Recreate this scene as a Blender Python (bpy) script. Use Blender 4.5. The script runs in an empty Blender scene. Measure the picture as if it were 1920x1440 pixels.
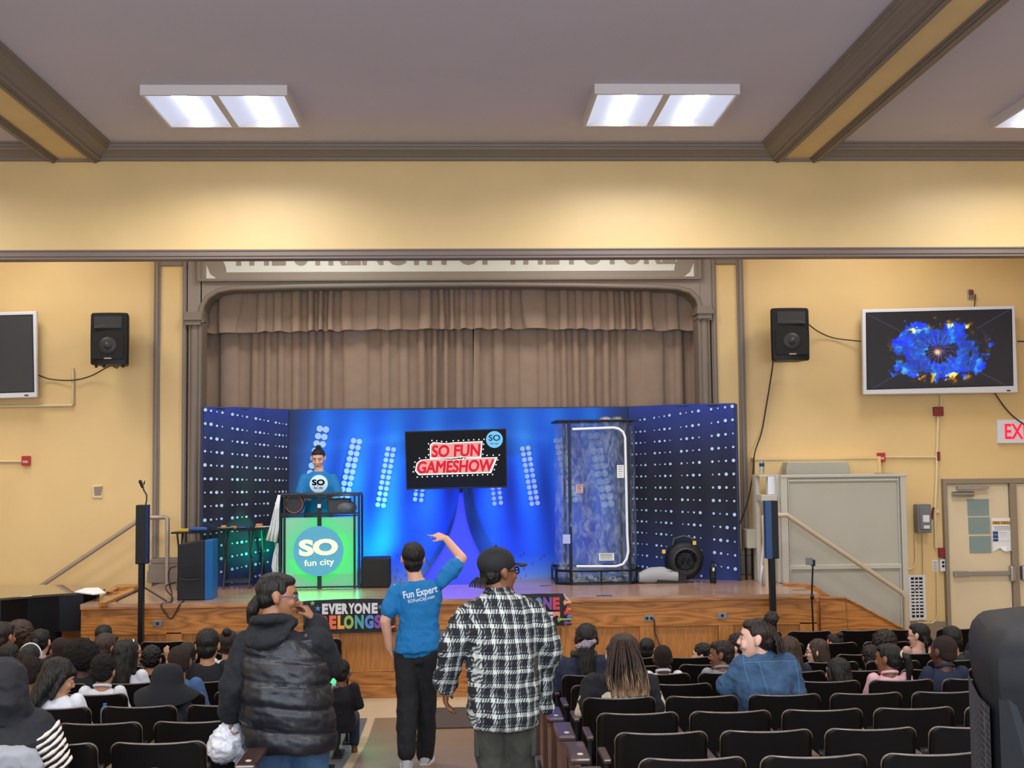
import bpy, bmesh, math, random
from mathutils import Vector, Matrix, noise
from mathutils.bvhtree import BVHTree
random.seed(7)
S = bpy.context.scene
COL = S.collection
PI = math.pi
# ------------------------------------------------------------------ camera
FPX = 2300.0
CAMZ = 2.55
ROLL = math.radians(0.6)
def _cam():
    ix, iy = (868-960)/FPX, (720-869)/FPX
    a = ix*math.cos(ROLL)+iy*math.sin(ROLL); b = -ix*math.sin(ROLL)+iy*math.cos(ROLL)
    th = math.atan(-b); ps = math.atan(-a*math.cos(th))
    f = Vector((math.sin(ps)*math.cos(th), math.cos(ps)*math.cos(th), math.sin(th)))
    r0 = Vector((math.cos(ps), -math.sin(ps), 0)); u0 = r0.cross(f)
    r = r0*math.cos(ROLL)-u0*math.sin(ROLL); u = r0*math.sin(ROLL)+u0*math.cos(ROLL)
    return f, r, u
CF, CR, CU = _cam()
CO = Vector((0, 0, CAMZ))
cam = bpy.data.cameras.new('camera'); camo = bpy.data.objects.new('camera', cam); COL.objects.link(camo)
cam.sensor_width = 36; cam.lens = 36*FPX/1920; cam.clip_start = .05; cam.clip_end = 100
camo.matrix_world = Matrix(((CR.x, CU.x, -CF.x, 0), (CR.y, CU.y, -CF.y, 0), (CR.z, CU.z, -CF.z, CAMZ), (0, 0, 0, 1)))
S.camera = camo
def ray(px, py): return CF + CR*((px-960)/FPX) + CU*((720-py)/FPX)
def at(px, py, Y):
    d = ray(px, py); return CO + d*(Y/d.y)
def atz(px, py, Z):
    d = ray(px, py); return CO + d*((Z-CAMZ)/d.z)
def X_(px, Y, py=870): return at(px, py, Y).x
def Z_(py, Y, px=870): return at(px, py, Y).z
def floor_z(Y): return max(0.0, (11.5-Y)*.0855)
# ------------------------------------------------------------------ world, exposure, lights
S.view_settings.view_transform = 'Standard'; S.view_settings.look = 'None'
S.view_settings.exposure = 0.0; S.view_settings.gamma = 1; S.view_settings.use_curve_mapping = False
w = bpy.data.worlds.new('world'); S.world = w; w.use_nodes = True
w.node_tree.nodes['Background'].inputs[0].default_value = (.75, .82, 1, 1); w.node_tree.nodes['Background'].inputs[1].default_value = .9
def area(name, loc, size, power, color=(1, .975, .95), rot=(0, 0, 0), sy=None, spread=None):
    l = bpy.data.lights.new(name, 'AREA'); l.shape = 'RECTANGLE'; l.size = size; l.size_y = sy or size; l.energy = power; l.color = color
    if spread: l.spread = spread
    o = bpy.data.objects.new(name, l); o.location = loc; o.rotation_euler = rot; COL.objects.link(o); return o
def spot(name, loc, target, power, color, ang=60, blend=.8, size=.05):
    l = bpy.data.lights.new(name, 'SPOT'); l.energy = power; l.color = color; l.spot_size = math.radians(ang); l.spot_blend = blend; l.shadow_soft_size = size
    o = bpy.data.objects.new(name, l); o.location = loc
    o.rotation_euler = (Vector(target)-Vector(loc)).to_track_quat('-Z', 'Y').to_euler(); COL.objects.link(o); return o
# added fill lights for unseen fixtures around the camera and above the stage apron
for (x, y) in ((-2.6, 4.5), (2.0, 4.5), (-2.6, -1.5), (2.0, -1.5), (6.4, 4.5), (-6.6, 11.5), (-6.6, 4.5)):
    area('hall_fill', (x, y, 5.9), 1.25, 120, spread=2.9)
area('rear_fill', (0, -1.5, 3.2), 14, 740, (.80, .88, 1), (math.radians(108), 0, 0), sy=3.6)  # added soft fill behind the camera, standing in for unseen windows
for x in (-5.6, -1.9, 1.7, 5.4):
    area('apron_fill', (x, 14.5, 6.05), 1.0, 50, (1, .96, .92))  # added to brighten the stage wall, in place of unseen fixtures
spot('blue_wash', (-.2, 14.2, 1.35), (-.1, 15.95, 1.9), 150, (.03, .12, 1), 95, 1)
spot('cyan_wash', (-1.10, 15.42, 1.25), (-1.35, 15.95, 1.95), 190, (0, .8, 1), 120, 1)
spot('green_wash', (-2.35, 15.30, 1.45), (-2.75, 15.75, 1.85), 30, (0, 1, .35), 130, 1)
spot('green_shirt_wash', (-1.25, 15.1, 1.7), (-1.7, 15.4, 2.1), 3, (0, 1, .4), 60, 1)
# ------------------------------------------------------------------ materials
def lin(c):
    if isinstance(c, str): c = tuple(int(c[i:i+2], 16)/255 for i in (0, 2, 4))
    return tuple((v/12.92 if v <= .04045 else ((v+.055)/1.055)**2.4) for v in c)+(1,)
def mat(name, color, rough=.6, metal=0, spec=.5, var=0, vscale=8, bump=0, bscale=40, emit=None, estr=0, coat=0, stretch=(1, 1, 1), alpha=None):
    m = bpy.data.materials.new(name); m.use_nodes = True; nt = m.node_tree; b = nt.nodes['Principled BSDF']
    c = lin(color); b.inputs['Base Color'].default_value = c; b.inputs['Roughness'].default_value = rough; b.inputs['Metallic'].default_value = metal
    b.inputs['Specular IOR Level'].default_value = spec; b.inputs['Coat Weight'].default_value = coat
    if emit: b.inputs['Emission Color'].default_value = lin(emit); b.inputs['Emission Strength'].default_value = estr
    if var or bump:
        tc = nt.nodes.new('ShaderNodeTexCoord'); mp = nt.nodes.new('ShaderNodeMapping'); mp.inputs['Scale'].default_value = stretch
        nt.links.new(tc.outputs['Object'], mp.inputs[0])
    if var:
        n = nt.nodes.new('ShaderNodeTexNoise'); n.inputs['Scale'].default_value = vscale; n.inputs['Detail'].default_value = 5
        nt.links.new(mp.outputs[0], n.inputs['Vector'])
        r = nt.nodes.new('ShaderNodeValToRGB'); r.color_ramp.elements[0].position = .3; r.color_ramp.elements[1].position = .7
        r.color_ramp.elements[0].color = tuple(v*(1-var) for v in c[:3])+(1,); r.color_ramp.elements[1].color = tuple(min(1, v*(1+var)) for v in c[:3])+(1,)
        nt.links.new(n.outputs[0], r.inputs[0]); nt.links.new(r.outputs[0], b.inputs['Base Color'])
    if bump:
        n2 = nt.nodes.new('ShaderNodeTexNoise'); n2.inputs['Scale'].default_value = bscale; n2.inputs['Detail'].default_value = 4
        nt.links.new(mp.outputs[0], n2.inputs['Vector'])
        bp = nt.nodes.new('ShaderNodeBump'); bp.inputs['Strength'].default_value = bump; bp.inputs['Distance'].default_value = .02
        nt.links.new(n2.outputs[0], bp.inputs['Height']); nt.links.new(bp.outputs[0], b.inputs['Normal'])
    return m
def emat(name, color, strength):
    m = bpy.data.materials.new(name); m.use_nodes = True; nt = m.node_tree; nt.nodes.clear()
    e = nt.nodes.new('ShaderNodeEmission'); o = nt.nodes.new('ShaderNodeOutputMaterial'); e.inputs[0].default_value = lin(color); e.inputs[1].default_value = strength
    nt.links.new(e.outputs[0], o.inputs[0]); return m
def vcmat(name, emit=0, rough=.8):
    m = bpy.data.materials.new(name); m.use_nodes = True; nt = m.node_tree; b = nt.nodes['Principled BSDF']
    a = nt.nodes.new('ShaderNodeAttribute'); a.attribute_name = 'print'
    if emit:
        b.inputs['Base Color'].default_value = (.01, .01, .012, 1); nt.links.new(a.outputs[0], b.inputs['Emission Color']); b.inputs['Emission Strength'].default_value = emit
    else: nt.links.new(a.outputs[0], b.inputs['Base Color'])
    b.inputs['Roughness'].default_value = rough; return m
def wood(name, c1, c2, rough=.35, grain=(1, 1, 1), scale=3, dist=6, coat=.3, dark=.6):
    m = bpy.data.materials.new(name); m.use_nodes = True; nt = m.node_tree; b = nt.nodes['Principled BSDF']
    tc = nt.nodes.new('ShaderNodeTexCoord'); mp = nt.nodes.new('ShaderNodeMapping'); mp.inputs['Scale'].default_value = grain; nt.links.new(tc.outputs['Object'], mp.inputs[0])
    n = nt.nodes.new('ShaderNodeTexNoise'); n.inputs['Scale'].default_value = scale; n.inputs['Detail'].default_value = 3; n.inputs['Roughness'].default_value = .5; nt.links.new(mp.outputs[0], n.inputs['Vector'])
    mu = nt.nodes.new('ShaderNodeMath'); mu.operation = 'MULTIPLY'; mu.inputs[1].default_value = dist*2; nt.links.new(n.outputs[0], mu.inputs[0])
    fr = nt.nodes.new('ShaderNodeMath'); fr.operation = 'PINGPONG'; fr.inputs[1].default_value = .5; nt.links.new(mu.outputs[0], fr.inputs[0])
    r = nt.nodes.new('ShaderNodeValToRGB'); e = r.color_ramp.elements; e[0].position = .0; e[0].color = tuple(v*dark for v in lin(c2)[:3])+(1,); e[1].position = .5; e[1].color = lin(c1)
    x = e.new(.14); x.color = lin(c2)
    nt.links.new(fr.outputs[0], r.inputs[0])
    n2 = nt.nodes.new('ShaderNodeTexNoise'); n2.inputs['Scale'].default_value = scale*14; n2.inputs['Detail'].default_value = 2; nt.links.new(mp.outputs[0], n2.inputs['Vector'])
    mx = nt.nodes.new('ShaderNodeMix'); mx.data_type = 'RGBA'; mx.blend_type = 'MULTIPLY'; mx.inputs[0].default_value = .5
    nt.links.new(r.outputs[0], mx.inputs[6]); nt.links.new(n2.outputs[0], mx.inputs[7])
    r3 = nt.nodes.new('ShaderNodeMix'); r3.data_type = 'RGBA'; r3.blend_type = 'ADD'; r3.inputs[0].default_value = .0
    mx.inputs[0].default_value = .3; nt.links.new(mx.outputs[2], b.inputs['Base Color'])
    b.inputs['Roughness'].default_value = rough; b.inputs['Coat Weight'].default_value = coat; b.inputs['Coat Roughness'].default_value = .2
    return m
M = {}
def mm(k, *a, **kw):
    M[k] = mat(k, *a, **kw); return M[k]
mm('yellow_wall', 'DEBF85', .42, var=.04, vscale=1.3, bump=.12, bscale=5)
mm('white_ceiling', 'C9C3D0', .75, var=.03, vscale=.7)
mm('taupe', '82766B', .55, var=.03, vscale=2)
mm('taupe_light', '8C8277', .5, var=.03, vscale=2)
mm('soffit_trim', '7A6B62', .45)
mm('sign_white', 'D6D8D2', .5); mm('sign_letter', '8F857A', .5)
mm('curtain', 'A48D7B', .9, var=.05, vscale=6, bump=.1, bscale=200)
mm('grey_panel', 'ABA798', .5, var=.02, vscale=3); mm('grey_trim', 'B7B2A4', .5); mm('door_cream', 'D8C7A6', .5, var=.02, vscale=3)
mm('taupe_door', '8A7D69', .5); mm('frosted', '7F9390', .25, bump=.2, bscale=300)
mm('steel', 'A8A8A8', .3, .9); mm('rail', 'A89B8E', .35, .3); mm('rail_warm', 'B5A48C', .4)
mm('black_plastic', '111215', .5, spec=.35); mm('black_grille', '101113', .7, bump=.4, bscale=400); mm('dark_grey', '2A2C31', .5); mm('black_metal', '121316', .35, .5)
mm('white_plastic', 'DADDE6', .4); mm('paper', 'E4E4E4', .8); mm('red', 'B02323', .4); mm('dark_red', '7E2023', .5); mm('conduit', 'D9C89E', .5); mm('box_grey', '6F7276', .5)
mm('cable', '2B2620', .6); mm('floor_tan', 'BCA98B', .3, var=.06, vscale=5, coat=.2); mm('runner', '7A6450', .45, var=.05, vscale=2, bump=.05, bscale=120)
mm('seat_floor', '54555C', .5, var=.08, vscale=8); mm('mat', '4A3E39', .95, var=.2, vscale=150, bump=.5, bscale=300)
mm('seat_black', '110D0B', .36, var=.1, vscale=6, spec=.25); mm('seat_edge', '6E625A', .35, .2, var=.3, vscale=12); mm('iron', '16171B', .5, .3)
mm('end_brown', '5B3B31', .4, var=.1, vscale=4, coat=.2); mm('arm_brown', '3E2A26', .3, coat=.3); mm('stud', 'C9B6A0', .4)
mm('blue_panel', '0C5A9C', .4); mm('navy', '162A52', .5); mm('white_cloth', 'DCE2E6', .8, bump=.1, bscale=60)
mm('sock_grey', '9B9DA0', .8); mm('yellow', 'D9B93B', .5); mm('orange', 'D9803A', .6); mm('foam_blue', '2D4C86', .7); mm('foam_pink', 'D8887A', .7); mm('foam_yellow', 'C9A52F', .7); mm('dish_green', '4E8C84', .5)
M['oak'] = wood('oak', 'CC8640', 'B0702F', .35, (.22, 1, 1.7), 2.0, 7, dark=.7)
M['oak_v'] = wood('oak_v', 'C48242', 'B47636', .38, (3, 3, .3), 3, 4, dark=.85)
M['stage_floor'] = wood('stage_floor', 'BE9A80', 'B08A70', .25, (.3, 2.6, 1), 2.2, 4, .4, dark=.8)
# ------------------------------------------------------------------ mesh builder
def wloc(o):
    v = Vector((0, 0, 0))
    while o is not None: v += o.location; o = o.parent
    return v
def link(o, parent=None):
    COL.objects.link(o)
    if parent is not None: o.parent = parent
    return o
def tag(o, label=None, cat=None, group=None, kind=None):
    if label: o['label'] = label
    if cat: o['category'] = cat
    if group: o['group'] = group
    if kind: o['kind'] = kind
    return o
def thing(name, label, cat, loc=(0, 0, 0), group=None, rz=0):
    o = bpy.data.objects.new(name, None); o.empty_display_size = .1; o.location = loc; o.rotation_euler = (0, 0, rz); link(o); return tag(o, label, cat, group)
class MB:
    def __init__(s): s.v = []; s.f = []; s.m = []; s.mi = 0
    def add(s, vs, fs):
        n = len(s.v); s.v += [Vector(v) for v in vs]; s.f += [tuple(i+n for i in f) for f in fs]; s.m += [s.mi]*len(fs); return s
    def box(s, a, b, R=None, c=None):
        x0, y0, z0 = a; x1, y1, z1 = b; s.nb = getattr(s, 'nb', -1)+1; g = (s.nb % 9)*.00035
        if min(x1-x0, y1-y0, z1-z0) > .003: x0 += g; y0 += g; z0 += g; x1 -= g; y1 -= g; z1 -= g
        vs = [Vector(p) for p in ((x0, y0, z0), (x1, y0, z0), (x1, y1, z0), (x0, y1, z0), (x0, y0, z1), (x1, y0, z1), (x1, y1, z1), (x0, y1, z1))]
        if R is not None:
            c = Vector(c) if c is not None else sum(vs, Vector())/8
            vs = [c+R@(v-c) for v in vs]
        return s.add(vs, [(0, 3, 2, 1), (4, 5, 6, 7), (0, 1, 5, 4), (1, 2, 6, 5), (2, 3, 7, 6), (3, 0, 4, 7)])
    def prism(s, pts, axis, t):
        """pts: list of 3-D points of a polygon (ordered); extruded by vector t"""
        n = len(pts); t = Vector(t); P = [Vector(p) for p in pts]
        vs = P+[p+t for p in P]; fs = [tuple(range(n-1, -1, -1)), tuple(range(n, 2*n))]+[(i, (i+1) % n, n+(i+1) % n, n+i) for i in range(n)]
        return s.add(vs, fs)
    def rings(s, R, close=True, caps=True):
        n = len(R[0]); vs = [p for r in R for p in r]; fs = []
        for i in range(len(R)-1):
            for j in range(n if close else n-1):
                k = (j+1) % n; fs.append((i*n+j, i*n+k, (i+1)*n+k, (i+1)*n+j))
        if caps and close: fs.append(tuple(range(n-1, -1, -1))); fs.append(tuple((len(R)-1)*n+j for j in range(n)))
        return s.add(vs, fs)
    def loft(s, secs, R=(1, 0, 0), F=(0, 1, 0), n=20, pw=1.0):
        R = Vector(R); F = Vector(F); out = []
        for c, rx, ry in secs:
            ring = []
            for j in range(n):
                a = 2*PI*j/n; ca, sa = math.cos(a), math.sin(a)
                ca = math.copysign(abs(ca)**pw, ca); sa = math.copysign(abs(sa)**pw, sa)
                ring.append(Vector(c)+R*rx*ca+F*ry*sa)
            out.append(ring)
        return s.rings(out)
    def tube(s, pts, r, n=8, rr=None):
        P = [Vector(p) for p in pts]; out = []; up = None
        for i, p in enumerate(P):
            t = (P[min(i+1, len(P)-1)]-P[max(i-1, 0)])
            t = t.normalized() if t.length > 1e-9 else Vector((0, 0, 1))
            if up is None: up = t.orthogonal().normalized()
            up = (up-t*up.dot(t)).normalized() if (up-t*up.dot(t)).length > 1e-6 else t.orthogonal().normalized()
            q = t.cross(up); ri = rr[i] if rr else r
            out.append([p+(up*math.cos(2*PI*j/n)+q*math.sin(2*PI*j/n))*ri for j in range(n)])
        return s.rings(out)
    def seg(s, p0, p1, r0, r1=None, n=14):
        """tapered capsule"""
        p0 = Vector(p0); p1 = Vector(p1); r1 = r0 if r1 is None else r1; d = (p1-p0); L = d.length; d = d.normalized() if L > 1e-6 else Vector((0, 0, 1))
        u = d.orthogonal().normalized(); q = d.cross(u); out = []
        prof = [(-math.cos(a)*r0, math.sin(a)*r0) for a in (.15, .6, 1.1, PI/2)]+[(L+math.sin(a)*r1, math.cos(a)*r1) for a in (0, .5, 1.0, 1.42)]
        for h, r in prof: out.append([p0+d*h+(u*math.cos(2*PI*j/n)+q*math.sin(2*PI*j/n))*r for j in range(n)])
        return s.rings(out)
    def cyl(s, p0, p1, r, n=20, r1=None): return s.tube([p0, p1], r, n, [r, r if r1 is None else r1])
    def ell(s, c, r, R=None, n=16, m=10):
        c = Vector(c); out = []
        for i in range(m+1):
            ph = PI*(i+.02)/(m+.04); ring = []
            for j in range(n):
                a = 2*PI*j/n; v = Vector((r[0]*math.sin(ph)*math.cos(a), r[1]*math.sin(ph)*math.sin(a), -r[2]*math.cos(ph)))
                ring.append(c+(R@v if R is not None else v))
            out.append(ring)
        return s.rings(out)
    def lathe(s, c, prof, n=24, axis='Z'):
        c = Vector(c); out = []
        for r, h in prof:
            ring = []
            for j in range(n):
                a = 2*PI*j/n; x, y = r*math.cos(a), r*math.sin(a)
                ring.append(c+(Vector((x, y, h)) if axis == 'Z' else Vector((x, h, -y)) if axis == 'Y' else Vector((h, x, y))))
            out.append(ring)
        return s.rings(out)
    def build(s, name, mats, parent=None, world=False, smooth=None, bevel=0, origin=None):
        off = wloc(parent) if (world and parent is not None) else Vector((0, 0, 0))
        loc = None
        if parent is None:
            if origin is None:
                xs = [v.x for v in s.v]; ys = [v.y for v in s.v]; zs = [v.z for v in s.v]
                origin = ((min(xs)+max(xs))/2, (min(ys)+max(ys))/2, min(zs))
            off = Vector(origin); loc = off
        me = bpy.data.meshes.new(name); me.from_pydata([v-off for v in s.v], [], s.f)
        ms = mats if isinstance(mats, (list, tuple)) else [mats]
        for m_ in ms: me.materials.append(m_)
        if len(ms) > 1: me.polygons.foreach_set('material_index', s.m)
        bm = bmesh.new(); bm.from_mesh(me); bmesh.ops.recalc_face_normals(bm, faces=bm.faces); bm.to_mesh(me); bm.free()
        if smooth is not None:
            me.polygons.foreach_set('use_smooth', [True]*len(me.polygons)); me.set_sharp_from_angle(angle=math.radians(smooth))
        o = bpy.data.objects.new(name, me)
        if loc is not None: o.location = loc
        link(o, parent)
        if bevel:
            b = o.modifiers.new('bevel', 'BEVEL'); b.width = bevel; b.segments = 2; b.limit_method = 'ANGLE'; b.angle_limit = math.radians(40)
        return o
def bx(name, a, b, m, parent=None, bevel=0, world=True, **k):
    q = MB(); q.box([min(a[i], b[i]) for i in range(3)], [max(a[i], b[i]) for i in range(3)]); return q.build(name, m, parent, world, bevel=bevel, **k)
def struct(o): o['kind'] = 'structure'; return o
def copy_tree(o, parent=None):
    c = o.copy(); COL.objects.link(c); c.parent = parent
    for ch in o.children: copy_tree(ch, c)
    return c
# ------------------------------------------------------------------ lettering (meshes made from text, flat, facing -Y)
def text_geo(body, w, h, bold=.012, extrude=.0, spacing=1.0):
    cu = bpy.data.curves.new('t', 'FONT'); cu.body = body; cu.size = 1; cu.offset = bold; cu.extrude = extrude; cu.space_character = spacing; cu.resolution_u = 4
    o = bpy.data.objects.new('t', cu); COL.objects.link(o)
    dg = bpy.context.evaluated_depsgraph_get(); me = bpy.data.meshes.new_from_object(o.evaluated_get(dg))
    vs = [v.co.copy() for v in me.vertices]; fs = [tuple(p.vertices) for p in me.polygons]
    bpy.data.objects.remove(o); bpy.data.meshes.remove(me)
    x0, x1 = min(v.x for v in vs), max(v.x for v in vs); y0, y1 = min(v.y for v in vs), max(v.y for v in vs)
    sx = w/(x1-x0) if w else h/(y1-y0); sy = h/(y1-y0) if h else sx
    return [Vector(((v.x-(x0+x1)/2)*sx, 0, (v.y-(y0+y1)/2)*sy)) for v in vs], fs
def text(name, body, c, w, h, m, parent=None, bold=.012, rz=0, tilt=0, shear=0, spacing=1.0, fat=0):
    vs, fs = text_geo(body, w, h, bold, 0, spacing); c = Vector(c)
    if fat:
        n = len(vs); v0 = list(vs); f0 = list(fs); vs = []; fs = []
        for k in range(9): vs += [v+Vector((fat*math.cos(k*PI/4)*(k < 8), -.0002*k, fat*math.sin(k*PI/4)*(k < 8))) for v in v0]; fs += [tuple(i+n*k for i in f) for f in f0]
    R = Matrix.Rotation(rz, 3, 'Z')@Matrix.Rotation(-tilt, 3, 'Y')
    q = MB(); q.add([c+R@Vector((v.x+shear*v.z, 0, v.z)) for v in vs], fs)
    off = wloc(parent) if parent is not None else Vector()
    me = bpy.data.meshes.new(name); me.from_pydata([v-off for v in q.v], [], q.f); me.materials.append(m)
    return link(bpy.data.objects.new(name, me), parent)
def vcgrid(name, P, nx, nz, colf, m, parent=None, world=True):
    """P(u,v)->point; colf(u,v)->srgb"""
    off = wloc(parent) if (world and parent is not None) else Vector()
    vs = [P(i/nx, j/nz)-off for j in range(nz+1) for i in range(nx+1)]
    fs = [(j*(nx+1)+i, j*(nx+1)+i+1, (j+1)*(nx+1)+i+1, (j+1)*(nx+1)+i) for j in range(nz) for i in range(nx)]
    me = bpy.data.meshes.new(name); me.from_pydata(vs, [], fs); me.materials.append(m)
    a = me.color_attributes.new('print', 'FLOAT_COLOR', 'POINT'); buf = []
    for j in range(nz+1):
        for i in range(nx+1): buf += list(lin(tuple(min(1, max(0, c)) for c in colf(i/nx, j/nz))))
    a.data.foreach_set('color', buf); me.polygons.foreach_set('use_smooth', [True]*len(fs))
    return link(bpy.data.objects.new(name, me), parent)
def cable(name, pts, r, label, m=None, sub=8):
    P = [Vector(p) for p in pts]; out = []
    for i in range(len(P)-1):
        p0, p1, p2, p3 = P[max(i-1, 0)], P[i], P[i+1], P[min(i+2, len(P)-1)]
        for k in range(sub):
            t = k/sub; out.append(.5*((2*p1)+(p2-p0)*t+(2*p0-5*p1+4*p2-p3)*t*t+(3*p1-p0-3*p2+p3)*t**3))
    out.append(P[-1]); q = MB(); q.tube(out, r, 6); return tag(q.build(name, m or M['cable'], smooth=60), label, 'cable')
# ================================================================== THE ROOM
YW = 16.15; YB = 13.45; CZ = 6.06; SZ = 1.06; YS = 13.7
struct_parts = []
def S_(name, q, m, **k): return struct(q.build(name, m, **k))
q = MB(); ys = [17.5, 11.5, -2]
q.add([(-9, 17.5, 0), (9, 17.5, 0), (9, 11.5, 0), (-9, 11.5, 0), (-9, -2, floor_z(-2)), (9, -2, floor_z(-2))], [(0, 3, 2, 1), (3, 4, 5, 2)])
S_('floor', q, M['floor_tan'], origin=(0, 0, 0))
def slope_sheet(name, x0, x1, y0, y1, dz, m):
    q = MB(); P = [(x, y, floor_z(y)+dz) for (x, y) in ((x0, y0), (x1, y0))]
    brk = [y0]+([11.5] if y0 < 11.5 < y1 else [])+[y1]
    vs = [(x, y, floor_z(y)+dz) for y in brk for x in (x0, x1)]; fs = [(2*i, 2*i+1, 2*i+3, 2*i+2) for i in range(len(brk)-1)]
    q.add(vs, fs); n = len(vs)
    return q.build(name, m, origin=((x0+x1)/2, y0, floor_z(y0)))
struct(slope_sheet('trim_1', -9, -.98, 0, 12.58, .004, M['seat_floor']))
struct(slope_sheet('trim_2', .52, 9, 0, 12.58, .004, M['seat_floor']))
tag(slope_sheet('aisle_runner', -.9, .46, 0, 12.55, .010, M['runner']), 'brown vinyl runner along the middle aisle floor', 'runner')
mt = MB(); a = atz(775, 1315, 0); mt.box((-.52, 11.98, .012), (.42, 12.95, .024)); tag(mt.build('floor_mat', M['mat'], bevel=.004), 'dark brown ribbed mat on the aisle floor before the stage', 'mat')
q = MB(); q.box((-9, -2, CZ), (9, 17.6, CZ+.1)); S_('ceiling', q, M['white_ceiling'])
for nm, x in (('wall_left', -9.1), ('wall_right', 9.0)):
    q = MB(); q.box((x, -2, -.1), (x+.1, 17.5, 6.3)); S_(nm, q, M['yellow_wall'])
# ---- front wall: yellow sides, proscenium frame between them
xl0, xl1 = X_(288, YW), X_(378, YW); xr0, xr1 = X_(1313, YW), X_(1400, YW)
q = MB(); q.box((-9, YW, 0), (xl0, YW+.25, 6.3)); q.box((xr1, YW, 0), (9, YW+.25, 6.3))
b0, b1 = X_(1415, 16.0), X_(1648, 16.0)
q.box((b0, 16.0, 0), (b1, YW, Z_(862, 16.0, 1500)))
S_('wall_front', q, M['yellow_wall'])
q = MB(); q.box((b1-.02, 15.985, 0), (b1+.02, YW, Z_(862, 16.0, 1500)+.01)); q.box((b0-.01, 15.985, Z_(862, 16.0, 1500)), (b1+.02, YW, Z_(857, 16.0, 1500))); S_('trim_3', q, M['yellow_wall'])
q = MB(); q.box((-9, YW-.03, 0), (X_(150, YW), YW, .4)); q.box((b1, YW-.03, 0), (X_(1766, YW), YW, .4)); S_('baseboard_front', q, M['taupe_door'])
# proscenium header with rounded shoulders
q = MB()
arch = [at(x, y, YW-.06) for x, y in ((378, 605), (376, 590), (380, 572), (390, 557), (408, 546), (435, 541), (560, 537), (760, 534), (900, 533), (1080, 535), (1230, 538), (1270, 540), (1294, 547), (1307, 560), (1313, 578), (1313, 600))]
top = [Vector((arch[-1].x, YW-.06, 6.3)), Vector((arch[0].x, YW-.06, 6.3))]
ax0, ax1 = X_(350, YW-.06), X_(1340, YW-.06)
full = [Vector((ax0, YW-.06, arch[0].z)), arch[0]]+arch[1:-1]+[arch[-1], Vector((ax1, YW-.06, arch[-1].z))]
for i in range(len(full)-1):
    p0, p1 = full[i], full[i+1]
    if abs(p1.x-p0.x) < 1e-4: continue
    if p1.x < p0.x: continue
    q.prism([p0, p1, Vector((p1.x, p1.y, 6.3)), Vector((p0.x, p0.y, 6.3))], 0, (0, .5, 0))
S_('trim_4', q, M['taupe_light'])
q = MB()   # arch roll moulding
q.tube([p+Vector((0, -.01, 0)) for p in arch], .035, 8); S_('trim_5', q, M['taupe'], smooth=50)
def pilaster(n, x0, x1, xa, xb, top):
    """x0..x1 whole pilaster, xa..xb yellow inset"""
    q = MB(); yf = YW-.06; zb = Z_(1045, yf, x0 and 300)
    q.box((x0, yf, 0), (xa, YW+.2, 6.3)); q.box((xb, yf, 0), (x1, YW+.2, 6.3)); q.box((xa, yf, top), (xb, YW+.2, 6.3)); q.box((xa, yf, 0), (xb, YW+.2, zb))
    for (p0, p1) in ((x0, xa), (xb, x1)): q.box(((p0+p1)/2-.02, yf-.02, zb), ((p0+p1)/2+.02, yf, top+.06))
    q.box((x0-.03, yf-.06, SZ), (x1+.03, yf, zb-.08)); q.box((x0-.015, yf-.035, zb-.08), (x1+.015, yf, zb-.02)); q.box((x0-.04, yf-.08, SZ), (x1+.04, yf, SZ+.16))
    S_('trim_%d' % n, q, M['taupe'], bevel=.006)
    q = MB(); q.box((xa-.01, yf+.03, zb-.02), (xb+.01, YW+.2, top+.02)); S_('trim_%d' % (n+1), q, M['yellow_wall'])
pilaster(6, xl0, X_(350, YW), X_(300, YW), X_(342, YW), Z_(498, YW-.06, 320))
pilaster(8, X_(1338, YW), xr1, X_(1348, YW), X_(1387, YW), Z_(495, YW-.06, 1370))
def column(n, x0, x1, yc, xp):
    q = MB(); xm = (x0+x1)/2; w_ = (x1-x0); zc = Z_(yc, YW-.1, xp)
    q.box((x0, YW-.0, 0), (x1, YW+.3, zc)); 
    q.tube([(xm, YW-.02, SZ), (xm, YW-.02, zc-.1)], w_*.30, 14); q.tube([(x0+w_*.85, YW-.02, SZ), (x0+w_*.85, YW-.02, zc-.1)], w_*.13, 10); q.tube([(x0+w_*.15, YW-.02, SZ), (x0+w_*.15, YW-.02, zc-.1)], w_*.13, 10)
    q.box((x0-.01, YW-.12, zc-.12), (x1+.0, YW+.2, zc-.06)); q.box((x0-.03, YW-.15, zc-.06), (x1+.02, YW+.2, zc)); q.box((x0-.02, YW-.13, zc), (x1+.01, YW+.2, zc+.05))
    q.box((x0-.02, YW-.08, SZ), (x1, YW, SZ+.25))
    S_('trim_%d' % n, q, M['taupe'], smooth=35)
column(10, X_(351, YW), X_(378, YW), 592, 360); column(11, X_(1313, YW), X_(1337, YW), 580, 1320)
# ---- painted motto board over the stage
sg = thing('motto_sign', 'white painted motto board with taupe capitals over the stage', 'sign', (X_(845, YW-.1), YW-.1, Z_(522, YW-.1)))
ysn = YW-.1
zt = Z_(522, ysn)+.85; sx0, sx1 = X_(372, ysn), X_(1318, ysn); zb = Z_(523, ysn)
bx('board', (sx0, ysn, zb), (sx1, ysn+.05, zt), M['taupe_light'], sg, .006)
q = MB(); 
for a, b in (((sx0-.02, zb-.02), (sx1+.02, zb+.012)), ((sx0-.02, zt-.01), (sx1+.02, zt+.02)), ((sx0-.03, zb), (sx0+.02, zt)), ((sx1-.02, zb), (sx1+.03, zt))): q.box((a[0], ysn-.025, a[1]), (b[0], ysn+.02, b[1]))
q.build('frame', M['taupe'], sg, True, bevel=.005)
q = MB(); zi0, zi1 = Z_(509, ysn), zt-.1; xi0, xi1 = X_(385, ysn)+.0, X_(1308, ysn); cr = .26
pts = []
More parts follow.
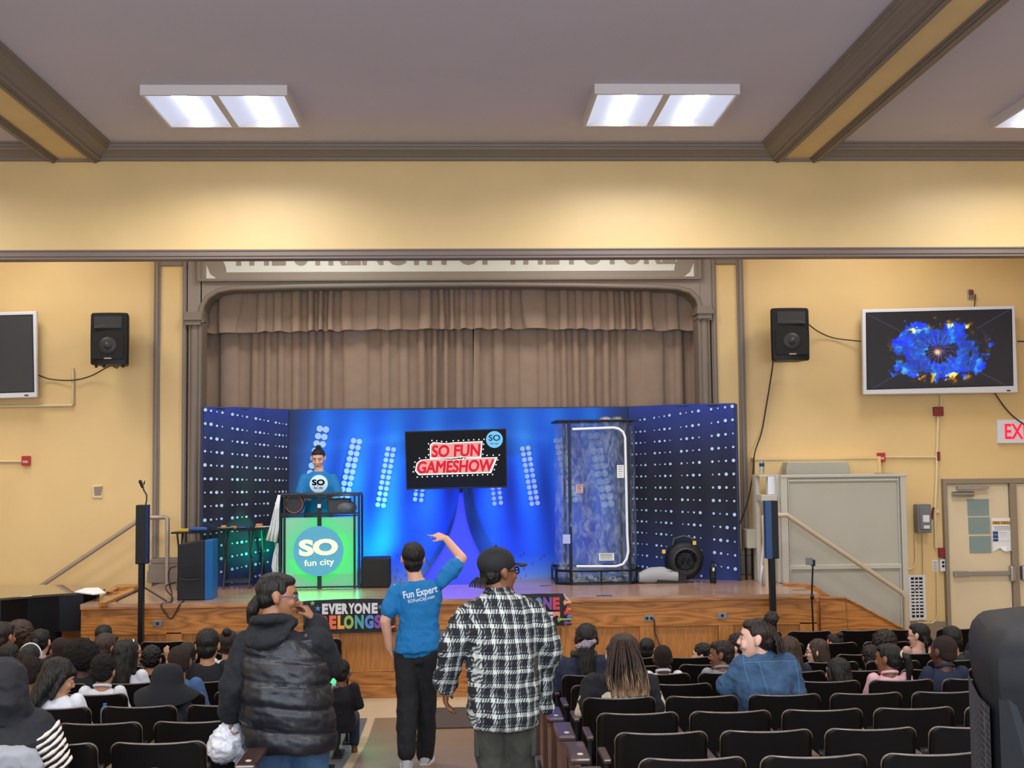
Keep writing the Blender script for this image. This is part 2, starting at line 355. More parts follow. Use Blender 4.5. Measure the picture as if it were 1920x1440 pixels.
for (cx, cz, a0) in ((xi0, zi0, 90), (xi1, zi0, 180), (xi1, zi1, 270), (xi0, zi1, 0)):
    arc = [(cx+cr*math.cos(math.radians(a0-t*9)), cz+cr*math.sin(math.radians(a0-t*9))) for t in range(11)]
    pts += arc
q.prism([(x, ysn-.004, z) for x, z in pts], 0, (0, .004, 0)); 
for cx, cz, sxn, szn in ((xi0, zi0-.0, 1, 1), (xi1, zi0, -1, 1)):
    q.prism([(cx-.0*sxn, ysn-.006, cz-.08), (cx+.13*sxn, ysn-.006, cz-.08), (cx+.05*sxn, ysn-.006, cz-.02), (cx, ysn-.006, cz+.1)], 0, (0, .004, 0))
q.build('white_field', M['sign_white'], sg, True)
zl = Z_(497, ysn)
text('lettering', 'THE STRENGTH OF THE FUTURE', ((X_(428, ysn)+X_(1274, ysn))/2, ysn-.01, zl+.2), X_(1274, ysn)-X_(428, ysn), .40, M['sign_letter'], sg, bold=.03)
# ---- the deep band (downstand) across the hall and its trims
q = MB(); q.box((-9, YB, Z_(470, YB)), (9, YB+.14, 6.1)); S_('wall_band', q, M['yellow_wall'])
q = MB(); z0 = Z_(483.5, YB-.03); z1 = Z_(467, YB-.03); q.box((-9, YB-.03, z0+.03), (9, YB+.17, z1)); q.box((-9, YB-.015, z0), (9, YB+.155, z0+.035)); q.box((-9, YB-.045, z1-.015), (9, YB, z1+.005)); S_('trim_12', q, M['soffit_trim'], bevel=.004)
def cornice(n, prof, p0, p1, out):
    """prof: list of (distance out from the wall, z) from ceiling to bottom; extruded p0->p1"""
    q = MB(); o = Vector(out); pts = [Vector(p0)+o*d+Vector((0, 0, z)) for d, z in prof]
    pts = [Vector(p0)+Vector((0, 0, CZ+.02))]+pts+[Vector(p0)+Vector((0, 0, prof[-1][1]))]
    q.prism(pts, 0, Vector(p1)-Vector(p0)); return S_('trim_%d' % n, q, M['taupe'])
zb_ = 5.90
PR = [(.25, CZ+.02), (.25, CZ-.02), (.22, CZ-.025), (.215, CZ-.045), (.19, CZ-.05), (.18, CZ-.075), (.15, CZ-.08), (.10, CZ-.10), (.06, CZ-.125), (.05, CZ-.128), (.05, zb_+.008), (.035, zb_), (0, zb_)]
bxl, bxr = (-4.49, -3.97), (3.52, 4.0)
cornice(13, PR, (bxl[1], YB, 0), (bxr[0], YB, 0), (0, -1, 0)); cornice(14, PR, (bxr[1], YB, 0), (9, YB, 0), (0, -1, 0)); cornice(15, PR, (-9, YB, 0), (bxl[0], YB, 0), (0, -1, 0))
PB = [(d*.78, z) for d, z in PR]
k = 16
for b0_, b1_ in (bxl, bxr):
    cornice(k, PB, (b0_, -2, 0), (b0_, YB, 0), (-1, 0, 0)); cornice(k+1, PB, (b1_, -2, 0), (b1_, YB, 0), (1, 0, 0))
    zz = 5.89
    q = MB(); q.box((b0_, -2, zz), (b0_+.07, YB, CZ)); q.box((b1_-.07, -2, zz), (b1_, YB, CZ)); q.box((b0_, YB-.04, zz), (b1_, YB, CZ))
    q.box((b0_+.07, -2, zz+.02), (b0_+.10, YB-.04, CZ)); q.box((b1_-.10, -2, zz+.02), (b1_-.07, YB-.04, CZ)); q.box((b0_+.02, -2, zz-.015), (b0_+.05, YB, zz)); q.box((b1_-.05, -2, zz-.015), (b1_-.02, YB, zz)); S_('trim_%d' % (k+2), q, M['taupe'])
    q = MB(); q.box((b0_+.1, -2, zz+.03), (b1_-.1, YB-.04, CZ)); S_('trim_%d' % (k+3), q, M['yellow_wall'])
    k += 4
# ---- ceiling fixtures: each a pair of recessed troffers in one surface housing
M['lamp_white'] = mat('lamp_white', '8E94A4', .5, emit='DDE4FF', estr=.60); M['tube_glow'] = emat('tube_glow', 'F4F6FF', 9); M['housing'] = mat('housing', 'D2CBC8', .5)
def troffer(label, x0, x1, y0, y1, energy=85, grp=None):
    zb = 5.965; t = thing('ceiling_light', label, 'ceiling light', ((x0+x1)/2, (y0+y1)/2, zb)); wh = (x1-x0)/2
    q = MB()
    for a, b in (((x0, y0), (x1, y0+.03)), ((x0, y1-.03), (x1, y1)), ((x0, y0), (x0+.03, y1)), ((x1-.03, y0), (x1, y1)), ((x0+wh-.035, y0), (x0+wh+.035, y1))): q.box((a[0], a[1], zb), (b[0], b[1], CZ))
    q.box((x0+wh-.004, y0-.003, zb+.004), (x0+wh+.004, y0, CZ))
    q.build('housing', M['housing'], t, True)
    for i in range(2):
        a, b = x0+wh*i+.035, x0+wh*(i+1)-.035; xm = (a+b)/2; q = MB(); R_ = []
        for yy in (y0+.03, y1-.03):
            R_.append([Vector((a+(b-a)*j/16, yy, zb+.012+.055*math.sin(PI*(j/16 if j <= 8 else 1-j/16))**.6 if 0 < j < 16 else zb+.012)) for j in range(17)])
        q.rings(R_, close=False, caps=False)
        rf = q.build('reflector', M['lamp_white'], t, True, smooth=60)
        q = MB(); q.box((xm-.065, y0+.05, zb+.005), (xm+.065, y1-.05, zb+.03)); q.build('lamp_diffuser', M['tube_glow'], t, True, bevel=.01)
    l = area('ceiling_light_glow', ((x0+x1)/2, (y0+y1)/2, zb-.02), (x1-x0)-.1, energy, (1, .97, .93), sy=(y1-y0)-.1, spread=2.75); l.parent = t; l.location = (0, 0, -.02)
    return t
zf = 5.965
fl = (atz(262, 178, zf), atz(536, 180, zf), atz(318, 240, zf), atz(563, 240, zf))
y0f, y1f = 11.42, 12.6
troffer('white twin-panel ceiling light on the left above the stage woman', atz(262, 178, zf).x, atz(538, 178, zf).x, fl[0].y, fl[2].y)
troffer('white twin-panel ceiling light right of centre, nearer the right beam', atz(1115, 176, zf).x, atz(1388, 176, zf).x, atz(1115, 176, zf).y, atz(1100, 238, zf).y)
troffer('white ceiling light cut off by the right edge, beyond the right beam', atz(1914, 205, zf).x, atz(1914, 205, zf).x+1.33, fl[0].y, fl[2].y)
# ---- stage
q = MB(); XL, XR = X_(152, YS, 1130), X_(1531, YS, 1112)
wl = X_(258, 14.9, 1100); wr = X_(1484, 14.3, 1103)
q.box((XL, YS-.03, SZ-.045), (XR+.02, 14.35, SZ)); q.box((wl, 14.35, SZ-.045), (wr, YW-.06, SZ)); q.box((xl1-.1, YW-.06, SZ-.045), (xr0+.1, 17.5, SZ)); q.box((XL+.0, 14.35, SZ-.045), (wl, 14.75, SZ))
S_('trim_30', q, M['stage_floor'])
q = MB(); 
q.box((XL, YS, .72), (XR, YS+.06, SZ-.045)); q.box((XL, YS, .0), (XR, YS+.06, .27)); q.box((XL, YS-.05, 0), (XR, YS, .13)); q.box((XL, YS+.07, .2), (XL+.03, 16.0, SZ-.045)); q.box((XL, YS-.035, SZ-.06), (XR, YS, SZ-.03))
q.box((XL-.0, YS, 0), (XL+.05, 16.0, SZ-.045)); q.box((XR-.05, YS, 0), (XR, 14.1, SZ-.045))
S_('trim_31', q, M['oak'], bevel=.004)
q = MB(); st = [X_(326+148*i, YS, 1215) for i in range(8)]
for x in st: q.box((x-.085, YS, .25), (x+.085, YS+.055, .74))
q.box((XL, YS, .25), (XL+.16, YS+.055, .74)); q.box((XR-.2, YS, .25), (XR, YS+.055, .74)); q.box((XL+.02, YS+.035, .2), (XR-.02, YS+.08, .8))
for i in range(len(st)+1):
    a = (st[i-1]+.085) if i else XL+.16; b = (st[i]-.085) if i < len(st) else XR-.2
    if b-a < .2: continue
    for (u0, u1, v0, v1) in ((a, a+.015, .27, .72), (b-.015, b, .27, .72), (a, b, .27, .285), (a, b, .705, .72)): q.box((u0, YS+.02, v0), (u1, YS+.05, v1))
S_('trim_32', q, M['oak_v'], bevel=.003)
# right-hand steps and their oak string
q = MB(); yst = 14.05; zt_ = Z_(1123, yst, 1550); xa, xb = X_(1531, yst), X_(1577, yst); xe = X_(1720, yst)
zs = Z_(1185, yst, 1690); sl = (zt_-zs)/(X_(1690, yst)-xb); zx = max(.2, zt_-sl*(xe+.5-xb))
poly = [(xa, 0), (xe+.5, 0), (xe+.5, zx), (xb, zt_), (xa, zt_)]
q.prism([(x, yst, z) for x, z in poly], 0, (0, .05, 0))
q.prism([(x, yst-.012, z) for x, z in [(xb+.02, zt_-.04), (xe+.5, zx-.04), (xe+.5, zx-.3), (xb+.02, zt_-.34)]], 0, (0, .012, 0))
q.prism([(xa, yst-.012, zt_-.02), (xb, yst-.012, zt_-.02), (xb, yst-.012, zt_-.22), (xa, yst-.012, zt_-.22)], 0, (0, .012, 0))
S_('trim_33', q, M['oak'], bevel=.003)
q = MB(); q.prism([(xa, yst-.03, zt_), (xb, yst-.03, zt_), (xb, yst-.03, zt_+.02), (xa, yst-.03, zt_+.02)], 0, (0, .1, 0)); q.prism([(xb, yst-.03, zt_), (xe+.5, yst-.03, zx), (xe+.5, yst-.03, zx+.02), (xb, yst-.03, zt_+.02)], 0, (0, .1, 0)); S_('trim_34', q, M['oak'], bevel=.004)
q = MB(); n = 6
for i in range(n): q.box((wr+.28*i, yst+.05, 0), (wr+.28*(i+1), 14.62, SZ-(i+.9)*SZ/(n+.9)))
q.prism([(wr-.0, 14.62, SZ+.03), (wr+.35, 14.62, SZ+.0), (wr+1.9, 14.62, 0), (wr, 14.62, 0)], 0, (0, .04, 0)); S_('trim_35', q, M['oak'], bevel=.004)
q = MB(); q.box((XR-.0, yst, SZ-.05), (wr-.05, yst+.04, SZ+.0)) ; q.box((wr, 14.35, SZ-.3), (XR, 14.36, SZ-.045)); S_('trim_36', q, M['oak'])
# left-hand steps
q = MB()
for i in range(n): q.box((wl-.28*(i+1), 14.85, 0), (wl-.28*i, 16.0, SZ-(i+.9)*SZ/(n+.9)))
q.prism([(wl+.0, 14.76, SZ+.02), (wl-.3, 14.76, SZ+.02), (wl-2.0, 14.76, .1), (wl-2.0, 14.76, 0), (wl, 14.76, 0)], 0, (0, .06, 0))
q.prism([atz(200, 1109, SZ+.03), atz(218, 1096, SZ+.03), atz(258, 1095, SZ+.03), atz(256, 1099, SZ+.03), atz(222, 1101, SZ+.03), atz(208, 1110, SZ+.03)], 0, (0, 0, -.05))
q.prism([atz(185, 1129, SZ+.03), atz(248, 1101, SZ+.03), atz(252, 1106, SZ+.03), atz(196, 1130, SZ+.03)], 0, (0, 0, -.05))
S_('trim_37', q, M['oak'], bevel=.004)
q = MB(); q.box((-9, 17.4, 0), (9, 17.5, 6)); S_('wall_backstage', q, M['black_grille'])
# ---- curtains
def pleats(name, label, x0, x1, y, zbot, ztop, per, amp, seed, hem=0, cat='curtain', bow=None):
    rnd = random.Random(seed); q = MB(); nx = int((x1-x0)/.012); nz = 26; ph = [rnd.random()*6 for _ in range(8)]; R_ = []
    # irregular pleat phase
    xs = [x0+(x1-x0)*i/nx for i in range(nx+1)]; phase = []; p = 0
    for i, x in enumerate(xs):
        p += 2*PI*(x1-x0)/nx/per*(1+.45*math.sin(x*3.1+ph[0])+.3*math.sin(x*7.7+ph[1])); phase.append(p)
    for j in range(nz+1):
        t = j/nz; row = []
        for i, x in enumerate(xs):
            sw = .05*math.sin(x*2.3+ph[2])*(1-t)*math.sin(x*5+ph[3])*2
            c = math.cos(phase[i]+sw*14*(1-t)); d = (abs(c)**(.35 if hem else .5))*math.copysign(1, c)*amp*(.75+.25*math.sin(x*4.3+ph[4]))
            z = zbot+(ztop-zbot)*t
            if hem: z += hem*math.sin(phase[i]*1.0)*(1-t)**3*.6+hem*.5*math.sin(x*9)*(1-t)**3
            if bow: z += bow*(1-t)*(x-(x0+x1)/2)**2
            row.append(Vector((x+sw*.6, y-d-(.05*(1-t) if hem else 0), z)))
        R_.append(row)
    q.rings(R_, close=False, caps=False); o = q.build(name, M['curtain'], smooth=80); return tag(o, label, cat)
pleats('valance', 'brown pleated valance across the top of the stage opening', xl1-.05, xr0+.08, 16.62, Z_(617, 16.6), Z_(532, 16.6)+.15, .24, .065, 3, .012, bow=-.004)
xm = X_(890, 16.8)
pleats('stage_curtain', 'brown stage curtain, left half, closed behind the blue backdrop', xl1-.15, xm-.01, 16.85, SZ+.01, Z_(600, 16.8)+.2, .26, .06, 11)
pleats('stage_curtain', 'brown stage curtain, right half, closed behind the blue backdrop', xm+.01, xr0+.2, 16.85, SZ+.01, Z_(600, 16.8)+.2, .26, .06, 12)
# ---- doors on the right
yd = YW-.03
dx0, dx1, dx2, dx3 = X_(1766, yd), X_(1776, yd, 1000)+.0, X_(1894, yd, 1000), X_(1906, yd, 1000)
dtop = Z_(907, yd, 1830)
q = MB(); q.box((dx0-.01, yd-.05, 0), (dx1, YW+.1, dtop+.07)); q.box((dx2, yd-.05, 0), (dx3, YW+.1, dtop)); q.box((dx0-.01, yd-.05, dtop), (8.6, YW+.1, dtop+.07)); S_('trim_40', q, M['taupe_door'], bevel=.005)
def door(nm, x0, x1, full):
    q = MB(); q.box((x0+.005, yd, .01), (x1-.005, yd+.05, dtop-.005)); d = struct(q.build(nm, M['door_cream'], bevel=.004))
    q = MB(); q.box((x0+.03, yd-.004, .01), (x1-.03, yd, Z_(1173, yd, 1830))); q.build('kick_plate', M['door_cream'], d, True, bevel=.002)
    if full:
        zz = [936, 967, 970, 1001, 1005, 1037]
        for i in range(3):
            q = MB(); q.box((X_(1811+i*.7, yd), yd-.008, Z_(zz[2*i+1], yd, 1830)), (X_(1851+i*.7, yd), yd, Z_(zz[2*i], yd, 1830))); q.build('window_pane', M['frosted'], d, True)
        q = MB(); q.tube([(X_(1775, yd)+.04, yd-.06, Z_(926, yd, 1800)), (X_(1820, yd), yd-.06, Z_(926, yd, 1800))], .035, 12); q.box((X_(1790, yd), yd-.09, Z_(917, yd, 1800)), (X_(1848, yd), yd-.01, Z_(912, yd, 1800))); q.build('door_closer', M['steel'], d, True, smooth=40)
        zb = Z_(1075, yd, 1830)
        q = MB(); q.box((X_(1779, yd), yd-.08, zb-.035), (X_(1807, yd), yd-.02, zb+.035)); q.box((X_(1807, yd), yd-.075, zb-.03), (X_(1884, yd), yd-.03, zb+.03)); q.build('push_bar', M['steel'], d, True, bevel=.008)
        q = MB(); q.box((X_(1883, yd), yd-.09, zb-.11), (X_(1894, yd)-.005, yd-.0, zb+.1)); q.build('latch_box', M['steel'], d, True, bevel=.02)
    else:
        q = MB(); q.box((x0+.02, yd-.09, Z_(1088, yd, 1900)), (x0+.1, yd, Z_(1060, yd, 1900))); q.build('latch_box', M['steel'], d, True, bevel=.02)
    return d
door('door_1', dx1, dx2, True); door('door_2', dx3, dx3+.9, False)
nt_ = thing('door_notice', 'torn white paper with a yellow FIRE DRILL heading taped on the door', 'notice', (X_(1875, yd), yd-.01, Z_(1010, yd, 1875)))
x0, x1 = X_(1855, yd), X_(1894, yd)-.01
zz_ = [Z_(v, yd, 1875) for v in (971, 1000, 1024, 1034)]
q = MB(); q.rings([[Vector((x0+(x1-x0)*j/6, yd-.008-(.0 if k < 3 else (.0, .0, .03, .015, .04, .01, .0)[j]), z+(0 if k < 3 else (0, .02, .05, .01, -.0, .01, 0)[j]))) for j in range(7)] for k, z in enumerate(zz_)], close=False, caps=False); q.build('sheet', M['paper'], nt_, True)
bx('heading_band', (x0+.005, yd-.012, Z_(983, yd, 1875)), (x1-.005, yd-.009, Z_(977, yd, 1875)), M['yellow'], nt_)
text('heading', 'FIRE DRILL', ((x0+x1)/2, yd-.014, Z_(980, yd, 1875)), .24, .035, M['dark_red'], nt_, .03)
for i, (a, b) in enumerate(((996, 1002), (1003, 1009), (1010, 1015))): bx('blue_field', (x0+.01, yd-.0125, Z_(b, yd, 1875)), (x0+.08, yd-.009, Z_(a, yd, 1875)), M['foam_blue'], nt_)
q = MB()
for y in (987, 990, 993, 998, 1001, 1004, 1007, 1012, 1014): q.box((x0+(.03 if y < 995 else .1), yd-.0125, Z_(y+.7, yd, 1875)), (x1-.03-.02*(y % 3), yd-.009, Z_(y, yd, 1875)))
q.build('printed_lines', M['box_grey'], nt_, True)
# ---- floor grille, boxes and conduits on the right wall
yv = YW-.02
gr = thing('wall_vent', 'white metal grille low on the wall beside the grey lift', 'vent', (X_(1713, yv), yv, Z_(1160, yv, 1713)))
g0, g1 = X_(1700, yv), X_(1727, yv); z0, z1 = Z_(1162, yv, 1713), Z_(1078, yv, 1713)
q = MB(); nx, nz = 3, 12
q.box((g0-.12, yv-.02, z0), (g0+.0, yv, z1)); q.box((g1-.035, yv-.02, z0), (g1, yv, z1)); q.box((g0, yv-.02, z0), (g1, yv, z0+.03)); q.box((g0, yv-.02, z1-.03), (g1, yv, z1))
for i in range(1, nx): x = g0+(g1-.035-g0)*i/nx; q.box((x-.008, yv-.015, z0), (x+.008, yv-.005, z1))
for j in range(1, nz): z = z0+.03+(z1-z0-.06)*j/nz; q.box((g0, yv-.015, z-.012), (g1-.03, yv-.005, z+.012))
q.build('grille', M['white_plastic'], gr, True); bx('dark_backing', (g0, yv-.003, z0+.02), (g1-.03, yv, z1-.02), M['black_plastic'], gr)
pn = thing('switch_box', 'grey electrical disconnect box with red handle on the right wall', 'switch box', (X_(1724, yv), yv, Z_(1000, yv, 1724)))
bx('enclosure', (X_(1710, yv), yv-.14, Z_(998, yv, 1724)), (X_(1736, yv), yv, Z_(945, yv, 1724)), M['box_grey'], pn, .01)
bx('cover', (X_(1714, yv), yv-.155, Z_(992, yv, 1724)), (X_(1733, yv), yv-.14, Z_(949, yv, 1724)), M['box_grey'], pn, .01)
bx('label_plate', (X_(1719, yv), yv-.16, Z_(978, yv, 1724)), (X_(1731, yv), yv-.154, Z_(965, yv, 1724)), M['white_plastic'], pn)
bx('label_plate', (X_(1720, yv), yv-.16, Z_(990, yv, 1724)), (X_(1731, yv), yv-.154, Z_(984, yv, 1724)), M['white_plastic'], pn)
q = MB(); q.tube([(X_(1738, yv), yv-.1, Z_(973, yv, 1724)), (X_(1739, yv), yv-.12, Z_(962, yv, 1724)), (X_(1741, yv), yv-.13, Z_(951, yv, 1724))], .018, 8); q.build('lever_handle', M['dark_red'], pn, True, smooth=50)
def conduit(pts, label, r=.018, m='conduit', Y=YW-.025):
    q = MB(); P = [at(x, y, Y) for x, y in pts]; q.tube(P, r, 8); return tag(q.build('conduit', M[m], smooth=50), label, 'conduit')
conduit([(1716, 1000), (1717, 1040), (1717, 1055), (1712, 1065), (1700, 1069)], 'thin cream conduit bending left under the grey switch box', .013)
conduit([(1731, 1003), (1732, 1080), (1735, 1145), (1733, 1158), (1720, 1163), (1702, 1164)], 'cream conduit running down from the switch box round the vent', .013)
conduit([(1759, 782), (1757, 850), (1756, 900), (1753, 960), (1755, 1027)], 'cream conduit running down beside the door frame from the red box', .02)
conduit([(1757, 1072), (1758, 1150), (1757, 1160), (1748, 1168), (1720, 1168)], 'cream conduit below the wall outlet bending left at the base', .013)
conduit([(1659, 857), (1755, 857)], 'horizontal cream conduit from the red pull station', .014)
conduit([(1764, 738), (1765, 764)], 'short cream conduit between the right television and the red box', .016)
def wallbox(name, label, cat, x0, y0, x1, y1, d, m, txt=None):
    t = thing(name, label, cat, at((x0+x1)/2, y1, YW)); xm = (x0+x1)/2
    bx('case', (X_(x0, YW), YW-d, Z_(y1, YW, xm)), (X_(x1, YW), YW, Z_(y0, YW, xm)), M[m], t, .006)
    if txt: text('lettering', txt, (X_(xm, YW), YW-d-.003, Z_(y0*.4+y1*.6, YW, xm)), (X_(x1, YW)-X_(x0, YW))*.6, .028, M['white_plastic'], t, .02)
    return t
wallbox('alarm_junction_box', 'dark red square box under the right television', 'junction box', 1752, 763, 1769, 780, .07, 'dark_red')
wallbox('alarm_fitting', 'small dark red fitting where the two cream conduits meet', 'junction box', 1755, 847, 1761, 864, .05, 'dark_red')
t = wallbox('pull_station', 'red fire pull station on the right wall above the yellow ledge', 'fire alarm', 1644, 849, 1658, 866, .06, 'red', 'FIRE')
t = wallbox('pull_station', 'red fire pull station on the left wall with white lettering', 'fire alarm', 43, 855, 58, 873, .06, 'red', 'FIRE')
t = wallbox('call_point', 'red call box beside the cream door', 'fire alarm', 1753, 1027, 1767, 1045, .06, 'dark_red')
q = MB(); zc = Z_(1036, YW, 1760); xc = X_(1760, YW); q.prism([(xc-.035, YW-.065, zc-.03), (xc-.005, YW-.065, zc), (xc-.035, YW-.065, zc+.03)], 0, (0, .01, 0)); q.prism([(xc+.035, YW-.065, zc-.03), (xc+.005, YW-.065, zc), (xc+.035, YW-.065, zc+.03)], 0, (0, .01, 0)); q.build('arrow_marks', M['red'], t, True)
t = wallbox('wall_outlet', 'white double outlet below the red call box', 'outlet', 1754, 1048, 1765, 1071, .05, 'white_plastic')
for yy in (1054, 1061): q = MB(); q.cyl((X_(1759.5, YW), YW-.055, Z_(yy, YW, 1760)), (X_(1759.5, YW), YW-.045, Z_(yy, YW, 1760)), .018, 12); q.build('socket', M['black_plastic'], t, True)
t = wallbox('paper_label', 'small white printed paper beside the outlet', 'label', 1742, 1050, 1752, 1071, .004, 'paper')
q = MB()
for yy in range(1053, 1070, 3): q.box((X_(1743.5, YW), YW-.006, Z_(yy+1, YW, 1747)), (X_(1750.5, YW), YW-.004, Z_(yy, YW, 1747)))
q.build('printed_lines', M['box_grey'], t, True)
t = wallbox('cable_clip', 'small cream bracket on the conduit above the red call box', 'clip', 1751, 956, 1757, 962, .04, 'conduit')
t = wallbox('wall_plate', 'steel outlet plate with plug high on the wall over the television', 'outlet', 1824, 543, 1835, 561, .03, 'steel')
bx('plug', (X_(1826, YW), YW-.08, Z_(553, YW, 1829)), (X_(1832, YW), YW-.03, Z_(546, YW, 1829)), M['dark_red'], t, .005)
cable('power_cable', [at(1829, 552, YW-.06), at(1828, 562, YW-.03), at(1827, 575, YW-.08)], .007, 'short black cable from the wall plate to the television')
# exit sign
t = thing('exit_sign', 'white EXIT sign with red letters above the doors', 'sign', at(1900, 831, YW))
bx('panel', (X_(1870, YW), YW-.05, Z_(831, YW, 1895)), (X_(1870, YW)+.62, YW, Z_(787, YW, 1895)), M['white_plastic'], t, .005)
text('lettering', 'EXIT', (X_(1883, YW)+.21, YW-.055, Z_(809, YW, 1895)), .42, .205, mat('exit_red', 'E0163A', .4, emit='FF1030', estr=.9), t, .02)
# vent plate left, conduits left
t = wallbox('wall_speaker_grille', 'small square brown grille in cream frame on the left wall', 'vent', 174, 910, 193, 934, .02, 'conduit')
q = MB(); q.prism([at(176, 913, YW-.024), at(192, 912, YW-.024), at(189, 929, YW-.024), at(177, 929, YW-.024)], 0, (0, .006, 0)); q.build('grille', M['taupe_door'], t, True)
conduit([(-20, 762), (135, 760), (137, 757), (137, 700), (136, 690)], 'cream conduit running under the left television and up', .02)
conduit([(-20, 865), (43, 865)], 'cream conduit feeding the left red pull station', .018)
# stage-front sockets
def front_socket(px, py, label, n, plug=False):
    t = thing('stage_socket', label, 'outlet', at(px, py+6, YS)); c = at(px, py, YS)
    bx('plate', (c.x-.055, YS-.012, c.z-.035), (c.x+.055, YS, c.z+.035), M['steel'], t, .004)
    for i in range(n): x = c.x+((i-.5)*.05 if n == 2 else 0); q = MB(); q.cyl((x, YS-.018, c.z), (x, YS-.01, c.z), .017, 12); q.build('socket', M['black_plastic'], t, True)
    return t
front_socket(296, 1169, 'steel socket plate on the left of the oak stage front', 1); front_socket(1217, 1159, 'steel double socket on the oak stage front with a cable plugged in', 2); front_socket(1354, 1154, 'steel socket plate on the right of the oak stage front', 1)
cable('power_cable', [at(1222, 1158, YS-.02), at(1227, 1165, YS-.05), at(1228, 1185, YS-.04), at(1235, 1205, YS-.05), at(1245, 1240, YS-.06), at(1255, 1296, YS-.1)], .008, 'black cable hanging from the double socket on the stage front')
# ================================================================== OBJECTS ON THE WALL AND STAGE
def ybox(q, x0, x1, y0, y1, z0, z1): q.box((x0, y0, z0), (x1, y1, z1)); return q
def wall_tv(label, TL, TR, BR, BL, Y, d, colf, mode):
    c = [at(*p, Y) for p in (TL, TR, BR, BL)]; ctr = sum(c, Vector())/4
    t = thing('wall_television', label, 'television', (ctr.x, Y, c[3].z))
    q = MB(); q.prism(c, 0, (0, d, 0)); q.build('cabinet', M['white_plastic'], t, True, bevel=.012)
    ux = (c[1]-c[0]).normalized(); uz = (c[0]-c[3]).normalized(); W = (c[1]-c[0]).length; H = (c[0]-c[3]).length
    b = .055; bb = .075
    P = lambda u, v: c[3]+ux*(b+u*(W-2*b))+uz*(bb+v*(H-b-bb))+Vector((0, -.006, 0))
    q = MB(); q.add([P(0, 0)+Vector((-.012, .003, -.012)), P(1, 0)+Vector((.012, .003, -.012)), P(1, 1)+Vector((.012, .003, .012)), P(0, 1)+Vector((-.012, .003, .012))], [(0, 1, 2, 3)]); q.build('bezel', M['black_plastic'], t, True)
    vcgrid('screen', P, 256 if mode else 2, 144 if mode else 2, colf, vcmat('screen_print', .95 if mode else 0, .3), t)
    bx('wall_bracket', (ctr.x-.25, Y+d, ctr.z-.15), (ctr.x+.25, YW, ctr.z+.15), M['black_metal'], t)
    q = MB(); p = c[2]-ux*.13+uz*.03; q.ell(p+Vector((0, -.004, 0)), (.03, .006, .01), n=10, m=6); q.build('badge', M['dark_grey'], t, True)
    return t
def burst(u, v):
    x, y = (u-.49)*1.78, v-.48; r = math.hypot(x, y); a = math.atan2(y, x)
    base = [.075, .082, .12]
    n1 = noise.fractal(Vector((x*5, y*5, 1.3)), .7, 2.2, 6)*1.3; n2 = noise.fractal(Vector((x*9+4+n1*.4, y*9+n1*.4, 7)), .7, 2.2, 6)
    rx = math.hypot(x/.56, y/.36); ring = math.exp(-((rx-.64-.30*n1)/.36)**2); fil = abs(n2)
    k = max(0, min(1, (ring-.30)*5))*min(1.1, .45+.8*abs(n2)+.35*max(0, n1+.4))
    blue = [.05, .36+.25*n2, 1.0]; c = [base[i]*(1-k)+blue[i]*k for i in range(3)]
    lines = math.exp(-(fil/.035)**2)*max(0, 1-rx*.85)*.75; c = [c[0]+lines*.45, c[1]+lines*.42, c[2]+lines*.95]
    st = max(0, math.cos(a*17+n1*3))**8*math.exp(-(r/.2)**2)*.8; c = [c[0]+st*.6, c[1]+st*.5, c[2]+st*1.0]
    core = math.exp(-((x+.01)**2+(y+.02)**2)/.0014); c = [c[i]+core*(1.2, .8, .45)[i] for i in range(3)]
    o1 = 1.5*math.exp(-((rx-1.02)/.15)**2)*max(0, n2*1.8-.15)*(1 if abs(math.sin(a)) > .62 else .15); c = [c[i]+o1*(1.1, .62, .2)[i]*1.2-(.5*o1 if i == 2 else 0) for i in range(3)]
    ray_ = math.exp(-(abs(abs(x)-abs(y)*1.7)/.012)**2)*(1 if r > .55 else 0)*.25; c = [c[0]+ray_*.6, c[1]+ray_*.6, c[2]+ray_]
    return c
wall_tv('white-framed television on the right wall showing a blue and orange burst', (1617, 580), (1903, 573), (1909, 736), (1619, 740), 15.95, .07, burst, 1)
wall_tv('white-framed television switched off, cut by the left edge', (-190, 590), (68, 583), (69, 745), (-188, 752), 15.95, .07, lambda u, v: (.22, .23, .25), 0)
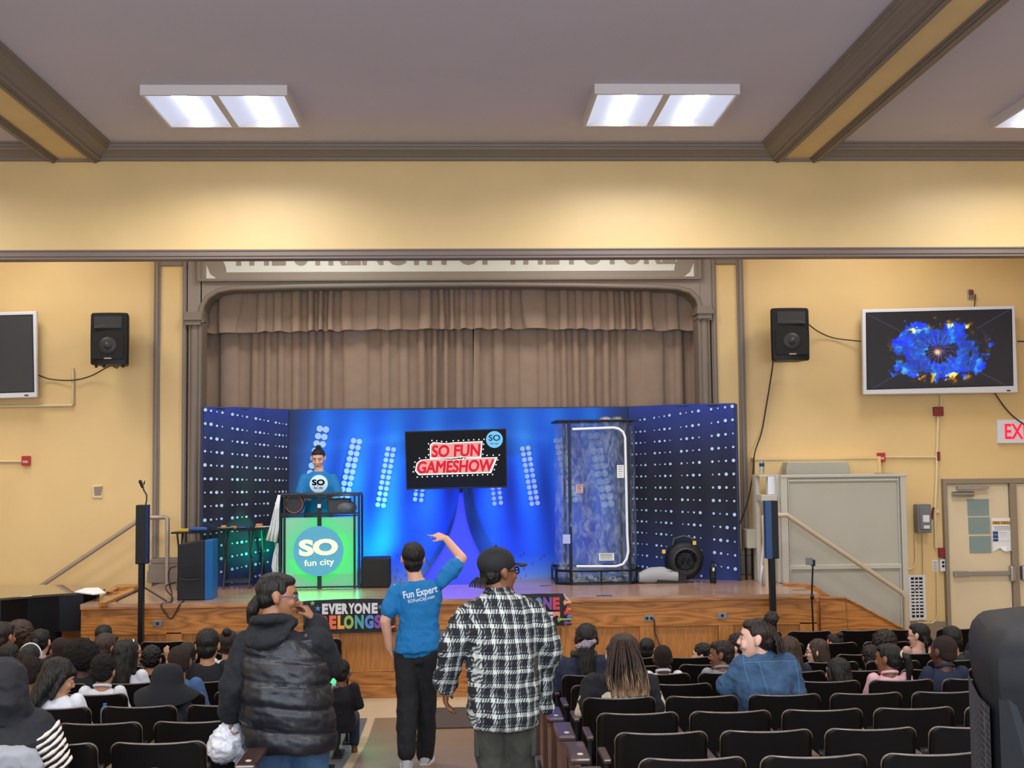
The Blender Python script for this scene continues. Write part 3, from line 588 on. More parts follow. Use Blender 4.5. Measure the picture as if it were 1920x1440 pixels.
def pa_wall(label, x0, y0, x1, y1, Y, feet):
    a, b = at(x0, y1, Y), at(x1, y0, Y); w_, h = b.x-a.x, b.z-a.z; t = thing('wall_loudspeaker', label, 'loudspeaker', ((a.x+b.x)/2, Y, a.z))
    q = MB(); 
    def sec(z, wx): return [Vector((sx*wx/2, yy, z)) for sx, yy in ((-.93, -.02), (-.6, -.045), (0, -.055), (.6, -.045), (.93, -.02), (1, .02), (.72, .3), (-.72, .3), (-1, .02))]
    q.rings([sec(0, w_*.92), sec(.02, w_*.98), sec(h*.5, w_), sec(h-.02, w_*.99), sec(h, w_*.93)]); q.build('cabinet', M['black_plastic'], t, smooth=40)
    q = MB(); g = [(-.82, .1), (.82, .1), (.85, .3), (.82, .58), (.6, .625), (0, .65), (-.6, .625), (-.82, .58), (-.85, .3)]
    q.prism([(x*w_/2, -.065, z*h) for x, z in g], 0, (0, .05, 0)); q.build('grille', M['black_grille'], t, bevel=.006)
    q = MB(); q.lathe((0, -.066, h*.36), [(.11, .0), (.105, -.006), (.05, -.004), (.045, -.012), (0.001, -.018)], 24, 'Y'); q.build('woofer', M['dark_grey'], t, smooth=60)
    q = MB(); # horn: recessed flare
    hz0, hz1 = h*.70, h*.93; o = [(-.72, hz0), (.72, hz0), (.72, hz1), (-.72, hz1)]
    outer = [Vector((x*w_/2, -.062, z)) for x, z in o]; inner = [Vector((x*w_/2*.3, -.01, (z-h*.82)*.5+h*.82)) for x, z in o]
    q.rings([outer, inner]); q.build('horn', M['dark_grey'], t)
    q = MB(); q.prism([(math.cos(PI*i/12)*w_*.36, -.075, h*.69+math.sin(PI*i/12)*h*.07) for i in range(13)], 0, (0, .03, 0)); q.build('horn_lip', M['dark_grey'], t, bevel=.006)
    bx('badge', (-.04, -.075, h*.105), (.05, -.062, h*.125), M['stud'], t, world=False)
    if feet:
        for k in (-.34, -.14, .36): q = MB(); q.cyl((k*w_, .02, -.035), (k*w_, .02, .0), .018, 10); q.build('foot', M['black_plastic'], t)
    q = MB(); q.cyl((0, .25, h*.35), (0, YW-Y, h*.25), .03, 10); q.box((-.06, YW-Y-.02, h*.1), (.06, YW-Y, h*.4)); q.build('wall_mount', M['black_metal'], t)
    return t
pa_wall('black loudspeaker on the left wall between television and stage', 168, 587, 241, 684, 15.62, True)
pa_wall('black loudspeaker on the right wall beside the lit television', 1447, 578, 1517, 676, 15.62, False)
cable('speaker_cable', [at(69, 702, YW-.1), at(95, 711, YW-.03), at(135, 713, YW-.06), at(170, 705, YW-.06), at(205, 687, YW-.2), at(219, 690, YW-.25), at(222, 684, YW-.3)], .008, 'dark cable sagging from the left television to the left loudspeaker')
cable('speaker_cable', [at(1516, 608, YW-.3), at(1535, 622, YW-.1), at(1565, 634, YW-.03), at(1616, 640, YW-.1)], .008, 'dark cable sagging between the right loudspeaker and the lit television')
cable('speaker_cable', [at(1450, 675, YW-.3), at(1446, 705, YW-.05), at(1437, 760, YW-.03), at(1428, 810, YW-.05), at(1415, 850, YW-.18), at(1412, 885, YW-.19), at(1402, 940, YW-.19), at(1386, 985, YW-.19)], .009, 'long dark cable hanging from the right loudspeaker to the stage')
cable('power_cable', [at(1865, 737, YW-.1), at(1885, 765, YW-.03), at(1905, 785, YW-.055), at(1935, 805, YW-.08)], .009, 'dark cable hanging from the lit television across the EXIT sign')
cable('power_cable', [at(1908, 640, YW-.1), at(1935, 640, YW-.03)], .008, 'dark cable leaving the lit television at the right edge')
# ---- printed backdrop
YC = 15.95
bd = thing('stage_backdrop', 'wide blue printed fabric backdrop with stage lights and dotted side wings', 'backdrop', (X_(860, YC), YC, SZ))
cx0, cx1 = X_(541, YC), X_(1180, YC); bt = Z_(766.5, YC); bh = bt-SZ
def centre_col(u, v):
    # the printed picture: blue haze, beams fanning from lamp towers, a tiled floor at the foot
    X, Z = u, v
    c = [.05, .27+.07*v, .82]
    e = min(u, 1-u); k = max(0, 1-e/.10); c = [c[i]*(1-k)+(.13, .19, .36)[i]*k for i in range(3)]
    for tu, lean in ((.09, -.3), (.2, -.22), (.305, -.17), (.42, -.1), (.58, .1), (.69, .17), (.79, .22), (.90, .3)):
        uu = tu+lean*.23*(.8-v)
        g = math.exp(-((u-uu)/.035)**2)*max(0, 1-abs(v-.6)*1.6); c = [c[0]+.12*g, c[1]+.25*g, c[2]+.22*g]
        d = math.exp(-((u-uu-.055*(1 if lean > 0 else -1)*-1)/.02)**2)*max(0, 1-abs(v-.5)*2.4); c = [c[0]-.03*d, c[1]-.10*d, c[2]-.22*d]
    s = math.exp(-((v-.88+.12*abs(u-.5)*2-.0)/.03)**2)*.07*(1-abs(u-.5)*1.6); c = [c[0]+s, c[1]+s, c[2]+s]
    if v < .15:
        k = (1-v/.15); c = [c[0]*(1-k)+.40*k, c[1]*(1-k)+.55*k, c[2]*(1-k)+.80*k]
        px = (u-.5)/(.35+v*2.2); 
        if abs((px*9) % 1-.5) < .02 or abs(v-.05) < .004: c = [x*.7 for x in c]
    n = noise.noise(Vector((u*5, v*3, 2)))*.04
    return [x+n for x in c]
vcgrid('centre_panel', lambda u, v: Vector((cx0+(cx1-cx0)*u, YC+.012*math.sin(u*9)*math.sin(v*4), SZ+bh*v+.004*math.sin(u*14)*v)), 200, 70, centre_col, vcmat('print_centre'), bd)
M['print_dot'] = mat('print_dot', 'A9C8F2', .7, emit=None); M['print_dot_small'] = mat('print_dot_small', 'B9D2F2', .7)
q = MB()
def disc(q, c, r, ux, uz, off, n=12):
    q.add([c+off+ux*r*math.cos(2*PI*i/n)+uz*r*math.sin(2*PI*i/n) for i in range(n)], [tuple(range(n))])
UX, UZ, OFF = Vector((1, 0, 0)), Vector((0, 0, 1)), Vector((0, -.02, 0))
for (x, y, dx, sx, sy, n, r) in ((600, 804, 11.5, -3, 13.8, 7, .042), (663, 826.5, 11, -2.5, 11.35, 11, .036), (727.5, 841.6, 10.7, -1.9, 10.45, 11, .031), (788, 860, 11.5, -1.2, 9.5, 9, .028), (916, 850, 12, 1.1, 9.4, 11, .028), (979.5, 841.5, 10.7, 1.75, 10.3, 11, .031), (1043, 826.5, 10.6, 2.4, 11.2, 11, .036), (1106.5, 818, 12, 3, 14.2, 10, .043)):
    for i in range(n):
        for k in range(2): disc(q, at(x+sx*i+dx*k, y+sy*i+(1.5*k if x < 850 else -1.5*k), YC), r, UX, UZ, OFF)
q.build('printed_lamps', M['print_dot'], bd, True)
def wing(nm, ax, ay, ex, ey, ztop_e):
    A = Vector((ax, ay, 0)); E = Vector((ex, ey, 0)); H0 = bh; H1 = ztop_e-SZ
    def P(u, v):
        h = H0+(H1-H0)*u; y_ = .02*math.sin(u*22+v*3)*u
        return A.lerp(E, u)+Vector((0, y_, SZ+h*v+(.02*math.sin(PI*u) if v > .9 else 0)))
    def col(u, v):
        k = abs(v-.5)*2; k = k**1.6; top = (.15, .23, .58) if v > .5 else (.13, .21, .48)
        return [(.085, .095, .16)[i]*(1-k)+top[i]*k for i in range(3)]
    o = vcgrid(nm, P, 60, 40, col, vcmat('print_'+nm), bd)
    q = MB(); ux = (E-A).normalized(); nrm = Vector((ux.y, -ux.x, 0)); nrm = nrm if nrm.y < 0 else -nrm; L = (E-A).length; rnd = random.Random(5)
    for r_ in range(14):
        zl = (r_+.35)/14
        s = .03; i = 0
        while s < 1:
            z = .52+(zl-.52)*(.86+.16*s**1.3)*1.06
            if 0.01 < z < .995:
                u = s; rad = (.009, .015, .019, .013)[(i*3+r_) % 4]*(.75+.45*s)
                disc(q, P(u, z), rad, ux, UZ, nrm*.012, 10)
            i += 1; s += (.042+.028*s)*(2.1 if i % 4 == 0 else 1.0)*.95
    q.build(nm+'_dots', M['print_dot_small'], bd, True)
    q = MB(); q.tube([P(1, 0), P(1, 1)], .018, 8); q.tube([P(0, 1)+Vector((0, .02, 0)), P(1, 1)+Vector((0, .02, 0))], .014, 8); q.build('frame_pole', M['navy'], bd, True)
wing('left_wing', cx0, YC-.02, X_(379, 15.35), 15.35, Z_(764, 15.35, 380)); wing('right_wing', cx1, YC-.02, X_(1382, 15.25), 15.25, Z_(757.5, 15.25, 1380))
q = MB(); q.tube([(cx0, YC+.03, bt), (cx1, YC+.03, bt)], .015, 8); q.tube([(cx0, YC+.03, SZ), (cx0, YC+.03, bt)], .015, 8); q.tube([(cx1, YC+.03, SZ), (cx1, YC+.03, bt)], .015, 8); q.build('frame_pole', M['navy'], bd, True)
# ---- presentation screen on draped stand
yt = 15.35
tv = thing('stage_screen', 'black television on the stage showing the SO FUN GAMESHOW title', 'television', (X_(857, yt), yt, Z_(918, yt)))
c = [at(759, 809, yt), at(949, 803.5, yt), at(951, 914, yt), at(762, 918.5, yt)]; cc = sum(c, Vector())/4
q = MB(); q.prism(c, 0, (0, .06, 0)); q.build('cabinet', M['black_plastic'], tv, True, bevel=.006)
ux = (c[1]-c[0]).normalized(); uz = (c[0]-c[3]).normalized(); tl = math.atan2(ux.z, ux.x)
q = MB(); b = .012; q.prism([c[0]+ux*b-uz*b, c[1]-ux*b-uz*b, c[2]-ux*b+uz*b*1.6, c[3]+ux*b+uz*b*1.6], 0, (0, -.003, 0)); q.build('screen', mat('screen_dark', '050608', .5, spec=.15), tv, True)
E_W = emat('title_white', 'E8F5EE', 1.2); E_R = emat('title_red', 'D8283C', 1.1); E_P = emat('title_pink', 'F0A6A0', 1.0); E_B = emat('logo_blue', '7CC4F0', 1.1); E_D = emat('logo_navy', '123A66', .8); E_G = emat('title_green', '9CD8B4', 1.0)
def on(px, py): return at(px, py, yt)
def tpoly(pts, m, nm, d):
    q = MB(); q.prism([on(*p)+Vector((0, -d, 0)) for p in pts], 0, (0, -.001, 0)); return q.build(nm, m, tv, True)
o1 = [(806, 834), (812, 829), (838, 831), (850, 829.5), (905, 827), (902, 858), (875, 859), (868, 857), (848, 860), (806, 860)]
o2 = [(781, 868), (789, 862), (812, 860), (845, 862), (900, 858), (933, 857), (921, 887), (785, 891), (778, 883)]
tpoly(o1, E_W, 'title_outline', .004); tpoly(o2, E_W, 'title_outline', .004)
def shrink(pts, k):
    cx = sum(p[0] for p in pts)/len(pts); cy = sum(p[1] for p in pts)/len(pts); return [(cx+(p[0]-cx)*(1-k*.35), cy+(p[1]-cy)*(1-k)) for p in pts]
tpoly(shrink(o1, .12), E_P, 'title_fill', .006); tpoly(shrink(o2, .12), E_P, 'title_fill', .006)
text('title_lettering', 'SO FUN', on(855, 845)+Vector((0, -.009, 0)), abs(on(900, 845).x-on(811, 845).x), .14, E_R, tv, 0, tilt=tl, shear=.08, fat=.007)
text('title_lettering', 'GAMESHOW', on(854, 874.5)+Vector((0, -.009, 0)), abs(on(926, 874).x-on(784, 874).x), .14, E_R, tv, 0, tilt=tl, shear=.12, fat=.007)
q = MB()
def along(pts, step, q):
    for i in range(len(pts)):
        a, b_ = Vector(pts[i]+(0,)), Vector(pts[(i+1) % len(pts)]+(0,)); n = max(1, int((b_-a).length/step))
        for k in range(n): p = a.lerp(b_, k/n); disc(q, on(p.x, p.y), .009, UX, UZ, Vector((0, -.005, 0)), 8)
along([(p[0]+(p[0]-855)*.05, p[1]+(p[1]-844)*.2) for p in o1], 9, q); along([(p[0]+(p[0]-854)*.04, p[1]+(p[1]-875)*.22) for p in o2], 9, q)
q.build('title_bulbs', E_W, tv, True)
q = MB(); disc(q, on(927, 824), .105, UX, UZ, Vector((0, -.005, 0)), 32); q.build('logo_disc', E_B, tv, True)
text('logo_lettering', 'SO', on(927, 821)+Vector((0, -.008, 0)), .145, .075, E_D, tv, .02); text('logo_lettering', 'fun city', on(927, 832)+Vector((0, -.008, 0)), .1, .03, E_D, tv, .02)
# stand with stretch cover
ysn2 = 15.45; sp = (862, 918)
std = thing('screen_stand', 'white stretch-fabric cover over the tripod stand below the stage screen', 'stand', (X_(862, ysn2), ysn2, SZ))
q = MB(); R_ = []; x_c = X_(861, ysn2); zt = Z_(920, ysn2); n = 30
for i in range(n+1):
    t = i/n; z = SZ+(zt-SZ)*t; wd = .03+.36*(1-t)**2.1+.03*(1-t); ring = []
    for j in range(36):
        a = 2*PI*j/36; k = 1+ (.30*(1-t)**1.2)*math.cos(3*(a-PI/2)); wy = .62
        ring.append(Vector((x_c+math.cos(a)*wd*k*1.12+.02*t, ysn2+math.sin(a)*wd*wy*k, z+(0 if t > 0 else 0))))
    R_.append(ring)
q.rings(R_); q.build('fabric_cover', mat('cover', '3340BC', .8), std, True, smooth=70)  # blue stage light put into the white fabric's base colour
q = MB(); q.cyl((x_c+.02, ysn2-.02, zt-.02), (x_c+.02, ysn2-.02, zt+.5), .02, 10); q.box((x_c-.2, yt+.06, zt+.15), (x_c+.2, yt+.1, zt+.45)); q.build('pole', M['black_metal'], std, True)
for px in (842, 873): bx('bracket_hook', (X_(px, yt)-.006, yt+.0, Z_(922, yt)), (X_(px, yt)+.006, yt+.03, Z_(914, yt)), M['black_metal'], tv)
# ---- folding front booth (facade) with round logo
yp = 15.0
P_ = lambda x, y: at(x, y, yp)
pd = thing('presenter_booth', 'folding black-framed booth with glowing white front and round SO fun city logo', 'booth', (X_(600, yp), yp, SZ))
bx0, bx1, bxm = X_(525, yp), X_(673, yp), X_(599, yp); pz1 = Z_(928, yp, 600); pzm = Z_(967, yp, 600)
M['scrim'] = None
m = bpy.data.materials.new('scrim'); m.use_nodes = True; nt = m.node_tree; b = nt.nodes['Principled BSDF']; b.inputs['Base Color'].default_value = lin('5C625C'); b.inputs['Roughness'].default_value = .8
a_ = nt.nodes.new('ShaderNodeAttribute'); a_.attribute_name = 'print'; nt.links.new(a_.outputs[0], b.inputs['Emission Color']); b.inputs['Emission Strength'].default_value = .8; M['scrim'] = m
M['scrim_dark'] = mat('scrim_dark', '23262B', .8)
lc = P_(597.5, 1033)
def scrim_col(u, v):  # green backlight halo painted into the emission colour
    x = bx0+(bx1-bx0)*u; z = SZ+.03+(pzm-SZ-.06)*v; d = math.hypot(x-lc.x, z-lc.z); k = math.exp(-((d-.30)/.11)**2)*(.35 if (x < lc.x-.1 and z > lc.z-.1) else 1)
    k = max(k, math.exp(-((u-.85)/.22)**2-((v-.45)/.5)**2)*.75)
    if v > .75: k *= .6
    n = .5+.5*noise.noise(Vector((u*4, v*4, 1))); r = max(0, .50-.62*k-.1*n); g = .80+.20*k; bl = .62-.24*k
    if v < .18: r, g, bl = r+.2*n, g-.1, bl-.02
    return (r, g, bl)
for s, (a, b_) in enumerate(((bx0+.03, bxm-.01), (bxm+.01, bx1-.03))):
    vcgrid('front_panel', lambda u, v, a=a, b_=b_: Vector((a+(b_-a)*u, yp+.01+.004*math.sin(u*9), SZ+.03+(pzm-SZ-.05)*v)), 60, 60, lambda u, v, a=a, b_=b_: scrim_col((a+(b_-a)*u-bx0)/(bx1-bx0), v), M['scrim'], pd)
q = MB()
for x in (bx0, bx0+.055, bxm-.012, bxm+.012, bx1-.055, bx1): q.box((x-.014, yp-.015, SZ), (x+.014, yp+.015, pz1))
for z in (SZ+.02, pzm, pz1-.01, Z_(963, yp, 600)): q.box((bx0, yp-.012, z-.01), (bx1, yp+.012, z+.01))
for x in (bx0, bx1): q.box((x-.014, yp+.45, SZ), (x+.014, yp+.48, pz1)); q.box((x-.01, yp, pz1-.02), (x+.01, yp+.48, pz1)); q.box((x-.01, yp, SZ+.01), (x+.01, yp+.48, SZ+.03))
q.build('frame', M['black_metal'], pd, True)
bx('table_top', (bx0, yp-.01, pz1), (bx1, yp+.5, pz1+.02), M['dark_grey'], pd, .005)
bx('side_panel', (bx0-.004, yp+.02, SZ+.03), (bx0+.004, yp+.46, pz1-.03), M['scrim_dark'], pd)
bx('hinge_clip', (bxm-.02, yp-.03, Z_(952, yp, 600)), (bxm+.02, yp-.014, Z_(945, yp, 600)), M['steel'], pd)
q = MB(); disc(q, lc, .30, UX, UZ, Vector((0, -.022, 0)), 56); ld = q.build('logo_disc', mat('logo_blue_disc', '4F95B8', .6, emit='3E86A8', estr=.35), pd, True)
lw = mat('logo_cream', 'E8E6C8', .6, emit='C8D8B0', estr=.45)
text('logo_lettering', 'SO', lc+Vector((.0, -.028, .045)), .47, .20, lw, pd, .05, tilt=.03); text('logo_lettering', 'fun city', lc+Vector((.01, -.028, -.145)), .36, .10, lw, pd, .015, tilt=.05)
l = area('booth_glow', ((bx0+bx1)/2, yp-.03, SZ+.45), .9, 22, (.05, 1, .35), (math.radians(90), 0, math.radians(180)), sy=.8, spread=1.5); l.rotation_euler = (math.radians(-42), 0, 0); l.parent = pd; l.location = Vector(l.location)-wloc(pd)
# things on the booth
t = thing('round_speaker', 'round black and orange speaker light inside the booth top', 'loudspeaker', P_(551, 963)+Vector((0, .08, 0)))
q = MB(); c0 = P_(551, 945)+Vector((0, .03, 0)); q.lathe(c0, [(.12, .09), (.122, .0), (.115, -.01), (.10, -.015), (.098, -.004), (.001, -.002)], 32, 'Y'); q.build('body', mat('speaker_mesh', '2C2D30', .7), t, True, smooth=40)
q = MB(); disc(q, c0, .098, UX, UZ, Vector((0, -.008, 0)), 28); q.build('front_mesh', mat('speaker_front', '2E2F33', .7), t, True)
q = MB(); q.tube([c0+Vector((math.cos(2*PI*k/32)*.106, -.017, math.sin(2*PI*k/32)*.106)) for k in range(33)], .006, 6); q.build('orange_ring', mat('copper', 'A0553A', .4), t, True, smooth=50)
t = thing('storage_bag', 'translucent grey plastic bag stuffed in the right of the booth top', 'bag', P_(645, 963)+Vector((0, .1, 0)))
q = MB(); c0 = P_(647, 952)+Vector((0, .1, 0)); q.ell(c0, (.14, .07, .085), n=24, m=14); o = q.build('bag', mat('grey_bag', '5B6068', .4, bump=.5, bscale=18), t, True, smooth=80)
bx('laptop_case', (X_(613, yp), yp+.05, pzm+.02), (X_(655, yp), yp+.3, pzm+.2), M['dark_grey'], None, .01)
bpy.data.objects['laptop_case']['label'] = 'dark grey case on the inner shelf of the booth'; bpy.data.objects['laptop_case']['category'] = 'case'
# jersey hanging at the left and cloth behind right
def cloth_sheet(nm, label, cat, poly_l, poly_r, Y, m, n=14, amp=.02, seed=1):
    """two edge polylines (px) from top to bottom; pleated between"""
    q = MB(); R_ = []
    for (l, r) in zip(poly_l, poly_r):
        a, b_ = at(*l, Y), at(*r, Y); R_.append([a.lerp(b_, j/n)+Vector((0, amp*math.sin(j*1.3+seed+a.z*5), 0)) for j in range(n+1)])
    q.rings(R_, close=False, caps=False); o = q.build(nm, m, smooth=80); md = o.modifiers.new('thickness', 'SOLIDIFY'); md.thickness = .008; return tag(o, label, cat)
cloth_sheet('hanging_shirt', 'white shirt hanging on the left corner of the booth', 'shirt', [(521, 928), (514, 955), (506, 990), (499, 1013)], [(526, 928), (524, 955), (523, 990), (519, 1017)], 14.96, M['white_cloth'])
cloth_sheet('white_cloth', 'white cloth hanging down the left side of the booth to the floor', 'cloth', [(519, 1018), (513, 1040), (510, 1062), (514, 1085)], [(526, 1018), (525, 1040), (525, 1062), (526, 1085)], 15.05, M['white_cloth'], seed=3)
q = MB(); c0 = X_(680, 14.95); 
bx('subwoofer', (X_(676, 15.0), 15.0, SZ), (X_(729, 15.0), 15.42, Z_(1047, 15.0, 700)), M['black_grille'], None, .02); tag(bpy.data.objects['subwoofer'], 'black cube loudspeaker on the stage floor right of the booth', 'loudspeaker')
# ---- folding tray tables with props
def tray(label, x0, x1, ytop, Y, nofar=False):
    a, b_ = at(x0, ytop, Y), at(x1, ytop, Y); zt = a.z; t = thing('tray_table', label, 'folding table', ((a.x+b_.x)/2, Y+.2, SZ))
    bx('table_top', (a.x, Y, zt-.02), (b_.x, Y+.38, zt), M['black_metal'], t, .006)
    for yy0, yy1 in ((Y+.04, Y+.34), (Y+.34, Y+.04)):
        for x in (a.x+.07, b_.x-.07):
            q = MB(); q.tube([(x, yy0, SZ), (x, yy1, zt-.02)], .012, 8); q.build('leg', M['dark_grey'], t, True, smooth=50)
    q = MB(); 
    for yy0, yy1 in ((Y+.04, Y+.34), (Y+.34, Y+.04)): f = .12; y = yy0+(yy1-yy0)*f; z = SZ+(zt-SZ)*f; q.box((a.x+.07, y-.01, z-.015), (b_.x-.07, y+.01, z+.015))
    q.build('cross_bar', M['dark_grey'], t, True); return zt
def prop(nm, label, cat, px, py, Y, size, m, kind='box', dy=.15, z=None, grp=None):
    c = at(px, py, Y); zz = z if z is not None else c.z; q = MB(); w_, d_, h_ = size
    if kind == 'box': q.box((c.x-w_/2, Y+dy-d_/2, zz), (c.x+w_/2, Y+dy+d_/2, zz+h_))
    elif kind == 'roll': q.seg((c.x-w_/2+h_/2, Y+dy, zz+h_/2), (c.x+w_/2-h_/2, Y+dy, zz+h_/2), h_/2)
    elif kind == 'disc': q.lathe((c.x, Y+dy, zz), [(w_*.35, 0), (w_/2, h_*.7), (w_/2, h_), (w_*.33, h_*.3)], 24)
    elif kind == 'blob': q.ell((c.x, Y+dy, zz+h_/2), (w_/2, d_/2, h_/2), n=14, m=8)
    return tag(q.build(nm, m, smooth=45, bevel=.004 if kind == 'box' else 0), label, cat, grp)
z = tray('black folding tray table nearest the left of the stage', 320, 399, 998, 15.05)
prop('foam_noodle', 'blue foam roll lying on the left tray table', 'foam roll', 374, 0, 15.05, (.23, .06, .055), M['foam_blue'], 'roll', .1, z)
prop('foam_block', 'yellow foam piece at the left end of the left tray table', 'foam block', 346, 0, 15.05, (.13, .12, .03), M['foam_yellow'], 'box', .2, z)
prop('foam_ball', 'pink oval foam piece behind the blue foam roll', 'foam block', 365, 0, 15.05, (.09, .08, .05), M['foam_pink'], 'blob', .2, z+.0)
z = tray('black folding tray table in the middle of the three', 407, 477, 993, 15.1)
prop('plate', 'pale green plate on the middle tray table', 'plate', 424, 0, 15.1, (.2, .2, .02), M['dish_green'], 'disc', .12, z)
prop('foam_block', 'orange foam block on the green plate', 'foam block', 421, 0, 15.1, (.06, .06, .025), M['orange'], 'box', .12, z+.02)
prop('foam_block', 'orange and black patterned block right of the plate', 'foam block', 436, 0, 15.1, (.07, .06, .03), mat('tiger', 'C06A3C', .6, var=.6, vscale=40), 'box', .24, z)
prop('foam_block', 'navy blue toy shape at the right end of the middle tray', 'toy', 453, 0, 15.1, (.13, .08, .025), M['foam_blue'], 'blob', .15, z)
prop('toy_gun', 'small dark blue toy standing at the right of the middle tray', 'toy', 466, 0, 15.1, (.05, .04, .04), M['navy'], 'box', .15, z)
z = tray('green-lit tray table beside the hanging white shirt', 478, 524, 991, 15.45)
prop('plate', 'pale plate on the tray table beside the hanging shirt', 'plate', 493, 0, 15.45, (.2, .2, .02), M['white_cloth'], 'disc', .12, z)
prop('foam_block', 'orange block on the plate beside the hanging shirt', 'foam block', 486, 0, 15.45, (.08, .06, .035), M['orange'], 'box', .12, z+.02)
# ---- PA cabinet, mic stand and column speakers
yk = 13.92
t = thing('stage_loudspeaker', 'tall black loudspeaker with blue front edge on the left stage corner', 'loudspeaker', (X_(364, yk), yk, SZ))
a, b_ = at(332, 1128, yk), at(397, 1018, yk); xs = X_(385, yk)
q = MB(); zt0 = Z_(1021, yk, 340); zt1 = Z_(1013, yk, 390)
q.prism([(a.x, yk, SZ+.0), (xs, yk, SZ), (xs, yk, zt1), (a.x, yk, zt0)], 0, (0, .34, 0)); q.build('cabinet', M['black_plastic'], t, True, bevel=.012)
q = MB(); q.prism([(xs, yk+.0, SZ), (b_.x, yk+.05, SZ), (b_.x, yk+.05, zt1), (xs, yk, zt1)], 0, (0, .3, 0)); q.build('blue_front', M['blue_panel'], t, True, bevel=.008)
q = MB(); zc = Z_(1080, yk, 360); q.box((a.x+.05, yk-.004, zc-.03), (xs-.05, yk+.01, zc+.13)); q.build('handle_recess', M['black_grille'], t, True, bevel=.01)
q = MB(); q.tube([(a.x+.05, yk-.012, zc-.035), ((a.x+xs)/2-.03, yk-.02, zc-.045), (xs-.06, yk-.012, zc-.035)], .008, 6); q.build('handle', M['dark_grey'], t, True)
ms = thing('microphone_stand', 'black gooseneck microphone stand on the stage behind the left column speaker', 'microphone stand', (X_(270, 14.15), 14.15, SZ))
q = MB(); x_m = X_(272, 14.15); q.cyl((x_m, 14.15, SZ+.1), (x_m, 14.15, Z_(950, 14.15, 270)), .011, 8); q.build('pole', M['black_metal'], ms, True)
for (px, py) in ((218, 1127), (312, 1127), (268, 1106)): e = atz(px, py, SZ+.01); q = MB(); q.tube([(x_m, 14.15, SZ+.13), e], .010, 6); q.build('leg', M['dark_grey'], ms, True)
q = MB(); q.tube([at(272, 952, 14.15), at(275, 938, 14.15), at(275, 928, 14.15), at(270, 920, 14.15), at(267, 911, 14.15)], .009, 8); q.build('gooseneck', M['dark_grey'], ms, True, smooth=60)
q = MB(); q.seg(at(267, 913, 14.15), at(263, 903, 14.15), .016, .02); q.prism([at(268, 908, 14.14), at(271, 901, 14.14), at(270, 909, 14.14)], 0, (0, .03, 0)); q.build('microphone_clip', M['black_plastic'], ms, True)
cable('power_cable', [at(331, 1062, yk+.1), at(319, 1066, yk+.1), at(316, 1085, yk+.1), at(322, 1112, yk+.05), at(321, 1127, yk-.2)], .008, 'thin black cable curving left of the stage loudspeaker')
cable('power_cable', [at(329, 1092, yk+.1), at(312, 1098, yk+.05), at(313, 1108, yk), at(322, 1118, yk-.1), atz(322, 1128, SZ+.01), at(303, 1133, YS-.03), at(307, 1145, YS-.04), at(320, 1160, YS-.04), at(330, 1147, YS-.04), at(338, 1132, YS-.04), atz(345, 1127, SZ+.01)], .009, 'black cable looping over the stage edge below the left loudspeaker')
def column_speaker(label, x0, x1, ytop, ybot, pole, Y, bend):
    a = at((x0+x1)/2, ytop, Y); t = thing('column_speaker', label, 'loudspeaker', (a.x, Y, floor_z(Y)))
    xa, xb = X_(x0, Y), X_(x1, Y); zt, zb = a.z, Z_(ybot, Y, x0); xm = xa+(xb-xa)*(.35 if not bend else .45)
    q = MB(); q.prism([(xm if bend else xa, Y, zb), (xb, Y, zb), (xb, Y, zt), (xm if bend else xa, Y, zt)], 0, (0, .14, 0)); q.build('cabinet', M['black_plastic'], t, True, bevel=.008)
    q = MB()
    if bend: q.prism([(xa, Y+.02, zb+.0), (xm, Y, zb), (xm, Y, zt), (xa, Y+.02, zt)], 0, (0, .1, 0))
    else: q.prism([(xb-.0, Y+.0, zb), (xb+.02, Y+.03, zb), (xb+.02, Y+.03, zt), (xb, Y, zt)], 0, (0, .1, 0))
    q.build('blue_side', M['navy'] if not bend else mat('blue_side', '123F6E', .45), t, True)
    px = X_((pole[0]+pole[1])/2, Y); pw = (X_(pole[1], Y)-X_(pole[0], Y))/2
    q = MB(); q.box((px-pw, Y+.02, .1), (px+pw, Y+.1, zb)); q.build('pole', M['black_metal'], t, True)
    q = MB(); q.box((px-.17, Y-.1, 0), (px+.17, Y+.18, .10)); q.build('base_cabinet', M['black_plastic'], t, True, bevel=.01); return t
column_speaker('slim black column speaker on a pole left of the stage', 255, 273, 947, 1058, (260, 269), 13.45, False)
column_speaker('slim black and blue column speaker on a pole right of the stage', 1434, 1457, 939, 1048, (1440, 1450), 13.45, True)
ph = thing('phone_stand', 'phone clamped on a thin black tripod in front of the right steps', 'phone stand', (X_(1520, 13.2), 13.2, 0))
q = MB(); q.tube([(X_(1518, 13.2), 13.2, .4), at(1522, 1118, 13.2), at(1524, 1062, 13.2)], .010, 8); q.ell(at(1523, 1120, 13.2), (.022, .022, .03), n=10, m=6); q.build('pole', M['black_metal'], ph, True)
for k in range(3): a = 2*PI*k/3+.4; q = MB(); q.tube([(X_(1518, 13.2), 13.2, .45), (X_(1518, 13.2)+.18*math.cos(a), 13.2+.16*math.sin(a), .01)], .009, 6); q.build('leg', M['black_metal'], ph, True)
c = at(1518, 1053, 13.2); q = MB(); q.box((c.x-.045, 13.18, c.z-.035), (c.x+.03, 13.2, c.z+.045)); q.build('phone', M['box_grey'], ph, True, bevel=.005)
q = MB(); q.box((c.x+.02, 13.19, c.z-.05), (c.x+.06, 13.23, c.z+.02)); q.build('clamp', M['black_plastic'], ph, True, bevel=.004)
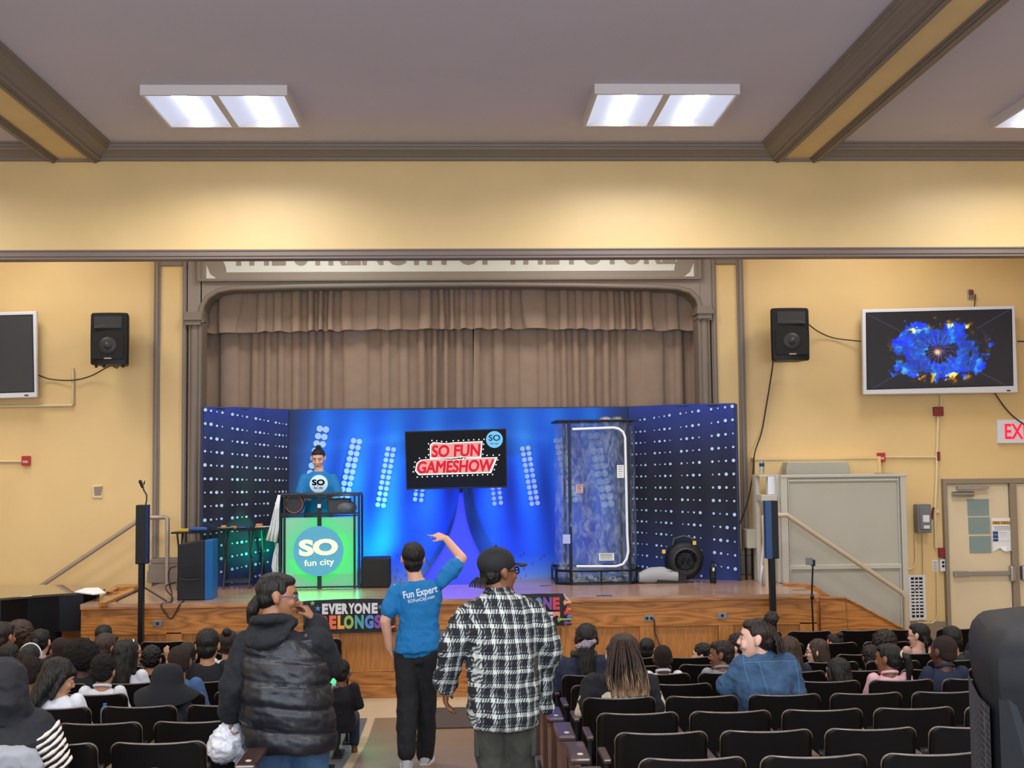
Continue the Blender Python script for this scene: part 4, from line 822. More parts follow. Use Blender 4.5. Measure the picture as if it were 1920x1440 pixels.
# ---- handrails
def rail(nm, label, pts, r, m):
    q = MB(); q.tube(pts, r, 12); return tag(q.build(nm, m, smooth=60), label, 'handrail')
Yl = 15.8
rail('stair_handrail', 'grey steel handrail rising to the left side of the stage', [(X_(315, Yl), Yl, SZ), at(314, 1000, Yl), at(314, 972, Yl), at(308, 970, Yl), at(262, 971, Yl), at(252, 981, Yl), at(75, 1100, Yl), at(72, 1106, Yl)+Vector((0, 0, -.3))], .028, M['rail'])
Yr = 14.55
rail('stair_handrail', 'beige handrail descending the right steps in front of the grey lift', [(X_(1434, Yr), Yr, SZ), at(1433, 1000, Yr), at(1432, 968, Yr), at(1438, 966, Yr), at(1476, 966, Yr), at(1486, 973, Yr), at(1692, 1112, Yr), at(1698, 1120, Yr), (at(1698, 1120, Yr).x, Yr, .02)], .03, M['rail_warm'])
# ---- wheelchair lift
yl = 14.85
L_ = lambda x, y: at(x, y, yl)
lf = thing('platform_lift', 'tall grey panelled wheelchair lift enclosure right of the stage', 'platform lift', (X_(1585, yl), yl, 0))
x0, x1 = X_(1463, yl), X_(1700, yl); zt = Z_(889, yl, 1580)
q = MB(); q.box((x0+.06, yl+.02, 0), (x1-.06, yl+.06, zt-.02)); q.box((x1-.05, yl+.05, 0), (x1, yl+1.05, zt)); q.box((x0+.1, yl+1.0, 0), (x1, yl+1.05, zt-.1)); q.build('panel', M['grey_panel'], lf, True)
q = MB()
for (a, b_) in ((x0, x0+.08), (x1-.09, x1-.02), (x0+.085, x0+.10), (x1-.125, x1-.11)): q.box((a, yl-.01, 0), (b_, yl+.06, zt-.02))
q.box((x0, yl-.02, zt-.04), (x1, yl+.1, zt)); zc = Z_(1063, yl, 1580); q.box((x0+.08, yl-.01, zc-.03), (x1-.1, yl+.05, zc+.03)); q.box((x0+.08, yl-.005, zt-.09), (x1-.1, yl+.04, zt-.06)); q.build('frame', M['grey_trim'], lf, True, bevel=.006)
a = X_(1427, yl); q = MB(); q.box((a, yl+.3, SZ), (a+.05, yl+.5, zt)); q.box((x0-.05, yl+.05, SZ), (x0, yl+.25, zt)); q.box((a, yl+.1, zt-.03), (x0, yl+.5, zt)); q.box((a, yl+.02, Z_(940, yl, 1440)), (x0-.04, yl+.3, Z_(928, yl, 1440))); q.build('gate_frame', M['grey_trim'], lf, True, bevel=.005)
bx('call_panel', (X_(1443, yl), yl+.1, Z_(928, yl, 1450)), (X_(1459, yl), yl+.2, Z_(893, yl, 1450)), M['white_plastic'], lf, .01)
bx('control_box', (X_(1410, yl), yl+.35, Z_(1032, yl, 1420)), (X_(1431, yl), yl+.65, Z_(996, yl, 1420)), M['grey_panel'], lf, .006)
q = MB(); q.box((X_(1412, yl), yl+.5, SZ), (X_(1415, yl), yl+.56, Z_(1032, yl, 1420))); q.box((X_(1424, yl), yl+.5, SZ), (X_(1427, yl), yl+.56, Z_(1032, yl, 1420))); q.build('control_box_leg', M['black_metal'], lf, True)
q = MB(); za, zb2 = Z_(888, yl+.9, 1530), Z_(866, yl+.9, 1530); xa, xb = X_(1474, yl+.9), X_(1593, yl+.9)
q.prism([(xa, yl+.9, za-.1), (xb, yl+.9, za-.1), (xb-.0, yl+.9, zb2-.08), (xb-.02, yl+.9, zb2), (xa+.02, yl+.9, zb2), (xa, yl+.9, zb2-.08)], 0, (0, .25, 0)); q.build('drive_cover', M['grey_panel'], lf, True, bevel=.01)
cloth_sheet('white_sheet', 'white fabric hanging behind the right column speaker beside the lift', 'cloth', [(1432, 950), (1431, 1000), (1427, 1060), (1421, 1095)], [(1440, 950), (1440, 1000), (1440, 1060), (1441, 1097)], 14.65, M['white_cloth'])
t = thing('water_bottle', 'clear water bottle with dark label on top of the grey lift', 'bottle', L_(1440, 888)+Vector((0, .3, 0)))
M['clear'] = mat('clear', 'DDE6EA', .08); M['clear'].node_tree.nodes['Principled BSDF'].inputs['Transmission Weight'].default_value = .85; M['clear'].node_tree.nodes['Principled BSDF'].inputs['IOR'].default_value = 1.2
def bottle(t, h, r, body, label, cap, lz=(.45, .65)):
    q = MB(); q.lathe((0, 0, 0), [(r*.9, 0), (r, .01), (r, h*.68), (r*.85, h*.76), (r*.4, h*.9), (r*.38, h*.94)], 16); q.build('bottle_body', body, t, smooth=50)
    q = MB(); q.lathe((0, 0, 0), [(r*1.01, h*lz[0]), (r*1.02, h*lz[0]+.002), (r*1.02, h*lz[1]), (r*1.01, h*lz[1]+.002)], 16); q.build('label_band', label, t, smooth=50)
    q = MB(); q.lathe((0, 0, 0), [(r*.45, h*.93), (r*.47, h*.935), (r*.47, h), (r*.4, h)], 12); q.build('cap', cap, t, smooth=50)
bottle(t, .19, .032, M['clear'], M['navy'], M['white_plastic'])
# ---- money booth
yb = 15.05
bo = thing('wind_booth', 'clear vinyl booth with black posts, flat black top and white zip arch', 'booth', (X_(1122, yb), yb+.35, SZ))
B_ = lambda x, y: at(x, y, yb)
px0, px1 = X_(1068, yb), X_(1178, yb); dpt = .75; zt = Z_(790, yb, 1120); zb = Z_(1075, yb, 1120)
q = MB()
for x in (px0, px1): q.box((x-.018, yb, SZ), (x+.018, yb+.035, zt)); q.box((x-.018, yb+dpt, SZ), (x+.018, yb+dpt+.03, zt))
for x in (px0-.15, px1+.12): q.box((x-.012, yb+.3, SZ), (x+.012, yb+.33, SZ+.22))
q.build('post', M['black_metal'], bo, True, bevel=.004)
q = MB(); q.box((X_(1043, yb), yb-.02, zt), (X_(1195, yb), yb+dpt+.06, zt+.022)); q.build('top_board', M['black_plastic'], bo, True, bevel=.004)
q = MB(); hexa = [(px0-.18, yb+.06), (px0-.0, yb-.06), (px1+.0, yb-.06), (px1+.14, yb+.06), (px1+.14, yb+dpt), (px0-.18, yb+dpt)]
q.prism([(x, y, SZ) for x, y in hexa], 0, (0, 0, .02)); 
def rail_loop(z, r=.012):
    for i in range(len(hexa)): a, b_ = hexa[i], hexa[(i+1) % 6]; q.tube([(a[0], a[1], z), (b_[0], b_[1], z)], r, 6)
rail_loop(SZ+.17, .016)
for x, y in hexa: q.tube([(x, y, SZ), (x, y, SZ+.17)], .012, 6)
q.tube([((px0+px1)/2, yb-.06, SZ), ((px0+px1)/2, yb-.06, SZ+.17)], .01, 6); q.build('base_tray', M['black_metal'], bo, True)
# vinyl: thin clear film
m = bpy.data.materials.new('vinyl'); m.use_nodes = True; nt = m.node_tree; nt.nodes.clear()
out = nt.nodes.new('ShaderNodeOutputMaterial'); mx = nt.nodes.new('ShaderNodeMixShader'); tr = nt.nodes.new('ShaderNodeBsdfTransparent'); gl = nt.nodes.new('ShaderNodeBsdfPrincipled')
gl.inputs['Base Color'].default_value = lin('B8C8E0'); gl.inputs['Roughness'].default_value = .12; gl.inputs['Specular IOR Level'].default_value = 1
tr.inputs[0].default_value = (.86, .9, .97, 1)
nz_ = nt.nodes.new('ShaderNodeTexNoise'); nz_.inputs['Scale'].default_value = 9; nz_.inputs['Detail'].default_value = 6; nz_.inputs['Distortion'].default_value = 1.5
rp = nt.nodes.new('ShaderNodeValToRGB'); rp.color_ramp.elements[0].position = .45; rp.color_ramp.elements[0].color = (.07, .07, .07, 1); rp.color_ramp.elements[1].position = .75; rp.color_ramp.elements[1].color = (.38, .38, .38, 1)
bp = nt.nodes.new('ShaderNodeBump'); bp.inputs['Strength'].default_value = .9; bp.inputs['Distance'].default_value = .03
nt.links.new(nz_.outputs[0], rp.inputs[0]); nt.links.new(rp.outputs[0], mx.inputs[0]); nt.links.new(nz_.outputs[0], bp.inputs['Height']); nt.links.new(bp.outputs[0], gl.inputs['Normal'])
nt.links.new(tr.outputs[0], mx.inputs[1]); nt.links.new(gl.outputs[0], mx.inputs[2]); nt.links.new(mx.outputs[0], out.inputs[0]); M['vinyl'] = m
q = MB(); R_ = []; rnd = random.Random(4)
hx = [(px0-.13, yb+.12), (px0, yb+.01), (px1, yb+.01), (px1+.10, yb+.12), (px1+.10, yb+dpt), (px0-.13, yb+dpt)]
for k in range(31):
    z = SZ+.03+(zt-SZ-.04)*k/30; ring = []
    for i in range(6):
        a, b_ = Vector(hx[i]+(0,)), Vector(hx[(i+1) % 6]+(0,))
        for j in range(8):
            p = a.lerp(b_, j/8); nn = noise.noise(Vector((p.x*5, p.y*5, z*3)))*.025; ring.append(Vector((p.x+nn, p.y+nn, z)))
    R_.append(ring)
q.rings(R_, caps=False); q.build('vinyl_walls', M['vinyl'], bo, True, smooth=80)
q = MB(); zl = [(1073, 805), (1150, 802), (1160, 804), (1168, 810), (1172, 820), (1174, 900), (1176, 1000), (1178, 1035), (1175, 1048), (1168, 1058), (1155, 1062), (1081, 1062)]
q.tube([at(x, y, yb-.03) for x, y in zl], .016, 8); q.build('zip_arch', mat('zip_white', 'E8ECF4', .5), bo, True, smooth=60)
def sticker(px0_, py0, px1_, py1, m, nm='sticker', lines=None):
    q = MB(); q.box((X_(px0_, yb), yb-.035, Z_(py1, yb, px0_)), (X_(px1_, yb), yb-.03, Z_(py0, yb, px0_))); q.build(nm, m, bo, True)
    if lines:
        q = MB(); n = 5
        for i in range(n): y = py0+(py1-py0)*(i+.7)/(n+.6); q.box((X_(px0_+2, yb), yb-.038, Z_(y+.7, yb, px0_)), (X_(px1_-2-(i % 2)*2, yb), yb-.035, Z_(y-.4, yb, px0_)))
        q.build('printed_lines', lines, bo, True)
sticker(1156, 872, 1169, 896, M['paper'], 'sticker', M['box_grey']); sticker(1079, 909, 1092, 924, mat('sticker_pink', 'C9A8A8', .6), 'sticker', M['dark_red']); sticker(1120, 1037, 1148, 1051, M['paper'], 'sticker', mat('sticker_green', '3D7A4E', .6)); sticker(1053, 1002, 1067, 1019, mat('sticker_blue', 'A7B7E8', .6), 'sticker')
rnd = random.Random(9)
q = MB()
for i in range(70):
    x = px0+.03+(px1-px0-.06)*rnd.random(); y = yb+.03+rnd.random()*.3; z = SZ+.03+rnd.random()**2*.13; R = Matrix.Rotation(rnd.random()*6, 3, 'Z')@Matrix.Rotation(rnd.random()*1.4, 3, 'X')
    q.add([Vector((x, y, z))+R@Vector(p) for p in ((-.04, -.018, 0), (.04, -.018, 0), (.04, .018, .006), (-.04, .018, 0))], [(0, 1, 2, 3)])
tag(q.build('paper_slips', mat('slips', 'A9A79E', .8)), 'loose pale paper slips heaped in the foot of the clear booth', 'paper', kind='stuff')
for i, px in enumerate((1141, 1163)):
    q = MB(); c = B_(px, 786)+Vector((0, .35, 0)); c.z = zt+.022+.045; r = .09
    q.ell((c.x, c.y, zt+.02), (.088, .088, .055), n=20, m=12)
    t = tag(q.build('mirror_ball', mat('mirror_%d' % i, 'B8B0C8' if i == 0 else '8F9AA0', .12, .9, bump=1, bscale=60), smooth=20), ('left' if i == 0 else 'right')+' shiny faceted party light on the black booth top', 'party light')
# ---- blower with its grey sleeve, bottle
yv2 = 15.0
bl = thing('air_blower', 'black snail-shaped air blower with round grille right of the clear booth', 'blower', (X_(1285, yv2), yv2+.15, SZ))
c0 = at(1287, 1053, yv2)+Vector((0, .05, 0)); rr = .235
q = MB(); R_ = []
for i in range(41):
    a = 2*PI*i/40; k = rr*(1-.06*i/40)
    ring = []
    for j in range(12):
        b_ = 2*PI*j/12; rad = k-.07+.085*math.cos(b_); ring.append(c0+Vector((math.cos(a)*rad, .10+math.sin(b_)*.12, math.sin(a)*rad)))
    R_.append(ring)
q.rings(R_); q.cyl(c0+Vector((0, .04, 0)), c0+Vector((0, .2, 0)), .2, 28); q.prism([(c0.x-.36, c0.y-.02, SZ+.0), (c0.x, c0.y-.02, SZ), (c0.x, c0.y-.02, SZ+.16), (c0.x-.36, c0.y-.02, SZ+.14)], 0, (0, .22, 0))
q.build('housing', M['black_plastic'], bl, True, smooth=50)
q = MB(); q.lathe(c0+Vector((0, -.02, 0)), [(.165, .05), (.165, -.01), (.15, -.02), (.14, .0), (.14, .04)], 32, 'Y'); q.build('inlet_ring', M['dark_grey'], bl, True, smooth=50)
q = MB()
for k in range(10): a = PI*k/10; d = Vector((math.cos(a), 0, math.sin(a)))*.14; q.tube([c0+d+Vector((0, -.01, 0)), c0-d+Vector((0, -.01, 0))], .004, 5)
for r_ in (.05, .09, .12): q.tube([c0+Vector((math.cos(2*PI*k/24)*r_, -.012, math.sin(2*PI*k/24)*r_)) for k in range(25)], .004, 5)
q.build('inlet_grille', M['black_metal'], bl, True)
q = MB(); q.tube([c0+Vector((-.15, .1, .15)), c0+Vector((-.12, .1, .27)), c0+Vector((.0, .1, .3)), c0+Vector((.1, .1, .27)), c0+Vector((.16, .1, .15))], .02, 8); q.build('carry_handle', M['dark_grey'], bl, True, smooth=60)
for dx, dz in ((-.27, .12), (.11, .22)): q = MB(); q.box((c0.x+dx-.02, c0.y-.02, c0.z+dz-.02), (c0.x+dx+.02, c0.y+.0, c0.z+dz+.025)); q.build('yellow_tag', M['yellow'], bl, True)
q = MB(); R_ = []
for i in range(13):
    t = i/12; x = X_(1268, yv2)+(X_(1196, yv2)-X_(1268, yv2))*t; w_ = .10-.03*t; h_ = .16*(1-.15*t)+.05*math.sin(t*PI)*(1 if t > .3 else .5)
    R_.append([Vector((x, yv2+.1+w_*math.cos(2*PI*j/14), SZ+.003+max(0, h_*(.5+.5*math.sin(2*PI*j/14))+.012*noise.noise(Vector((x*9, j, 1)))))) for j in range(14)])
q.rings(R_); tag(q.build('air_sleeve', M['sock_grey'], smooth=70), 'grey fabric air sleeve joining the blower to the clear booth', 'sleeve')
t = thing('drink_flask', 'tall black flask on the stage floor right of the blower', 'bottle', at(1337, 1088, 15.0)); t.location.z = SZ
bottle(t, .27, .04, M['black_plastic'], M['dark_grey'], M['black_plastic'], (.3, .32))
bx('mark', (-.012, -.043, .15), (.012, -.04, .19), M['white_plastic'], t, world=False)
# ---- floor bits on the stage
for (px, py, m_, lab) in ((560, 1120, 'yellow', None), (1133, 1117, 'navy', 'flat dark blue cloth patch on the stage floor below the clear booth'), (1022, 1098, 'dark_grey', 'small dark tape scrap on the stage floor behind the plaid man')):
    if lab: c = atz(px, py, SZ+.003); q = MB(); q.loft([((c.x, c.y, SZ), .1 if m_ == 'navy' else .07, .05 if m_ == 'navy' else .03), ((c.x, c.y, SZ+.006), .09 if m_ == 'navy' else .065, .045 if m_ == 'navy' else .025)], n=12); tag(q.build('floor_patch', M[m_]), lab, 'patch')
# ---- banners
def star(q, c, r, Y):
    q.prism([c+Vector((math.sin(2*PI*k/10)*(r if k % 2 == 0 else r*.42), Y, math.cos(2*PI*k/10)*(r if k % 2 == 0 else r*.42))) for k in range(10)], 0, (0, .002, 0))
yb2 = YS-.045
def banner(label, TL, TR, BR, BL):
    c = [at(*p, yb2) for p in (TL, TR, BR, BL)]; t = thing('banner', label, 'banner', (sum(c, Vector())/4).xy.to_3d()+Vector((0, 0, c[3].z)))
    R_ = []; n = 24
    for v in range(9):
        f = v/8; R_.append([c[3].lerp(c[2], u/n).lerp(c[0].lerp(c[1], u/n), f)+Vector((0, -.008*math.sin(u*.9+v*.3)-(.0), .012*math.sin(u/n*PI)*(f > .99))) for u in range(n+1)])
    q = MB(); q.rings(R_, close=False, caps=False); q.build('sheet', mat('banner_black', '17191C', .6), t, True, smooth=70); return t
bt1 = banner('black banner with EVERYONE BELONGS in white and rainbow letters', (568, 1127), (740, 1123), (741, 1185), (570, 1188))
def T_(px, py): return at(px, py, yb2-.03)
def letters(t, s, xs, ytop, ybot, cols, bold=.06):
    for ch, (xa, xb), c in zip(s, xs, cols):
        m_ = M.get('c'+c) or mm('c'+c, c, .6)
        xm = (xa+xb)/2; ym = (ytop+ybot)/2+(-.016*(xm-650) if t == bt1 else 0)
        text('letter', ch, T_(xm, ym), (xb-xa)*yb2/FPX, (ybot-ytop)*yb2/FPX, m_, t, bold)
WH = 'D6D4D8'
letters(bt1, 'EVERYONE', [(604, 615), (615.5, 629), (629, 640), (641, 653), (653, 665), (664.5, 679), (680.5, 694), (697, 708)], 1131.5, 1151, [WH]*8)
letters(bt1, 'BELONGS', [(601, 615), (617.5, 630.5), (633, 646), (645, 663), (665.5, 682), (684, 700.5), (702, 716)], 1154, 1179, ['C8404A', 'E2694A', 'E59A42', '8FB15A', '4F9A9E', '5580C8', '7C4A9A'])
for px, py, c, r in ((596, 1141, '5580C8', .035), (586, 1131, '8FB15A', .03), (713, 1138, '3F6FA0', .035)): q = MB(); star(q, T_(px, py), r, .0); q.build('star', M.get('c'+c) or mm('c'+c, c, .6), bt1, True)
q = MB(); q.tube([T_(733, 1177), T_(741, 1174)], .012, 6); q.build('printed_arm', M['cE2694A'], bt1, True)
bt2 = banner('black banner with colourful hands, partly behind the plaid man', (905, 1119), (1056, 1113), (1072, 1172), (905, 1179))
mm('c5580C8', '5580C8', .6)
letters(bt2, 'ONE', [(1003, 1017), (1018.5, 1035), (1036.5, 1049.5)], 1120, 1143, ['5580C8', '7C4A9A', 'C8404A']); letters(bt2, 'E', [(1025, 1037)], 1147.5, 1167, [WH])
q = MB(); q.prism([T_(1037, 1147), T_(1050, 1147), T_(1050, 1157), T_(1043.5, 1153.5), T_(1037, 1157.5)], 0, (0, .003, 0)); q.build('printed_ribbon', mat('ribbon', 'E08A78', .6), bt2, True)
for (x0, y0, c) in ((1045, 1161.5, '8FB15A'), (1057, 1149, 'C8404A'), (1061, 1143, 'E2694A'), (1057, 1168, '7C4A9A'), (1063, 1156, '5580C8'), (1056, 1130, 'E2A07A')):
    q = MB(); q.tube([T_(x0+5, y0), T_(1071, y0-.3)], .010, 6)
    for a in (-.9, -.4, 0, .4, .9): q.tube([T_(x0+6, y0), T_(x0+6-6*math.cos(a), y0-6*math.sin(a))], .006, 5)
    q.ell(T_(x0+6, y0), (.018, .004, .016), n=8, m=6); q.build('printed_hand', M.get('c'+c) or mm('c'+c, c, .6), bt2, True)
q = MB(); q.prism([at(1056, 1112, yb2), at(1072, 1132, yb2), at(1062, 1122, yb2-.03)], 0, (0, .004, 0)); q.build('folded_corner', M['paper'], bt2, True)
# ---- grand piano at the left
pz = 1.12
pi_ = thing('grand_piano', 'black grand piano with closed lid left of the stage', 'piano', (-5.4, 14.0, 0))
pts = [(-60, 1128), (0, 1126), (60, 1121), (120, 1117), (165, 1115), (190, 1112), (198, 1107), (192, 1102), (150, 1100.5), (0, 1100), (-60, 1100)]
P = [atz(x, y, pz) for x, y in pts]; P = [Vector((p.x, max(p.y, 13.0), pz)) for p in P]
q = MB(); q.prism(P, 0, (0, 0, .025)); q.build('lid', mat('piano_lid', '4A4238', .18, coat=1), pi_, True, bevel=.004)  # brownish reflection put into the black lid's base colour
q = MB(); cxp = sum((p.x for p in P))/len(P); q.prism([Vector((p.x-.06 if p.x > cxp else p.x, p.y+(.03 if i < 6 else -.03), .72)) for i, p in enumerate(P)], 0, (0, 0, pz-.72)); q.build('case', M['black_metal'], pi_, True)
for x, y in ((-4.62, 14.2), (-6.0, 13.9), (-6.3, 14.8)): q = MB(); q.loft([((x, y, 0), .05, .05), ((x, y, .1), .045, .045), ((x, y, .72), .08, .08)], n=12); q.build('leg', M['black_metal'], pi_, True, smooth=50)
q = MB(); q.box((-5.6, 14.2, .12), (-5.3, 14.5, .72)); q.build('pedal_lyre', M['black_metal'], pi_, True)
c = [atz(140, 1111, pz+.03), atz(160, 1107, pz+.03), atz(185, 1106.5, pz+.03), atz(197, 1113, pz+.03), atz(175, 1113, pz+.03)]
q = MB(); q.prism([p+Vector((0, 0, .02*math.sin(i))) for i, p in enumerate(c)], 0, (0, 0, .012)); tag(q.build('sheet_paper', M['paper']), 'white papers lying on the tail of the piano lid', 'paper')
# ---- near loudspeaker, bottom right
t = thing('near_loudspeaker', 'large black loudspeaker close up at the lower right corner', 'loudspeaker', (1.50, 3.0, floor_z(3)))
Yn = 2.95; zt = Z_(1183, Yn+.0, 1880); xa = X_(1822, Yn+.25, 1300)+.01
q = MB()
OUT = [(X_(1809, 3.40), 3.40), (X_(1817, 3.22), 3.22), (X_(1828, 3.06), 3.06), (X_(1847, 2.93), 2.93), (X_(1990, 2.84), 2.84), (1.74, 2.98), (1.76, 3.40), (1.58, 3.50)]
ocx, ocy = 1.58, 3.2
def sec(z, k=0): return [Vector((x+(ocx-x)*k, y+(ocy-y)*k, z)) for x, y in OUT]
z0 = zt-.72
q.rings([sec(z0, .06), sec(z0+.03), sec(zt-.17), sec(zt-.13, -.03), sec(zt-.07, -.03), sec(zt-.035, .02), sec(zt, .14)]); q.build('cabinet', mat('near_black', '131417', .6, bump=.15, bscale=500, spec=.25), t, True, smooth=50, bevel=.02)
# honeycomb grille strip wrapped on the left front
m = mat('honeycomb', '07080A', .5); nt = m.node_tree; b = nt.nodes['Principled BSDF']; tc = nt.nodes.new('ShaderNodeTexCoord'); vo = nt.nodes.new('ShaderNodeTexVoronoi'); vo.inputs['Scale'].default_value = 62; vo.feature = 'DISTANCE_TO_EDGE'; vo.inputs['Randomness'].default_value = .15
rp = nt.nodes.new('ShaderNodeValToRGB'); rp.color_ramp.elements[0].position = .05; rp.color_ramp.elements[0].color = lin('4A4E55'); rp.color_ramp.elements[1].position = .14; rp.color_ramp.elements[1].color = lin('050506')
nt.links.new(tc.outputs['Object'], vo.inputs['Vector']); nt.links.new(vo.outputs['Distance'], rp.inputs[0]); nt.links.new(rp.outputs[0], b.inputs['Base Color'])
q = MB(); R_ = [[Vector((x-.012, y-.004, z)) for x, y in OUT[:4]] for z in (z0+.04, zt-.30, zt-.20, zt-.175)]
q.rings(R_, close=False, caps=False); q.build('grille', m, t, True, smooth=60)
q = MB(); lx, rx = X_(1857, 2.92), X_(1990, 2.84)-.02
q.prism([Vector((lx, 2.928, z0+.05)), Vector((rx, 2.838, z0+.05)), Vector((rx, 2.838, Z_(1295, 2.84))), Vector((lx+.03, 2.925, Z_(1252, 2.92))), Vector((lx, 2.928, Z_(1262, 2.92)))], 0, (0, -.008, 0)); q.build('side_moulding', mat('near_black2', '16181B', .6, spec=.25), t, True, bevel=.004)
q = MB(); q.cyl((xa+.22, Yn+.2, floor_z(3)+.1), (xa+.22, Yn+.2, z0), .02, 12); q.build('pole', M['black_metal'], t, True)
for k in range(3): a = 2*PI*k/3; q = MB(); q.tube([(xa+.22, Yn+.2, floor_z(3)+.5), (xa+.22+.45*math.cos(a), Yn+.2+.45*math.sin(a), floor_z(3)+.01)], .014, 8); q.build('leg', M['black_metal'], t, True)
# ================================================================== SEATING
ROWS = [5.42+.84*i for i in range(10)]
PITCH = .53
ORD = ['first', 'second', 'third', 'fourth', 'fifth', 'sixth', 'seventh', 'eighth', 'ninth', 'tenth', 'eleventh', 'twelfth']
SEAT_H = .755
def back_pt(x, z, off=0):
    w_ = .23; t = (z-.30)/(SEAT_H-.30)
    return Vector((x, -.035*(1-(x/w_)**2)-.085*t+.02+off, z))
def make_seat(flip):
    t = thing('auditorium_seat', 'seat', 'seat')
    w_, r, z0, z1 = .23, .045, .33, SEAT_H
    def outline():
        pts = []
        for cx, cz, a0 in ((w_-r, z1-r, 0), (-w_+r, z1-r, 90)):
            for i in range(6): a = math.radians(a0+i*18); pts.append((cx+r*math.cos(a), cz+r*math.sin(a)))
        return pts
    # grid following the outline width per height
    q = MB(); R_ = []; zs = [z0, z0+.1, z0+.2, z1-r]+[z1-r+r*math.sin(math.radians(a)) for a in (20, 40, 60, 75, 90)]
    for z in zs:
        ww = w_ if z <= z1-r else w_-r+math.sqrt(max(0, r*r-(z-z1+r)**2)); dip = .008
        R_.append([back_pt(ww*(-1+2*j/12), z-(dip*(1-(1-2*j/12)**2) if z > z1-.06 else 0)) for j in range(13)])
    q.rings(R_, close=False, caps=False); o = q.build('backrest', M['seat_black'], t, smooth=50); sd = o.modifiers.new('thickness', 'SOLIDIFY'); sd.thickness = .014; sd.offset = 0
    q = MB(); path = [(w_, z0+.05), (w_, z0+.2), (w_, z1-r-.02)]+outline()+[(-w_, z1-r-.02), (-w_, z0+.2), (-w_, z0+.05)]
    pp = []
    for x, z in path:
        pp.append((x, z))
    P = []
    for i, (x, z) in enumerate(pp):
        P.append(back_pt(x, z-(.008*(1-(x/w_)**2) if z > z1-.06 else 0)))
        if i+1 < len(pp) and abs(pp[i+1][0]-x) > .2:
            for k in range(1, 8): xx = x+(pp[i+1][0]-x)*k/8; P.append(back_pt(xx, z-.008*(1-(xx/w_)**2)))
    q.tube(P, .0065, 6, [(.0035 if p.z < z1-.05 else .0062) for p in P]); q.build('edge_trim', M['seat_edge'], t, smooth=60)
    q = MB()
    def pan(y, x): return Vector((x, y, .385-.02*math.cos(x*6)+.012*math.sin(y*7)))
    R_ = [[pan(.03+(.26 if flip else .38)*i/8, -.22+.44*j/10) for j in range(11)] for i in range(9)]; q.rings(R_, close=False, caps=False)
    if flip:
        Rm = Matrix.Rotation(math.radians(74), 3, 'X'); q.v = [Vector((0, .04, .37))+Rm@(v-Vector((0, .04, .37))) for v in q.v]
    o = q.build('seat_pan', M['seat_black'], t, smooth=50); sd = o.modifiers.new('thickness', 'SOLIDIFY'); sd.thickness = .02
    q = MB(); x = -.265; q.box((x-.012, .02, .02), (x+.012, .07, .60)); q.box((x-.012, -.02, .33), (x+.012, .12, .42)); q.box((x-.03, -.05, 0), (x+.03, .20, .025)); q.build('standard', M['iron'], t, bevel=.004)
    q = MB(); q.box((x-.022, -.01, .585), (x+.022, .27, .61)); q.build('armrest', M['arm_brown'], t, bevel=.008)
    return t
seat_up, seat_dn = make_seat(True), make_seat(False)
used = {True: False, False: False}
RX0, LX0 = .98, -1.505
occupied = set()     # filled by the audience list: (side, row, col)
def seat_cols(side, row):
    Y = ROWS[row]; lim = (X_(1990, Y) if side == 'R' else X_(-60, Y)); n = 0; out = []
    while True:
        x = RX0+PITCH*n if side == 'R' else LX0-PITCH*n
        if abs(x)-.25 > abs(lim): break
        out.append((n, x)); n += 1
    return out
ZR = [1.27, 1.195, 1.12, 1.045, .97, .90, .84, .79, .765, .755]
def row_floor(r): return floor_z(ROWS[r])
def place_seats():
    for side in 'RL':
        for r in range(10):
            if side == 'L' and r == 9: pass
            for n, x in seat_cols(side, r):
                if side == 'R' and r >= 8 and n < 4: continue   # front rows start further right
                if side == 'R' and ROWS[r] < 6.2 and x > 2.35: continue
                occ = (side, r, n) in occupied; src = seat_dn if occ else seat_up
                if not used[occ]: o = src; used[occ] = True
                else: o = copy_tree(src)
                o.location = (x, ROWS[r], row_floor(r))
                o['label'] = 'black plywood seat, %s from the aisle, %s row from the camera, %s block' % (ORD[n], ORD[r], 'right' if side == 'R' else 'left')
                o['category'] = 'seat'; o['group'] = 'auditorium seats %s of the aisle' % ('right' if side == 'R' else 'left')
def make_end(sgn):
    """aisle end standard: wooden panel with armrest; sgn=-1: panel on the seat's left"""
    t = thing('row_end_panel', 'end', 'armrest')
    q = MB(); q.prism([(0, .02, .12), (0, .34, .12), (0, .36, .58), (0, -.04, .58)], 0, (.035, 0, 0)); q.build('side_board', M['end_brown'], t, bevel=.006)
    q = MB(); q.box((-.025, -.06, .58), (.085, .33, .615)); q.build('armrest', M['arm_brown'], t, bevel=.012)
    q = MB(); q.lathe((.035, .03, .615), [(.016, 0), (.015, .003), (.001, .005)], 12); q.build('screw_cap', M['stud'], t)
    q = MB(); q.box((.045, .02, .02), (.07, .07, .6)); q.box((.02, -.05, 0), (.10, .25, .025)); q.build('standard', M['iron'], t, bevel=.004)
    return t
def place_ends():
    base = make_end(1); first = True
    for side in 'RL':
        for r in range(8):
            o = base if first else copy_tree(base); first = False
            x = .555 if side == 'R' else -1.135
            o.location = (x, ROWS[r]+.1, floor_z(ROWS[r]+.1)+.0)
            o['label'] = 'brown wooden aisle armrest panel, %s row from the camera, %s side of aisle' % (ORD[r], 'right' if side == 'R' else 'left'); o['category'] = 'armrest'; o['group'] = 'row ends along the aisle'
